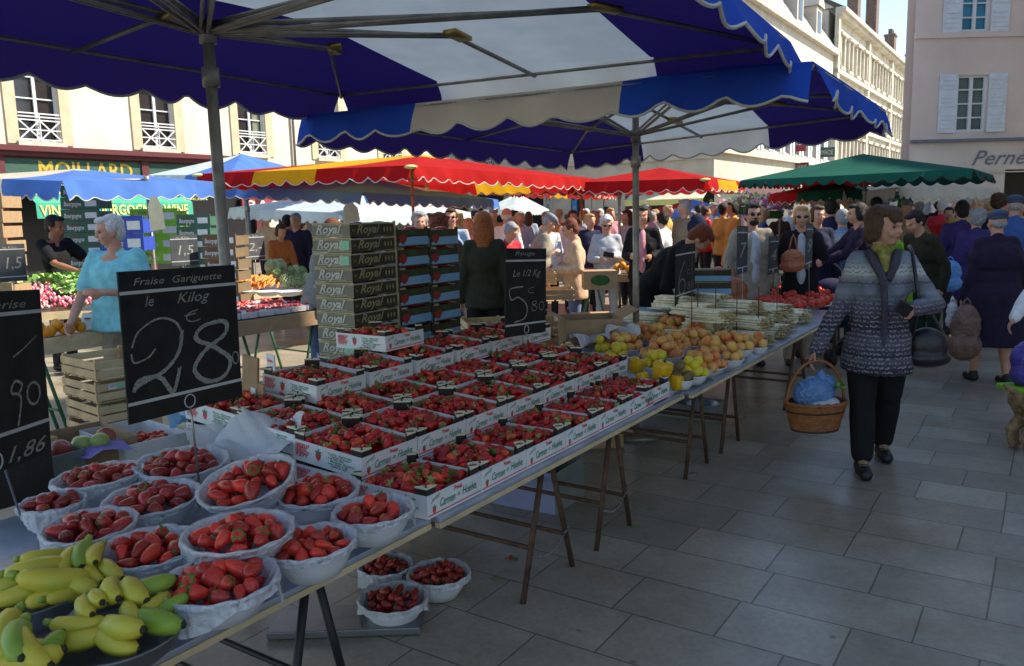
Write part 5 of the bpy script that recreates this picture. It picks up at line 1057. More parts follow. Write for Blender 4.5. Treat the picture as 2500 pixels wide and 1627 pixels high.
# ---------------------------------------------------------------- stalls in the sun behind
def table_px(a, b, depth, z, label, m='pine_light', th=.10, legs='green_iron', leg_lbl=None, top='wood_dark', hide=False):
    """front edge from survey points a->b (at height z), running back by depth"""
    A, B = P(a[0], a[1], z), P(b[0], b[1], z); x = (B - A); L = x.length; rz = math.atan2(x.y, x.x); root = empty('market_table', A, rz, label, 'table')
    mb = MB().use(top); mb.box((L / 2, depth / 2, -.02), (L, depth, .03)); mb.build('tabletop', root); mb = MB().use(m); mb.box((L / 2, -.012, -th / 2), (L, .02, th)); mb.build('front_board', root)
    if leg_lbl:
        for k, t in enumerate((.12, .85)):
            c = A + x * t; tr = empty('trestle', (c.x, c.y, 0), rz, leg_lbl % ['left', 'right'][k], 'trestle', 'green trestles of the sunny stalls')
            for yy in (.08, depth - .08):
                for s in (-1, 1): mb = MB().use(legs); mb.smooth = True; mb.tube([(s * .2, yy, 0), (s * .015, yy, z - .06)], .014, 8); mb.build('leg', tr)
            mb = MB().use(legs); mb.tube([(0, 0, z - .05), (0, depth, z - .05)], .014, 8); mb.build('top_rail', tr)
            mb = MB().use(legs); mb.tube([(.12, .08, .28), (.12, depth - .08, .28)], .010, 8); mb.build('cross_bar', tr)
    return A, x.normalized(), Vector((-x.y, x.x, 0)).normalized(), L
mat('radish', (.62, .10, .16), .4, .3, 30); mat('radish_pale', (.75, .50, .48), .4, .2, 30); mat('lettuce', (.20, .42, .08), .6, .3, 20); mat('lettuce_pale', (.50, .62, .28), .6, .2, 20); mat('carrot', (.75, .28, .06), .5, .2, 30); mat('artichoke', (.38, .50, .26), .6, .25, 30)
mat('box_green', (.04, .12, .08), .6, .15, 8); mat('label_white', (.7, .72, .72), .5); mat('neon_green', (.25, .60, .05), .6); mat('box_blue', (.03, .07, .40), .5)
A, X, Y_, L = table_px((60, 834), (345, 793), .30, .85, 'plank table holding oranges and the weighing scale at left', leg_lbl='green trestle leg pair under the orange table, %s', top='pine_light', th=.12)
for i in range(16):
    a = A + X * (.10 + .035 * (i % 8) + rnd.uniform(-.01, .01)) * 1.3 + Y_ * (.05 + .07 * (i // 8)); put('orange', Vector((a.x, a.y, .85 + .042 + (.04 if i % 3 == 0 else 0))), 'orange on the plank table beside the weighing scale', 'oranges beside the weighing scale', 1.0)
q = P(255, 800, .86); scale_(Vector((q.x, q.y + .12, .86)), .12, 'white weighing scale with sloping keypad on the plank table', .42, .26, .14, True, 'grey_metal')
# radish stall
A, X, Y_, L = table_px((-260, 790), (262, 752), 1.15, .82, 'long table heaped with radishes and lettuce at left', th=.08)
def leafheap(mb, q, c, n, r, cols):
    for k in range(n):
        mb.use(q.choice(cols)); l = r * q.uniform(.6, 1.3); T = Matrix.Translation(c + Vector((q.gauss(0, r * .8), q.gauss(0, r * .8), q.uniform(0, r * .9)))) @ Euler((q.uniform(-.9, .9), q.uniform(-.9, .9), q.uniform(0, 6.3))).to_matrix().to_4x4()
        mb.add([(0, -l * .2, 0), (l * .6, -l * .45, l * .12), (l, 0, l * .05), (l * .6, l * .45, l * .12), (0, l * .2, 0)], [(0, 1, 2, 3, 4)], T)
mb = MB(); mb.smooth = True; q = random.Random(3)
for i in range(1500):
    a, b = q.random(), q.random(); p = A + X * (L * (.02 + .93 * a)) + Y_ * (.04 + .95 * b); z = .86 + .16 * b + .03 * q.random()
    if a > .78 and b > .35: continue
    mb.use('radish' if q.random() < .6 else 'radish_pale'); mb.ell((p.x, p.y, z), (.016, .016, .02), 6, 4)
tag(mb.build('radishes'), 'pink heap of radishes on the left table', 'radishes', kind='stuff')
mb = MB(); mb.smooth = False
for i in range(60):
    a = q.random(); b = 1.0 if q.random() < .6 else q.uniform(.3, 1); 
    if b < 1: a = q.uniform(.8, .98)
    p = A + X * (L * a) + Y_ * b * 1.02; leafheap(mb, q, Vector((p.x, p.y, .86 + .2 * b)), 16, .07, ('lettuce', 'lettuce_pale', 'lettuce'))
tag(mb.build('salad_leaves'), 'green salad and radish leaves behind the heap of radishes', 'salad', kind='stuff')
# cherry table with red goods, trestles
A, X, Y_, L = table_px((560, 788), (815, 752), 1.0, .76, 'brown boarded table of small red punnets behind the big slate', 'kraft_card', .14, leg_lbl='green iron trestle under the red punnet table, %s', top='wood_dark')
for i in range(24):
    p = A + X * (L * (.04 + .155 * (i % 6))) + Y_ * (.12 + .24 * (i // 6)); mb = MB().use('plastic_bag'); mb.box((0, 0, .03), (.17, .19, .05)); mb.build('t') if 0 else None
    for k in range(10): mb.use('berry_%d' % (k % 4)); mb.ell((rnd.uniform(-.07, .07), rnd.uniform(-.08, .08), .06), (.022, .02, .018), 6, 4)
    tag(mb.build('fruit_punnet', None, (p.x, p.y, .765), (0, 0, math.atan2(X.y, X.x))), 'clear punnet of red fruit on the brown boarded table', 'punnet', 'punnets of red fruit on the brown boarded table')
A, X, Y_, L = table_px((575, 722), (800, 700), 1.1, .80, 'sunlit table of carrots and artichokes', 'pine_light', .07, top='white_card')
mb = MB(); mb.smooth = True
for i in range(170):
    p = A + X * L * rnd.uniform(.0, .52) + Y_ * rnd.uniform(.15, .7); z = .84 + .12 * rnd.random(); d = Vector((rnd.uniform(-.4, .4), -1, -.35)).normalized() * .16; c = Vector((p.x, p.y, z)); mb.use('carrot'); mb.tube([c - d * .5, c + d * .3, c + d * .6], [.016, .012, .003], 6)
tag(mb.build('carrots'), 'heap of orange carrots in the sun', 'carrots', kind='stuff')
def artichoke_mesh():
    mb = MB().use('artichoke'); mb.smooth = False; n = 11
    for lay in range(6):
        z = -.04 + lay * .018; r = .055 * math.sin(PI * (.25 + lay * .11))
        for k in range(n): T = Matrix.Rotation(2 * PI * (k + lay * .5) / n, 4, 'Z'); mb.add([(r * .7, -.016, z), (r * 1.05, -.014, z + .02), (r * .95, 0, z + .042), (r * 1.05, .014, z + .02), (r * .7, .016, z)], [(0, 1, 2, 3, 4)], T)
    mb.ell((0, 0, 0), (.048, .048, .055), 12, 8); mb.tube([(0, 0, -.05), (0, 0, -.11)], .012, 6); return mb.mesh('artichoke')
AR = artichoke_mesh()
for i in range(13):
    p = A + X * L * (.62 + .07 * (i % 5)) + Y_ * (.2 + .18 * (i // 5)); o = mo('artichoke', AR, None, (p.x, p.y, .88 + .09 * (i // 5)), (rnd.uniform(-1, 1), rnd.uniform(-.6, .6), 0), (1.25,) * 3); tag(o, 'green artichoke in the heap right of the carrots', 'artichoke', 'artichokes right of the carrots')
for i, (x, w_) in enumerate(((600, 60), (655, 50), (705, 55))):
    p = P(x, 712, .83); metal_bowl(x, 712, w_, .86, 'white bowl on the carrot table edge, %s' % ['left', 'middle', 'right'][i], .05, R=.14, m='bowl_white')
# box stacks at left
def stack(px, Y, z0, n, d, rz, mtl, label, group, seed=0, lab=True, dz=None, txt=None):
    p = D(px, 700, Y); dz = dz or d[2] + .004
    for i in range(n):
        mb = MB().use(mtl); x, y, z = d; mb.box((0, 0, z * .4), (x, y, z * .8)); mb.box((0, -y / 2 + .01, z * .9), (x, .015, z * .2)); 
        if lab: mb.use('label_white'); mb.box((x * .28, -y / 2 - .002, z * .45), (x * .3, .004, z * .5)); mb.text(txt or 'Bourgogne', (-x * .42, -y / 2 - .003, z * .25), (1, 0, 0), (0, 0, 1), z * .4, x * .45, shear=.2, bold=.02); mb.use('pic_red'); mb.text('Fruits', (-x * .32, -y / 2 - .003, z * .62), (1, 0, 0), (0, 0, 1), z * .22, x * .2)
        o = mb.build('produce_box', None, (p.x + .01 * ((i * 7) % 3 - 1), p.y, z0 + i * dz), (0, 0, rz)); tag(o, label % ['lowest', 'second', 'third', 'fourth', 'fifth', 'sixth', 'seventh', 'eighth', 'ninth', 'tenth', 'eleventh'][i], 'box', group)
stack(232, 10.2, .85, 9, (.46, .36, .14), .05, 'box_green', 'green white-labelled box left of the man in turquoise, %s from the bottom', 'green produce boxes left of the man in turquoise')
stack(500, 9.5, .55, 9, (.40, .34, .13), -.1, 'box_green', 'green produce box behind the big slate, %s from the bottom', 'green produce boxes behind the big slate')
stack(560, 9.0, .5, 8, (.38, .34, .125), -.1, 'kraft_dark', 'dark striped box behind the umbrella pole, %s from the bottom', 'striped boxes behind the umbrella pole')
stack(-8, 7.2, .8, 9, (.40, .34, .125), .1, 'kraft_card', 'brown slatted box at the left edge, %s from the bottom', 'brown boxes at the left edge', lab=False)
stack(405, 10.5, 1.15, 4, (.6, .3, .17), 0, 'neon_green', 'bright green and white carton behind the umbrella pole, %s from the bottom', 'bright green cartons', txt='Primeurs')
stack(325, 9.6, 1.35, 2, (.5, .3, .2), 0, 'box_blue', 'blue plastic box right of the old man, %s from the bottom', 'blue plastic boxes', txt='Fruits')
def sl(px0, px1, y0, y1, Y, label, t, m='slate_faded'): slate((px0, y0, Y), (px1, y0 - 2, Y * 1.03), (px1, y1 - 4, Y * 1.03), (px0, y1, Y), label, dm(t), D((px0 + px1) / 2, y1 + 40, Y * 1.01), m=m, ring=False)
sl(0, 68, 598, 690, 5.6, 'sunlit chalk slate priced 1,5 above the radishes at the left edge', '1,5'); sl(420, 486, 575, 650, 9.0, 'sunlit chalk slate priced 1,5 right of the man in turquoise', '1,5'); sl(512, 566, 576, 650, 9.2, 'sunlit chalk slate half behind the umbrella pole', '2,'); sl(600, 648, 572, 637, 10.2, 'sunlit chalk slate priced 2 above the carrots', '2,-')
# sign cloths hanging from umbrella arms
for i, (x, y0, y1, Y, w_) in enumerate(((375, 480, 560, 9.4, .17), (854, 495, 540, 14, .26))):
    a = D(x, y0, Y); b = D(x + 12 * (i == 0), y1, Y); mb = MB().use('cap_cream'); h = a.z - b.z; mb.add([(-w_ * .2, 0, 0), (w_ * .2, 0, 0), (w_ * .5, 0, -h * .3), (w_ * .62, 0, -h), (-w_ * .4, 0, -h * 1.05), (-w_ * .45, 0, -h * .3)], [(0, 1, 2, 3, 4, 5)]); tag(mb.build('cloth_tag', None, a), ['cream cloth tag hanging from the left blue umbrella', 'pale cloth tag hanging behind the olive cartons'][i], 'tag')
# tables in the middle and right
A, X, Y_, L = table_px((1320, 668), (1470, 664), .8, .86, 'brown table behind the woman in beige', 'kraft_card', .12, top='wood_dark')
A, X, Y_, L = table_px((1425, 672), (1640, 668), .9, .84, 'table of oranges in front of the crowd', 'kraft_card', .10, top='wood_dark', leg_lbl='green trestle under the orange table in the crowd, %s')
for i in range(18):
    p = A + X * L * (.30 + .075 * (i % 9)) + Y_ * (.15 + .12 * (i // 9)); put('orange', Vector((p.x, p.y, .89 + .03 * (i % 3))), 'orange on the table behind the stooping man in black', 'oranges behind the stooping man', 1.25)
for i in range(14):
    p = A + X * L * (.05 + .03 * (i % 7)) + Y_ * (.15 + .12 * (i // 7)); put('tomato', Vector((p.x, p.y, .88)), 'tomato on the table of oranges in the crowd', 'tomatoes by the oranges', 1.1)
A, X, Y_, L = table_px((1700, 660), (1900, 668), .7, .80, 'table edge beside the bearded man', 'pine_light', .08, top='pine_light')
# flower baskets hanging by the green umbrella
mat('petal_pink', (.65, .12, .32), .6, .3, 20); mat('petal_cream', (.75, .70, .45), .6, .2, 20); mat('petal_white', (.78, .76, .74), .6)
for i, (x, y, Y, cols, lb) in enumerate(((1830, 500, 17, ('petal_cream', 'lettuce', 'petal_cream', 'petal_pink'), 'bed of cream and pink flowers above the bearded man'), (1880, 510, 16.5, ('petal_pink', 'petal_white', 'lettuce', 'petal_pink'), 'bunch of pink and white flowers right of the cream ones'))):
    c = D(x, y, Y); root = empty('flower_basket', c, 0, lb, 'flowers', None); mb = MB()
    for k in range(500):
        q_ = Vector((rnd.gauss(0, .26 if i == 0 else .16), rnd.gauss(0, .12), abs(rnd.gauss(0, .09)))); mb.use(rnd.choice(cols)); l = .03; T = Matrix.Translation(q_) @ Euler((rnd.uniform(0, 6), rnd.uniform(0, 6), 0)).to_matrix().to_4x4(); mb.add([(-l, -l, 0), (l, -l, 0), (l, l, 0), (-l, l, 0)], [(0, 1, 2, 3)], T)
    mb.build('blossom', root); mb = MB().use('leaf_dark'); mb.box((0, 0, -.12), (.7 if i == 0 else .4, .3, .16)); mb.build('trough', root); mb = MB().use('grey_metal'); mb.tube([(-.2, 0, -c.z), (-.2, 0, -.1)], .02, 6); mb.tube([(.2, 0, -c.z), (.2, 0, -.1)], .02, 6); mb.build('stand', root)
# hanging clothes and long white awnings at the aisle end
for i, (x, y, Y) in enumerate(((2205, 500, 15),)):
    mb = MB().use('leaf_dark'); mb.smooth = True; mb.tube([(0, 0, .25), (.03, 0, .1), (-.02, 0, -.15), (-.05, 0, -.25)], [.04, .12, .10, .03], 8); tag(mb.build('hanging_coat', None, D(x, y, Y)), 'dark green garment hanging from the green umbrella', 'garment')
# parked white van at the aisle end
c = D(2390, 520, 40); root = empty('parked_van', (c.x, c.y, 0), .3, 'white van parked beyond the stalls at the end of the aisle', 'van'); mb = MB().use('window_white'); mb.box((0, 0, 1.25), (4.6, 1.9, 1.7)); mb.build('body', root, bevel=.25)
mb = MB().use('pane_dark'); mb.box((-.6, -.96, 1.7), (2.6, .02, .55)); mb.build('window', root)
for sx in (-1.4, 1.4): mb = MB().use('black'); mb.smooth = True; mb.tube([(sx, -1.0, .34), (sx, -.75, .34)], .34, 16); mb.build('wheel', root)
# ---------------------------------------------------------------- people
def V3(*a): return Vector(a)
class Blob:
    """closed overlapping solids that are fused into one continuous skin"""
    def __init__(s): s.mb = MB(); s.mb.use('skin')
    def cap(s, a, b, ra, rb, n=12, flat=1, mid=None):
        a, b = Vector(a), Vector(b); d = b - a; L = d.length
        if L < 1e-6: d = Vector((0, 0, 1)); L = 1e-6
        pts = []; rs = []
        d = d / L
        for t in (-1, -.8, -.45): pts.append(a + d * ra * t * flat); rs.append(ra * math.sqrt(max(.002, 1 - t * t)))
        if mid: pts.append(a.lerp(b, .35)); rs.append(mid)
        else: pts.append(a); rs.append(ra)
        for t in (0, .45, .8, 1): pts.append(b + d * rb * t * flat); rs.append(rb * math.sqrt(max(.002, 1 - t * t)))
        s.mb.tube(pts, rs, n)
    def ell(s, c, r, rx=0, rz=0, n=14, m=10):
        T = Matrix.Translation(Vector(c)) @ Euler((rx, 0, rz)).to_matrix().to_4x4(); s.mb.ell((0, 0, 0), r, n, m, T)
    def build(s, name, parent, m, vox=.014, sm=4, xf=None):
        if xf: s.mb.v = [tuple(xf(Vector(p))) for p in s.mb.v]
        me = s.mb.mesh('t'); o = bpy.data.objects.new('t', me); C.objects.link(o)
        r = o.modifiers.new('r', 'REMESH'); r.mode = 'VOXEL'; r.voxel_size = vox; r.use_smooth_shade = True
        if sm: q = o.modifiers.new('s', 'SMOOTH'); q.factor = .5; q.iterations = sm
        dg = bpy.context.evaluated_depsgraph_get(); me2 = bpy.data.meshes.new_from_object(o.evaluated_get(dg)); me2.name = name
        bpy.data.objects.remove(o); bpy.data.meshes.remove(me); me2.materials.clear(); me2.materials.append(_M[m] if isinstance(m, str) else m)
        me2.polygons.foreach_set('use_smooth', [True] * len(me2.polygons)); return mo(name, me2, parent)
ARM = {'down': ((.235, .02, 1.11), (.25, -.06, .87)), 'out': ((.28, .02, 1.13), (.33, -.08, .90)), 'bent': ((.25, .05, 1.10), (.13, -.25, 1.10)), 'fold': ((.25, .02, 1.12), (.05, -.24, 1.15)),
       'reach': ((.23, -.20, 1.20), (.20, -.46, 1.12)), 'low': ((.23, -.14, 1.10), (.16, -.36, .92)), 'up': ((.24, -.16, 1.20), (.10, -.24, 1.42)), 'hip': ((.33, .03, 1.14), (.2, -.12, 1.0)), 'behind': ((.24, .08, 1.12), (.2, .10, .9))}
def hand(b, w, d, side, s=1, curl=.5, fr=.0078, palm=None):
    """palm, four unequal fingers and a side thumb"""
    d = d.normalized(); pn = Vector(palm) if palm is not None else Vector((-side, 0, 0)); pn = (pn - d * pn.dot(d)); pn = pn.normalized() if pn.length > .05 else d.orthogonal().normalized(); sp = d.cross(pn).normalized()
    if sp.y > 0: sp = -sp
    pc = w + d * .045 * s
    for k in (-1.4, -.5, .5, 1.4): b.cap(w + d * .01 * s + sp * k * .008 * s, w + d * .078 * s + sp * k * .0165 * s, .016 * s, .0125 * s, 8)
    for k, (o, l) in enumerate(((1.6, .068), (.55, .078), (-.55, .072), (-1.6, .056))):
        a = w + d * .080 * s + sp * o * .0155 * s; c1 = curl * .9; m1 = a + (d * math.cos(c1) + pn * math.sin(c1)) * l * .5 * s; c2 = curl * 2.0; m2 = m1 + (d * math.cos(c2) + pn * math.sin(c2)) * l * .5 * s
        b.cap(a, m1, fr * 1.08 * s, fr * s, 8); b.cap(m1, m2, fr * s, fr * .85 * s, 8)
    t0 = w + d * .022 * s + sp * .026 * s; t1 = t0 + (d * .75 + sp * .75 + pn * .25) * .035 * s; t2 = t1 + (d * .9 + pn * (.2 + curl * .5)) * .03 * s
    b.cap(t0, t1, .0125 * s, .0105 * s, 8); b.cap(t1, t2, .0105 * s, .009 * s, 8)
def person(loc, h=1.7, face=0, label='', top='c', topc=None, legc='cloth_trousers', hair='short', hairc='hair_brown', skin='skin', arms=('down', 'down'), lean=0, head=(0, 0), kind='jacket', sex='m', vox=.016, group=None, shoes='black', hem=None, glasses=False, fat=1.0, stride=.0, low=False, collar=None, smile=0, hs=1.0, legw=1.0, laces=False, front=None, beard=False):
    """local frame: faces -Y; left hand side of the body is +X"""
    s = h / 1.7; root = empty('person', loc, R_(face), label, 'person', group)
    hipz = .93
    def xf(p):
        if p.z > hipz - .02 and lean:
            k = min(1, (p.z - hipz + .02) / .18); a = R_(lean) * k; y, z = p.y, p.z - hipz; p = Vector((p.x, y * math.cos(a) - z * math.sin(a), hipz + y * math.sin(a) + z * math.cos(a)))
        return p * s
    sw = .178 if sex == 'm' else .158; fx = fat
    # limbs
    A = {}
    for sd, nm in ((-1, arms[0]), (1, arms[1])):
        e, w = (ARM[nm] if isinstance(nm, str) else nm); A[sd] = (V3(sd * sw, .0, 1.405), V3(sd * e[0] * (sw / .178), e[1], e[2]), V3(sd * w[0], w[1], w[2]))
    LG = {}
    for sd in (-1, 1):
        st = stride * (1 if sd > 0 else -1); LG[sd] = (V3(sd * .09, 0, .90), V3(sd * .095, -st * .35 - .01, .49), V3(sd * .10, -st + .02, .085))
    # head
    hy, hp = R_(head[0]), R_(head[1]); HM = Matrix.Translation((0, -.02, 1.50)) @ Euler((hp, 0, hy)).to_matrix().to_4x4() @ Matrix.Scale(hs, 4)
    def hx(x, y, z): return HM @ Vector((x, y, z))
    b = Blob()
    b.ell((0, .0, 1.24), (.155 * fx, .105 * fx, .20)); b.ell((0, -.01, 1.03), (.145 * fx, .10 * fx, .16)); b.ell((0, .01, .92), (.155 * fx, .11 * fx, .12)); b.cap((-sw + .03, 0, 1.395), (sw - .03, 0, 1.395), .05, .05)
    b.cap((0, .01, 1.38), hx(0, .01, .045), .058, .055)
    H = Blob() if False else b
    n0 = len(b.mb.v)
    for c, r in (((0, .012, .125), (.076, .094, .088)), ((0, -.022, .065), (.060, .066, .068)), ((0, -.045, .022), (.036, .036, .026)), ((0, -.085, .118), (.040, .016, .012)), ((-.036, -.066, .070), (.024, .022, .024)), ((.036, -.066, .070), (.024, .022, .024)),
                 ((0, -.100, .078), (.0115, .017, .0115)), ((0, -.093, .095), (.008, .013, .022)), ((-.076, .012, .085), (.010, .020, .030)), ((.076, .012, .085), (.010, .020, .030)), ((0, -.083, .046), (.021, .011, .011))):
        T = HM @ Matrix.Translation(c); b.mb.ell((0, 0, 0), r, 14, 10, T)
    for sd in (-1, 1):
        sh, el, wr = A[sd]; b.cap(sh, el, .046, .036, mid=.047); b.cap(el, wr, .038, .026, mid=.037); hand(b, wr, wr - el, sd, 1, .6 if arms[0 if sd < 0 else 1] != 'down' else .35)
        hp_, kn, an = LG[sd]; b.cap(hp_, kn, .082, .052, mid=.078); b.cap(kn, an, .052, .036, mid=.056); b.cap(an, an + V3(0, -.11, -.045), .034, .028)
    b.build('body', root, skin, vox * (.8 if not low else 1), 2, xf)
    if low is False or low == 1:
        for sd in (-1, 1):
            if not glasses: e = MB().use('eye'); e.smooth = True; e.ell((0, 0, 0), (.011, .006, .006), 8, 6, HM @ Matrix.Translation((sd * .030, -.0775, .104))); e.v = [tuple(xf(Vector(p))) for p in e.v]; e.build('eye', root)
            e = MB().use(hairc); e.smooth = True; e.ell((0, 0, 0), (.019, .006, .0035), 8, 6, HM @ Matrix.Translation((sd * .032, -.083, .122))); e.v = [tuple(xf(Vector(p))) for p in e.v]; e.build('eyebrow', root)
        e = MB().use('lip'); e.smooth = True; e.ell((0, 0, 0), (.021, .007, .0055), 10, 6, HM @ Matrix.Translation((0, -.090, .046))); e.v = [tuple(xf(Vector(p))) for p in e.v]; e.build('mouth', root)
        if glasses:
            e = MB().use('black'); e.smooth = True
            for sd in (-1, 1): e.ell((0, 0, 0), (.026, .006, .018), 10, 6, HM @ Matrix.Translation((sd * .031, -.088, .103))); e.tube([HM @ Vector((sd * .055, -.083, .108)), HM @ Vector((sd * .082, .01, .10))], .003, 5)
            e.tube([HM @ Vector((-.01, -.092, .106)), HM @ Vector((.01, -.092, .106))], .003, 5); e.v = [tuple(xf(Vector(p))) for p in e.v]; e.build('sunglasses', root)
    # hair
    if hair:
        g = Blob(); E = lambda c, r, rx=0: g.mb.ell((0, 0, 0), r, 14, 10, HM @ Matrix.Translation(c) @ Matrix.Rotation(rx, 4, 'X'))
        if hair in ('short', 'curly', 'bob', 'long', 'bowl', 'bun'):
            E((0, .034, .142), (.084, .088, .086)); E((0, .052, .09), (.074, .062, .085)); E((0, -.036, .186), (.062, .050, .030))
            for sd in (-1, 1): E((sd * .066, .008, .125), (.020, .045, .050))
        if hair == 'bald':
            E((0, .06, .085), (.072, .052, .05))
            for sd in (-1, 1): E((sd * .07, .025, .095), (.016, .04, .035))
        if hair == 'curly':
            for k in range(26): a = k * 2.4; zz_ = .06 + .15 * ((k * 7) % 26) / 26; rr = .082 * math.cos((zz_ - .12) * 7); E((rr * math.cos(a), .03 + abs(rr) * .95 * max(-.45, math.sin(a)), zz_), (.022, .022, .02))
        if hair in ('bob', 'bowl'):
            for sd in (-1, 1): E((sd * .073, .02, .078), (.022, .052, .066))
            E((0, .072, .058), (.070, .040, .066)); 
            if hair == 'bowl': E((0, -.072, .150), (.062, .026, .030)); E((0, 0, .185), (.085, .095, .04)); 
        if hair == 'long':
            for sd in (-1, 1): E((sd * .075, .03, .02), (.028, .055, .13))
            E((0, .07, .0), (.082, .04, .14)); E((0, .085, -.10), (.066, .026, .08))
        if hair == 'bun': E((0, .12, .14), (.035, .035, .035))
        ho = g.build('hair', root, hairc, vox * .8, 2, xf)
        if low is False: crumple(ho, .022 if hair == 'curly' else .007, .018)
    if hair == 'cap' or hair == 'bonnet':
        g = Blob(); g.mb.ell((0, 0, 0), (.092, .105, .050), 14, 10, HM @ Matrix.Translation((0, .012, .175)) @ Matrix.Rotation(.12, 4, 'X')); g.mb.ell((0, 0, 0), (.085, .095, .05), 14, 8, HM @ Matrix.Translation((0, .015, .145)))
        if hair == 'cap': g.mb.ell((0, 0, 0), (.06, .045, .010), 12, 6, HM @ Matrix.Translation((0, -.105, .145)) @ Matrix.Rotation(.2, 4, 'X'))
        g.build('cap', root, hairc, vox * .7, 1, xf)
        g = Blob(); g.mb.ell((0, 0, 0), (.074, .05, .05), 12, 8, HM @ Matrix.Translation((0, .055, .085))); g.build('hair', root, 'hair_grey', vox, 1, xf)
    # top
    t = Blob(); q = {'shirt': .010, 'polo': .012, 'jumper': .022, 'jacket': .026, 'coat': .034, 'cardigan': .026}[kind]; hem_ = hem or {'shirt': .86, 'polo': .84, 'jumper': .80, 'jacket': .80, 'coat': .45, 'cardigan': .70}[kind]
    t.ell((0, .0, 1.24), (.160 * fx + q, .108 * fx + q, .19)); t.ell((0, -.012, 1.04), (.150 * fx + q, .108 * fx + q, .18)); t.ell((0, 0, .95), (.158 * fx + q, .118 * fx + q, .12)); t.cap((-sw + .01, 0, 1.39), (sw - .01, 0, 1.39), .052 + q * .5, .052 + q * .5)
    if sex == 'f':
        for sd in (-1, 1): t.ell((sd * .07, -.085 * fx, 1.22), (.07, .06, .07))
    if hem_ < .9:
        fl = 1 + .9 * (.95 - hem_) * .5; a_, b2 = .163 * fx + q, .118 * fx + q + abs(stride) * .22; n = 26; pl = [(0, 1.0), (.7, .99), (.97, .93), (1.0, .90), (fl, hem_ + .02), (fl * .99, hem_), (fl * .8, hem_ - .008), (0, hem_ - .008)]
        t.mb.lathe(pl, n, Matrix.Translation((0, .005, 0)) @ Matrix.Diagonal((a_, b2, 1, 1)), lambda r, z, a, i: (r * (1 + .03 * math.sin(7 * a) * (i > 3)), z))
    t.cap((0, .015, 1.40), (0, .01, 1.452), .070, .060)
    for sd in (-1, 1):
        sh, el, wr = A[sd]
        if kind == 'polo': t.cap(sh, sh.lerp(el, .72), .062 + q * .4, .058 + q * .5)
        else:
            t.cap(sh + V3(-sd * .012, 0, -.01), el, .050 + q * .6, .046 + q * .6); t.cap(el, wr.lerp(el, .02), .050 + q * .6, .036 + q * .5, mid=.047 + q * .6)
    to = t.build({'shirt': 'shirt', 'polo': 'polo_shirt', 'jumper': 'jumper', 'jacket': 'jacket', 'coat': 'coat', 'cardigan': 'cardigan'}[kind], root, topc, vox, 3, xf)
    # creases in the cloth
    tx = bpy.data.textures.get('folds') or bpy.data.textures.new('folds', 'CLOUDS'); tx.noise_scale = .12; dm_ = to.modifiers.new('folds', 'DISPLACE'); dm_.texture = tx; dm_.strength = .022 * s; dm_.mid_level = .5
    if front: k = Blob(); k.ell((0, -.022, 1.20), (.078, .122 * fx + q, .24)); k.ell((0, -.024, 1.0), (.070, .120 * fx + q, .20)); k.build('shirt_front', root, front, vox * .8, 2, xf)
    if beard: k = Blob(); k.mb.ell((0, 0, 0), (.052, .05, .036), 12, 8, HM @ Matrix.Translation((0, -.046, .018))); k.mb.ell((0, 0, 0), (.032, .012, .009), 10, 6, HM @ Matrix.Translation((0, -.090, .060))); k.build('beard', root, hairc, .010, 1, xf)
    if collar: k = Blob(); k.cap((0, .012, 1.43), (0, .008, 1.462), .068, .062); k.build('collar', root, collar, vox * .7, 1, xf)
    if legc and legc.startswith('skirt'):
        k = Blob()
        k.mb.lathe([(0, 1.0), (.9, .98), (1, .9), (1.35, .5), (0, .49)], 24, Matrix.Diagonal((.17 * fx, .125 * fx, 1, 1)))
        k.build('skirt', root, legc[6:], vox, 2, xf)
    elif legc:
        k = Blob(); k.ell((0, .005, .92), (.162 * fx, .120 * fx, .11))
        for sd in (-1, 1): hp_, kn, an = LG[sd]; k.cap(hp_, kn, .094 * legw, .068 * legw, mid=.09 * legw); k.cap(kn, an + V3(0, 0, .045 * laces), .068 * legw, .056 * legw, mid=.066 * legw)
        k.build('trousers', root, legc, vox, 3, xf)
    for sd in (-1, 1):
        an = LG[sd][2]; k = Blob(); k.cap(an + V3(0, .025, -.043), an + V3(0, -.135 - .03 * laces, -.050), .044 + .006 * laces, .037 + .006 * laces, 12); k.cap(an + V3(0, .01, .0), an + V3(0, 0, -.04), .042, .042); sh_ = k.build('shoe', root, shoes, .012, 1, lambda p: Vector((p.x, p.y, max(p.z, .001))) * s)
        if laces:
            e = MB().use('lace_tan'); e.smooth = True
            for j in range(4): c_ = (an + V3(0, -.055 - .024 * j, .010 - .010 * j)) * s; e.tube([c_ + V3(-.028, .006, -.006), c_ + V3(0, -.004, .006), c_ + V3(.028, .006, -.006)], .005, 5)
            e.build('lace', sh_); e = MB().use('lace_tan'); e.smooth = True; e.tube([(an + V3(.045 * math.cos(a), -.05 + .115 * math.sin(a), -.078)) * s for a in np.linspace(0, 2 * PI, 22)], .006, 5); e.build('sole_rim', sh_)
    return root
for n_, c_ in dict(hair_chestnut=(.085, .045, .025), hair_brown=(.06, .033, .018), hair_dark=(.015, .010, .008), hair_grey=(.30, .30, .31), hair_white=(.62, .60, .58), hair_blond=(.45, .30, .13), hair_red=(.32, .09, .02), hair_auburn=(.16, .04, .015), cap_grey=(.22, .22, .26), cap_blue=(.05, .07, .13)).items(): mat(n_, c_, .55, .3, 60, bump=.6, bscale=140, spec=.3)
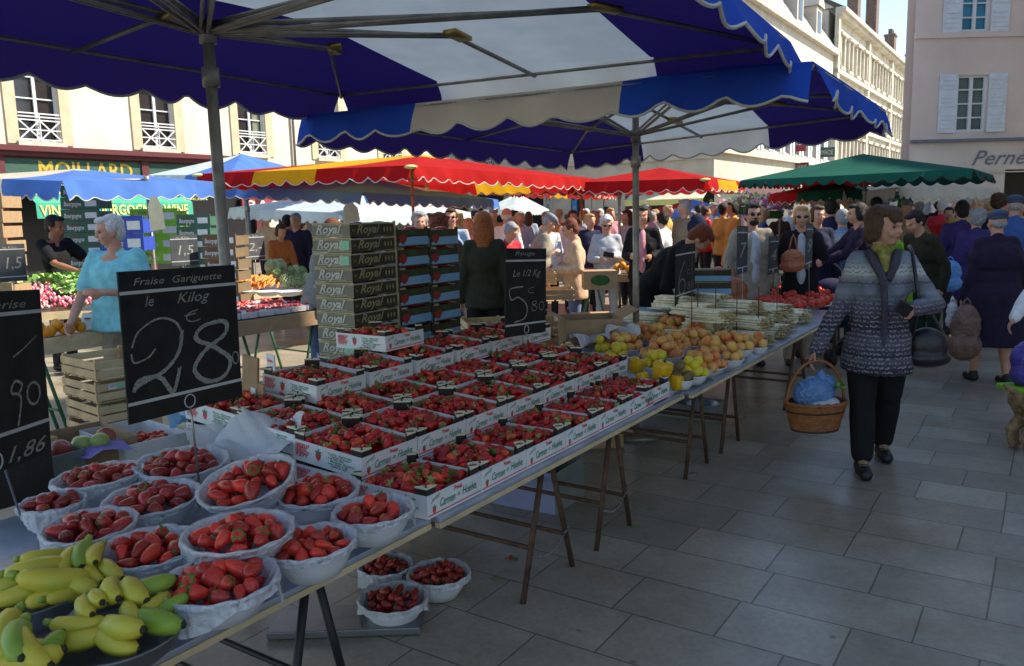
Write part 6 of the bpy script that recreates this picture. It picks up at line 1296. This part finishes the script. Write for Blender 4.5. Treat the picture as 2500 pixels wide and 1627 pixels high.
for n_, c_ in dict(cloth_trousers=(.03, .03, .035), cl_black=(.010, .010, .011), cl_navy=(.018, .02, .05), cl_violet=(.045, .03, .12), cl_plum=(.022, .014, .035), cl_turq=(.22, .56, .62), cl_beige=(.52, .36, .24), cl_red=(.50, .03, .05), cl_redb=(.55, .03, .02), cl_white=(.72, .72, .74), cl_grey=(.20, .21, .19), cl_stone=(.30, .26, .20), cl_olive=(.03, .03, .018),
        cl_yellow=(.55, .36, .10), cl_lime=(.26, .50, .03), cl_jeans=(.12, .17, .32), cl_tan=(.32, .21, .11), cl_blue=(.05, .10, .28), cl_darkgreen=(.015, .04, .02), cl_orange=(.35, .14, .05), cl_palegrey=(.42, .44, .48), cl_khaki=(.22, .19, .13), cl_pink=(.55, .25, .30), cl_brown=(.10, .06, .035), cl_lightblue=(.30, .42, .60)).items(): cmat(n_, c_)
def nordic(name, a, b_, c_):
    m = bpy.data.materials.new(name); m.use_nodes = True; _M[name] = m; nt = m.node_tree; N = nt.nodes; L = nt.links; p = N['Principled BSDF']; p.inputs['Roughness'].default_value = .95; p.inputs['Specular IOR Level'].default_value = .1
    tc = N.new('ShaderNodeTexCoord'); sx = N.new('ShaderNodeSeparateXYZ'); L.new(tc.outputs['Object'], sx.inputs[0])
    def math_(op, x, y=None, v=None):
        n = N.new('ShaderNodeMath'); n.operation = op; L.new(x, n.inputs[0])
        if y is not None: L.new(y, n.inputs[1])
        if v is not None: n.inputs[1].default_value = v
        return n.outputs[0]
    # zigzag rows: z + small triangle wave of x
    ang = math_('ARCTAN2', sx.outputs[0], sx.outputs[1]); zg = math_('PINGPONG', math_('MULTIPLY', sx.outputs[0], v=30.0), v=.5)
    zz_ = math_('ADD', sx.outputs[2], math_('MULTIPLY', zg, v=.010)); row = math_('PINGPONG', math_('MULTIPLY', zz_, v=36), v=.5); rowt = math_('GREATER_THAN', row, v=.27)
    ch = N.new('ShaderNodeTexVoronoi'); ch.inputs['Scale'].default_value = 75; L.new(tc.outputs['Object'], ch.inputs['Vector']); dots = math_('LESS_THAN', ch.outputs['Distance'], v=.52)
    rp = N.new('ShaderNodeValToRGB'); L.new(math_('MULTIPLY', sx.outputs[2], v=.6), rp.inputs[0]); e = rp.color_ramp.elements; e[0].position = .40 ; e[0].color = c_ + (1,); e[1].position = .93; e[1].color = b_ + (1,)
    for pz, col in ((.435, a), (.445, c_), (.50, a), (.55, c_), (.64, a), (.68, b_), (.72, a), (.755, (.50, .50, .46)), (.80, b_), (.86, a)): k = e.new(pz); k.color = tuple(col) + (1,)
    mx = N.new('ShaderNodeMix'); mx.data_type = 'RGBA'; L.new(math_('MULTIPLY', rowt, dots), mx.inputs[0]); L.new(rp.outputs[0], mx.inputs[6]); mx.inputs[7].default_value = (.23, .22, .22, 1)
    m3 = N.new('ShaderNodeMix'); m3.data_type = 'RGBA'; m3.inputs[0].default_value = .5; L.new(rp.outputs[0], m3.inputs[6]); L.new(mx.outputs[2], m3.inputs[7]); L.new(mx.outputs[2], p.inputs['Base Color'])
    bp = N.new('ShaderNodeBump'); bp.inputs['Strength'].default_value = .5; bp.inputs['Distance'].default_value = .006; L.new(row, bp.inputs['Height']); L.new(bp.outputs[0], p.inputs['Normal'])
nordic('knit_nordic', (.10, .09, .12), (.21, .25, .31), (.04, .036, .055)); nordic('knit_blue', (.07, .12, .25), (.25, .36, .50), (.05, .09, .2))
def at_(px, Y, z=0): p = D(px, HZ(px), Y); return Vector((p.x, p.y, z))

mat('lace_tan', (.28, .22, .13), .8)
def crumple(o, st=.03, sc_=.05):
    tx = bpy.data.textures.get('crumple') or bpy.data.textures.new('crumple', 'STUCCI'); tx.noise_scale = sc_; d = o.modifiers.new('crumple', 'DISPLACE'); d.texture = tx; d.strength = st; d.mid_level = .5
# --- the woman with the basket
wl_ = P(2085, 1160, 0); wr_ = P(2172, 1112, 0); base = (wl_ + wr_) / 2; base.z = 0
W = person(base, 1.62, -14, 'short haired woman in a patterned grey cardigan walking with a wicker basket', topc='knit_nordic', kind='cardigan', legc='cl_black', hair='bowl', hairc='hair_chestnut', sex='f', fat=1.07, arms=(((.26, .03, 1.10), (.40, -.10, .80)), ((.38, .0, 1.10), (.16, -.24, 1.10))), head=(50, 3), stride=-.20, vox=.011, hem=.66, hs=1.13, legw=1.28, laces=True)
mat('scarf_yellow', (.26, .22, .05), .8, .5, 30); k = Blob(); k.cap((0, .0, 1.375), (0, -.01, 1.405), .070, .064); k.cap((0, -.07, 1.37), (.0, -.125, 1.28), .040, .026); k.build('scarf', W, 'scarf_yellow', .009, 2)
mat('knit_dark', (.06, .055, .075), .95, .3, 60, bump=.5, bscale=120); mb = MB().use('knit_dark'); mb.smooth = True
mb.tube([V3(-.085, -.045, 1.385), V3(-.06, -.115, 1.32), V3(-.012, -.165, 1.22), V3(0, -.172, 1.05), V3(0, -.168, .85), V3(0, -.165, .66)], [.026, .028, .024, .020, .020, .02], 8); mb.tube([V3(.085, -.045, 1.385), V3(.06, -.115, 1.32), V3(.014, -.165, 1.22)], [.026, .028, .022], 8); mb.build('button_band', W)
mat('leather_black', (.015, .012, .014), .35, .2, 20, bump=.2); mat('wicker', (.27, .10, .03), .6, .3, 30, bump=.3); mat('wicker_dark', (.05, .02, .01), .6, .2); mat('bag_blue', (.13, .26, .50), .3, .12, 14, trans=.2, bump=.5, bscale=12)
WM = Matrix.Translation(base) @ Matrix.Rotation(R_(-14), 4, 'Z')
mb = MB().use('leather_black'); mb.box((0, 0, 0), (.10, .016, .075)); tag(mb.build('wallet', None, WM @ V3(.075, -.315, 1.06), (.3, .5, .2), bevel=.004), 'dark wallet held open in the hand of the woman in the cardigan', 'wallet')
hb = empty('shoulder_bag', WM @ V3(.30, .06, .80), R_(-14), 'black leather shoulder bag hanging at the elbow of the woman in the cardigan', 'handbag')
k = Blob(); k.ell((0, 0, -.02), (.13, .06, .12)); k.ell((0, 0, -.10), (.15, .07, .06)); k.build('pouch', hb, 'leather_black', .012, 3)
mb = MB().use('leather_black'); mb.tube(smooth_pts([V3(-.10, -.05, .04), V3(-.10, -.17, .25), V3(-.12, -.17, .42), V3(-.13, -.08, .585), V3(-.12, .03, .58), V3(-.02, .10, .3), V3(.1, .02, .05)], 5), .011, 6); mb.build('strap', hb)
mb = MB().use('brass'); mb.ell((.12, -.04, .05), (.01, .01, .01), 8, 6); mb.build('clasp', hb)
def basket(c, label, rx=.19, ry=.135, h=.17, rz=0, hz=.42):
    root = empty('wicker_basket', c, rz, label, 'basket'); mb = MB().use('wicker'); mb.smooth = True; n = 44
    for i in range(15):
        t = i / 14; f = .78 + .24 * t; z = -h * (1 - t); pts = []
        for kk in range(n + 1): a = 2 * PI * kk / n; w_ = 1 + .018 * math.sin(a * n / 2 + i * PI); pts.append((rx * f * w_ * math.cos(a), ry * f * w_ * math.sin(a), z))
        mb.use('wicker_dark' if i in (0, 10) else 'wicker'); mb.tube(pts, .0075, 5, False)
    mb.use('wicker_dark'); mb.lathe([(rx * .0, -h), (rx * .77, -h), (rx * .93, -.01)], 24, Matrix.Diagonal((1, ry / rx, 1, 1))); mb.build('weave', root)
    mb = MB().use('wicker'); mb.smooth = True; pts = [(rx * 1.02 * math.cos(a), ry * 1.02 * math.sin(a), .004 + .004 * math.sin(a * 20)) for a in np.linspace(0, 2 * PI, 60)]; mb.tube(pts, .012, 7, False); mb.build('rim', root)
    mb = MB().use('wicker'); mb.smooth = True; mb.tube([(rx * math.cos(a) * (1 if abs(math.cos(a)) > .3 else 1), 0, hz * math.sin(a)) for a in np.linspace(0, PI, 18)], .010, 8); mb.build('handle', root); return root
hd = WM @ (V3(-.385, -.13, .70)); bk = Vector((hd.x - .0, hd.y - .02, .44))
basket(bk, 'oval wicker basket with an arched handle hanging from the hand of the woman', hz=.27, rz=.1)
k = Blob(); k.ell((0, .0, .07), (.12, .09, .10)); k.ell((-.05, 0, .05), (.09, .08, .10)); k.ell((.06, .01, .10), (.07, .06, .08)); k.ell((0, 0, -.02), (.14, .10, .05)); k.ell((.03, 0, .16), (.03, .03, .05)); o = k.build('plastic_bag', None, 'bag_blue', .008, 2); crumple(o, .014, .06); o.location = bk; tag(o, 'knotted blue plastic bag filling the wicker basket', 'plastic bag')
k = Blob(); k.ell((0, 0, 0), (.10, .07, .03)); k.ell((.04, .0, .02), (.05, .04, .02)); o = k.build('cloth', None, 'plastic_bag', .012, 1); o.location = bk + V3(.04, -.05, .0); tag(o, 'crumpled white plastic beside the blue bag in the basket', 'plastic')
mb = MB(); q = random.Random(2); leafheap(mb, q, Vector((0, 0, 0)), 40, .03, ('leaf_green', 'lettuce')); tag(mb.build('parsley', None, bk + V3(.13, -.02, .10)), 'sprig of green leaves sticking out of the wicker basket', 'herbs')

# --- other people one can tell apart: (px, Y, height, face, ...)
PP = [
 (275, 6.3, 1.72, -12, 'old white haired man in a turquoise polo shirt behind the weighing scale', dict(topc='cl_turq', kind='polo', hair='short', hairc='hair_white', fat=1.38, arms=('low', 'fold'), head=(-38, 10), legc='cl_stone')),
 (128, 9.3, 1.76, 75, 'young dark haired stallholder in a black polo at the far left', dict(topc='cl_black', kind='polo', hairc='hair_dark', arms=('reach', 'reach'), skin='skin_dark', head=(10, 10))),
 (768, 8.2, 1.68, 140, 'shopper in a grey beige jumper leaning over the artichokes, seen from behind', dict(topc='cl_grey', kind='jumper', hairc='hair_auburn', hair='short', lean=18, arms=('reach', 'low'), legc='cl_jeans', fat=1.1)),
 (672, 12.5, 1.60, 40, 'woman in an orange brown jacket bending by the chalk slates', dict(topc='cl_orange', hair='bob', hairc='hair_brown', sex='f', lean=15, arms=('low', 'low'))),
 (702, 13.5, 1.72, 150, 'dark haired man in a navy jacket turned away, left of the olive cartons', dict(topc='cl_navy', hairc='hair_dark')),
 (722, 13, 1.74, -10, 'grey haired man in a navy suit left of the olive cartons', dict(topc='cl_navy', kind='jacket', hairc='hair_grey')),
 (1024, 9.2, 1.70, 10, 'grey curly haired person behind the blue cartons', dict(topc='cl_grey', hair='curly', hairc='hair_grey')),
 (1072, 8.0, 1.68, 170, 'auburn haired person seen from behind above the blue cartons', dict(topc='cl_brown', hair='curly', hairc='hair_auburn')),
 (1101, 10.8, 1.74, 0, 'man in glasses and pale blue shirt above the blue cartons', dict(topc='cl_lightblue', kind='shirt', hairc='hair_brown', glasses=True)),
 (1142, 12.5, 1.60, -20, 'woman with light brown hair left of the redhead', dict(topc='cl_pink', hair='bob', hairc='hair_blond', sex='f')),
 (1180, 7.7, 1.68, 172, 'woman with long ginger hair in a dark grey jacket, seen from behind', dict(topc='cl_olive', kind='jacket', hair='long', hairc='hair_red', sex='f', legc='cl_black')),
 (1232, 10.2, 1.56, 35, 'old woman with short grey hair in a crimson jacket', dict(topc='cl_red', hair='short', hairc='hair_grey', sex='f', lean=8, head=(10, 20), fat=1.15)),
 (1236, 12.4, 1.74, 150, 'tall white haired man in a white shirt behind the old woman in crimson', dict(topc='cl_white', kind='shirt', hair='bald', hairc='hair_white', fat=1.15)),
 (1310, 10.4, 1.66, 95, 'old man in a flat grey cap and stone coloured jacket looking down', dict(topc='cl_stone', hair='cap', hairc='cap_grey', lean=10, head=(10, 22), fat=1.15)),
 (1338, 12.6, 1.60, 20, 'woman in a white blouse with sunglasses on her brown hair', dict(topc='cl_white', kind='shirt', hair='bob', hairc='hair_brown', sex='f', arms=('bent', 'fold'))),
 (1270, 14.5, 1.68, 0, 'man in a pale blue shirt left of the old man in a flat cap', dict(topc='cl_lightblue', kind='shirt', hair='short', hairc='hair_grey')),
 (1402, 9.3, 1.58, -95, 'woman with short auburn hair in a long beige jumper reading a note', dict(topc='cl_beige', kind='jumper', hair='short', hairc='hair_auburn', sex='f', legc='cl_jeans', arms=('bent', 'bent'), head=(0, 22), hem=.74, fat=1.05)),
 (1398, 13.5, 1.68, 10, 'man in a white jacket behind the woman in beige', dict(topc='cl_white', hair='short', hairc='hair_brown')),
 (1452, 14.6, 1.66, 60, 'grey haired man in a navy and white jacket', dict(topc='cl_blue', hairc='hair_grey')),
 (1480, 10.9, 1.60, 0, 'white haired woman in sunglasses and grey sweater opening a purse', dict(topc='cl_palegrey', kind='jumper', hair='curly', hairc='hair_white', sex='f', glasses=True, arms=('bent', 'fold'), head=(0, 18), fat=1.1, legc='cl_palegrey')),
 (1440, 12.6, 1.62, 20, 'blond woman standing behind the white haired woman with the purse', dict(topc='cl_navy', hair='curly', hairc='hair_blond', sex='f')),
 (1570, 10.3, 1.70, -15, 'laughing woman in a black leather jacket behind the second pole', dict(topc='cl_black', kind='jacket', hair='bob', hairc='hair_dark', sex='f', arms=('bent', 'bent'), legc='cl_black', front='cl_pink')),
 (1532, 13.6, 1.66, -60, 'young woman with long hair in a grey jacket left of the second pole', dict(topc='cl_palegrey', hair='long', hairc='hair_brown', sex='f')),
 (1672, 12.6, 1.80, -60, 'tall man with a dark rucksack in a khaki jacket', dict(topc='cl_khaki', hairc='hair_grey', head=(-20, 0))),
 (1766, 15, 1.74, 120, 'man in a mustard yellow jacket with the sun on his back', dict(topc='cl_yellow', hairc='hair_dark')),
 (1722, 16.5, 1.70, 100, 'person in a dark red top between the yellow jacket and the rucksack', dict(topc='cl_redb', hairc='hair_brown')),
 (1836, 8.5, 1.70, 5, 'bearded man in sunglasses and a beige raincoat behind the narrow slate', dict(topc='cl_stone', kind='jacket', hair='short', hairc='hair_dark', glasses=True, hem=.72, legc='cl_khaki', fat=1.05, front='cl_palegrey', beard=True)),
 (1958, 8.5, 1.66, -15, 'woman in sunglasses and a black cardigan carrying a tan handbag', dict(topc='cl_black', kind='cardigan', hair='bob', hairc='hair_blond', sex='f', glasses=True, arms=('bent', 'up'), legc='cl_stone', front='cl_palegrey')),
 (1996, 9.6, 1.66, 5, 'brunette standing close behind the woman in the black cardigan', dict(topc='cl_navy', hair='bob', hairc='hair_brown', sex='f')),
 (2062, 9.8, 1.62, 165, 'person in a blue patterned jumper seen from behind', dict(topc='knit_blue', kind='jumper', hair='short', hairc='hair_grey', lean=12, arms=('low', 'low'))),
 (2112, 9.0, 1.68, -95, 'dark haired woman in a dark plum jacket facing left', dict(topc='cl_plum', hair='bob', hairc='hair_dark', sex='f', arms=('reach', 'reach'), lean=6)),
 (2028, 11.3, 1.74, 160, 'man in a navy quilted jacket seen from behind', dict(topc='cl_navy', hairc='hair_dark')),
 (2140, 12.4, 1.76, 150, 'dark haired man behind the head of the woman with the basket', dict(topc='cl_black', hairc='hair_dark')),
 (2222, 9.0, 1.50, -75, 'woman in a lime green coat holding a purse', dict(topc='cl_lime', kind='coat', hair='short', hairc='hair_white', sex='f', lean=22, arms=('bent', 'bent'), hem=.66)),
 (2278, 8.3, 1.62, -75, 'dark haired man in an olive black jacket leaning to the left', dict(topc='cl_olive', hairc='hair_dark', skin='skin', lean=16, head=(0, 12), legc='cl_darkgreen')),
 (2318, 13.5, 1.58, -30, 'person in a bright red jacket beyond the olive black jacket', dict(topc='cl_redb', hairc='hair_dark')),
 (2350, 10.2, 1.66, 170, 'dark haired person in a violet blue jacket walking away', dict(topc='cl_violet', hairc='hair_dark')),
 (2388, 9.2, 1.58, 175, 'grey haired woman in a short violet coat walking away', dict(topc='cl_violet', kind='coat', hair='curly', hairc='hair_grey', sex='f', hem=.62, legc='cl_black', fat=1.1)),
 (2440, 7.4, 1.58, 178, 'old woman in a long dark plum coat carrying plastic bags, seen from behind', dict(topc='cl_plum', kind='coat', hair='bonnet', hairc='cap_blue', sex='f', fat=1.45, hem=.40, arms=('out', 'down'), legc=None, stride=.12)),
 (2478, 9.6, 1.72, 160, 'man in a blue cap and blue jacket at the right edge', dict(topc='cl_blue', hair='cap', hairc='cap_blue', fat=1.15)),
 (2440, 10.8, 1.76, 120, 'curly dark haired person at the right under the white canopy', dict(topc='cl_navy', hair='curly', hairc='hair_brown')),
]
for px, Y, h, fc, lb, kw in PP:
    kw = dict(kw); kw.setdefault('vox', .015 if Y < 11 else .02); kw['low'] = 0 if Y < 11 else 2
    kw['low'] = False if Y < 11 else 2
    person(at_(px, Y), h, fc, lb, **kw)
# the stooping man in black behind the scale
person(at_(1588, 7.4), 1.70, 62, 'man in a black jumper stooping over the boxes behind the scale', topc='cl_black', kind='jumper', hair='short', hairc='hair_auburn', lean=38, head=(20, 25), arms=('low', 'low'), legc='cl_black', fat=1.25, vox=.014)
# hand and sleeve of a passer-by at the right edge, with bags
person(at_(2630, 5.9), 1.62, -30, 'person at the right edge of whom only a hand holding a trolley shows', topc='cl_white', kind='jumper', hair='short', hairc='hair_brown', sex='f', arms=(((.27, -.1, 1.08), (.36, -.20, .86)), 'down'), legc='cl_black')
# things people carry
def bag(c, d, m, label, name='carrier_bag', cat='bag', rz=0, handle=.16, hm=None):
    root = empty(name, c, rz, label, cat); k = Blob(); k.ell((0, 0, -d[2] * .35), (d[0] * .5, d[1] * .5, d[2] * .4)); k.ell((0, 0, -d[2] * .7), (d[0] * .56, d[1] * .56, d[2] * .28)); k.ell((0, 0, -d[2] * .06), (d[0] * .28, d[1] * .3, d[2] * .12)); crumple(k.build('pouch', root, m, .012, 2), .018, .08)
    mb = MB().use(hm or m); mb.smooth = True; mb.tube([(-d[0] * .18, 0, -d[2] * .05), (-d[0] * .08, 0, handle * .7), (0, 0, handle), (d[0] * .08, 0, handle * .7), (d[0] * .18, 0, -d[2] * .05)], .008, 6); mb.build('handle', root); return root
mat('bag_brown', (.20, .12, .09), .4, .25, 14, trans=.15, bump=.5, bscale=12); mat('bag_skyblue', (.15, .38, .75), .3, .15, 12, trans=.25, bump=.4, bscale=12); mat('leather_tan', (.40, .13, .05), .4, .15, 12); mat('bag_violet', (.06, .04, .24), .4, .15, 10, bump=.3); mat('canvas_brown', (.13, .085, .05), .8, .2, 30, bump=.3)
c = D(2360, 750, 7.2); bag(c, (.27, .16, .50), 'bag_brown', 'brown plastic carrier bag in the hand of the old woman in plum', handle=.08)
c = D(2325, 740, 7.4); bag(c, (.10, .08, .24), 'plastic_bag', 'small white plastic bag beside the brown carrier bag', handle=.06)
c = D(2320, 640, 8.9); bag(c, (.26, .14, .34), 'bag_skyblue', 'sky blue carrier bag of the woman in violet', handle=.06)
c = D(1936, 612, 8.1); bag(c, (.24, .1, .22), 'leather_tan', 'tan leather handbag of the woman in the black cardigan', 'handbag', 'handbag', hm='leather_tan')
c = D(1785, 680, 8.0); bag(c, (.34, .2, .34), 'leather_tan', 'orange patterned shopping bag hanging below the bearded man', handle=.12)
mb = MB().use('leather_black'); mb.box((0, 0, 0), (.14, .03, .07)); tag(mb.build('purse', None, D(1486, 622, 10.6), (.2, .2, .1), bevel=.005), 'dark red purse in the hands of the white haired woman', 'purse')
mb = MB().use('label_white'); mb.box((0, 0, 0), (.09, .004, .12)); tag(mb.build('note', None, D(1356, 594, 9.2), (.3, 0, 1.2)), 'white note read by the woman in beige', 'note')
rk = Blob(); rk.ell((0, 0, 0), (.16, .11, .24)); o = rk.build('rucksack', None, 'cl_navy', .015, 2); o.location = D(1702, 560, 12.45); tag(o, 'dark rucksack on the back of the tall man', 'rucksack')
# shopping trolley and dog at the right edge
c = P(2480, 1010, .0); c = D(2556, 860, 5.4); tr = empty('shopping_trolley', (c.x, c.y, 0), .1, 'purple and brown shopping bag on a trolley with a lime green base', 'trolley')
k = Blob(); k.ell((-.04, .05, .60), (.17, .12, .14)); k.ell((.05, .05, .52), (.20, .13, .12)); k.ell((-.12, .03, .50), (.10, .10, .09)); crumple(k.build('bag', tr, 'bag_violet', .012, 2), .012, .08); k = Blob(); k.ell((.07, -.09, .56), (.18, .06, .08)); k.ell((.07, -.09, .49), (.19, .07, .09)); crumple(k.build('pocket', tr, 'canvas_brown', .012, 2), .015, .06)
mat('lime_plastic', (.22, .45, .01), .5); mb = MB().use('lime_plastic'); mb.box((-.02, -.02, .405), (.46, .34, .035)); mb.build('base', tr, bevel=.01); mb = MB().use('leather_black'); mb.smooth = True; mb.tube([(-.05, -.1, .62), (-.02, -.12, .74), (.06, -.1, .78)], .014, 6); mb.tube([(.18, .1, .38), (.18, .12, .06)], .012, 6); mb.tube([(-.1, .1, .38), (-.1, .12, .06)], .010, 6); mb.build('frame', tr)
for sx in (.12, .24): mb = MB().use('black'); mb.smooth = True; mb.tube([(sx, .1, .07), (sx + .03, .1, .07)], .07, 14); mb.build('wheel', tr)
mat('fur_tan', (.30, .20, .11), .95, .4, 18, bump=1.0, bscale=60, spec=.1); mat('fur_dark', (.07, .045, .03), .95, .3, 20, bump=.8, bscale=60)
dc = P(2622, 1088, 0); dg_ = empty('dog', dc, R_(100), 'shaggy tan dog standing at the right edge beside the trolley', 'dog'); k = Blob()
k.ell((0, .06, .34), (.11, .16, .12)); k.ell((0, .30, .35), (.09, .18, .09)); k.cap((0, -.05, .40), (0, -.18, .50), .07, .055); k.ell((0, -.24, .53), (.055, .075, .055)); k.cap((0, -.28, .52), (0, -.36, .50), .035, .022); k.cap((0, .46, .38), (0, .58, .46), .025, .012)
for sd in (-1, 1):
    k.cap((sd * .06, -.02, .32), (sd * .065, -.01, .17), .062, .045); k.cap((sd * .065, -.01, .17), (sd * .065, -.03, .04), .045, .040); k.ell((sd * .065, -.05, .025), (.026, .04, .022))
    k.cap((sd * .06, .40, .34), (sd * .065, .34, .22), .075, .055); k.cap((sd * .065, .34, .22), (sd * .065, .44, .14), .05, .04); k.cap((sd * .065, .44, .14), (sd * .065, .42, .04), .04, .038); k.ell((sd * .065, .40, .025), (.024, .038, .022))
    k.mb.ell((sd * .05, -.22, .56), (.014, .03, .045), 8, 6)
crumple(k.build('body', dg_, 'fur_tan', .010, 2), .008, .015); mb = MB().use('black'); mb.ell((0, -.385, .505), (.014, .012, .012), 8, 6); mb.build('nose', dg_)
# baby buggy behind the woman
c = at_(2050, 8.6); bg_ = empty('push_chair', c, .2, 'dark pushchair with a grey hoop handle left of the woman with the basket', 'pushchair'); k = Blob(); k.ell((0, 0, .55), (.22, .3, .18)); k.ell((0, .1, .75), (.2, .2, .15)); k.build('seat', bg_, 'cl_navy', .02, 3)
mb = MB().use('grey_metal'); mb.smooth = True; mb.tube(smooth_pts([V3(-.24, -.1, .5), V3(-.24, .3, .98), V3(0, .36, 1.05), V3(.24, .3, .98), V3(.24, -.1, .5)], 4), .014, 6)
for sx in (-1, 1): mb.tube([(sx * .22, .2, .5), (sx * .22, -.3, .12)], .012, 6); mb.tube([(sx * .22, -.2, .5), (sx * .22, .3, .12)], .012, 6)
mb.build('frame', bg_)
for sx in (-1, 1):
    for sy in (-.3, .3): mb = MB().use('black'); mb.smooth = True; mb.tube([(sx * .23, sy, .1), (sx * .26, sy, .1)], .1, 12); mb.build('wheel', bg_)

# --- the crowd beyond: a few figures built once, then copied with clothes of their own
protos = []
for k, kw in enumerate((dict(kind='jacket', hair='short', arms=('down', 'bent')), dict(kind='coat', hair='bob', sex='f', arms=('bent', 'down'), hem=.6), dict(kind='shirt', hair='short', arms=('bent', 'fold'), head=(20, 5)), dict(kind='jumper', hair='curly', sex='f', arms=('low', 'bent'), head=(-20, 8)), dict(kind='jacket', hair='cap', hairc='cap_grey', arms=('down', 'hip')), dict(kind='jumper', hair='long', sex='f', arms=('down', 'fold')))):
    r = person((0, 0, 0), 1.7, 0, 'x', topc='cl_grey', low=2, vox=.024, stride=.1 * (k % 2), **kw); protos.append(r)
TOPS = [('white', 'cl_white'), ('navy', 'cl_navy'), ('pale grey', 'cl_palegrey'), ('crimson', 'cl_red'), ('sand coloured', 'cl_stone'), ('black', 'cl_black'), ('pale blue', 'cl_lightblue'), ('mustard', 'cl_yellow'), ('brown', 'cl_brown'), ('pink', 'cl_pink'), ('mid blue', 'cl_blue'), ('grey', 'cl_grey'), ('tan', 'cl_tan'), ('beige', 'cl_beige')]
HR = [('brown', 'hair_brown'), ('grey', 'hair_grey'), ('dark', 'hair_dark'), ('blond', 'hair_blond'), ('white', 'hair_white')]
rows = []
q = random.Random(12)
for px, Y in [(1255, 17), (1290, 18), (1335, 16), (1365, 17.5), (1385, 19), (1425, 16), (1430, 20), (1465, 18), (1490, 16.5), (1510, 19), (1540, 17), (1555, 20), (1590, 16), (1600, 19), (1630, 17.5), (1645, 21), (1690, 18), (1705, 20), (1740, 17.6), (1785, 18), (1790, 14.8), (1800, 21), (1865, 16), (1905, 17), (1930, 19), (2000, 14), (2040, 17), (2075, 13.5), (2082, 20),
              (2095, 15), (2130, 18), (2160, 15), (2180, 19), (2188, 22), (2205, 16), (2232, 21), (2245, 16.5), (2262, 19), (2285, 23), (2292, 17), (2300, 14.5), (2330, 18), (2342, 22), (2365, 15.5), (2385, 19), (2410, 17), (2420, 13), (2455, 15.5), (2490, 13), (2400, 22), (1160, 17), (1120, 16), (1205, 15.5), (1350, 22), (1480, 22), (1575, 23), (1665, 24), (1760, 23), (2110, 24), (2220, 26), (2310, 27), (650, 17), (735, 17), (690, 19), (1050, 15), (1575, 12.6), (2350, 12.8), (2215, 12.2), (1620, 12)]: rows.append((px, Y))
def where(px):
    for lim, t in ((800, 'beyond the carrots at left'), (1180, 'behind the blue cartons'), (1300, 'near the grey column'), (1410, 'behind the woman in beige'), (1500, 'behind the woman with the purse'), (1600, 'left of the cream awning'), (1700, 'near the man with the rucksack'), (1830, 'near the mustard jacket'), (1960, 'below the flowers'), (2080, 'behind the push chair'), (2200, 'right behind the woman with the basket'), (2300, 'beyond the lime green coat'), (2400, 'beyond the red jacket')):
        if px < lim: return t
    return 'at the right end of the aisle'
used = set()
for i, (px, Y) in enumerate(rows):
    pr = protos[(i * 5 + (i // 6)) % 6]
    for tr_ in range(60):
        a, b_ = q.choice(TOPS), q.choice(HR)
        if px < 1830 and a[0] in ('black', 'brown', 'navy', 'crimson', 'grey', 'mid blue') and tr_ < 40: continue
        lb = 'distant shopper in %s with %s hair %s' % (a[0], b_[0], where(px))
        if lb not in used: break
    used.add(lb); o = copy_tree(pr)
    o.location = at_(px, Y); o.rotation_euler = (0, 0, q.uniform(-PI, PI)); s_ = q.uniform(.94, 1.04); o.scale = (s_, s_, s_); tag(o, lb, 'person', 'shoppers in the crowd at the far end of the square')
    for ch in o.children:
        nm = ch.name.split('.')[0]
        if nm in ('jacket', 'coat', 'shirt', 'jumper', 'cardigan'): setmat(ch, _M[a[1]])
        elif nm == 'hair': setmat(ch, _M[b_[1]])
        elif nm == 'trousers': setmat(ch, _M[q.choice(('cl_black', 'cl_jeans', 'cl_navy', 'cl_stone', 'cl_khaki'))])
for pr in protos:
    for ch in list(pr.children): bpy.data.objects.remove(ch)
    bpy.data.objects.remove(pr)
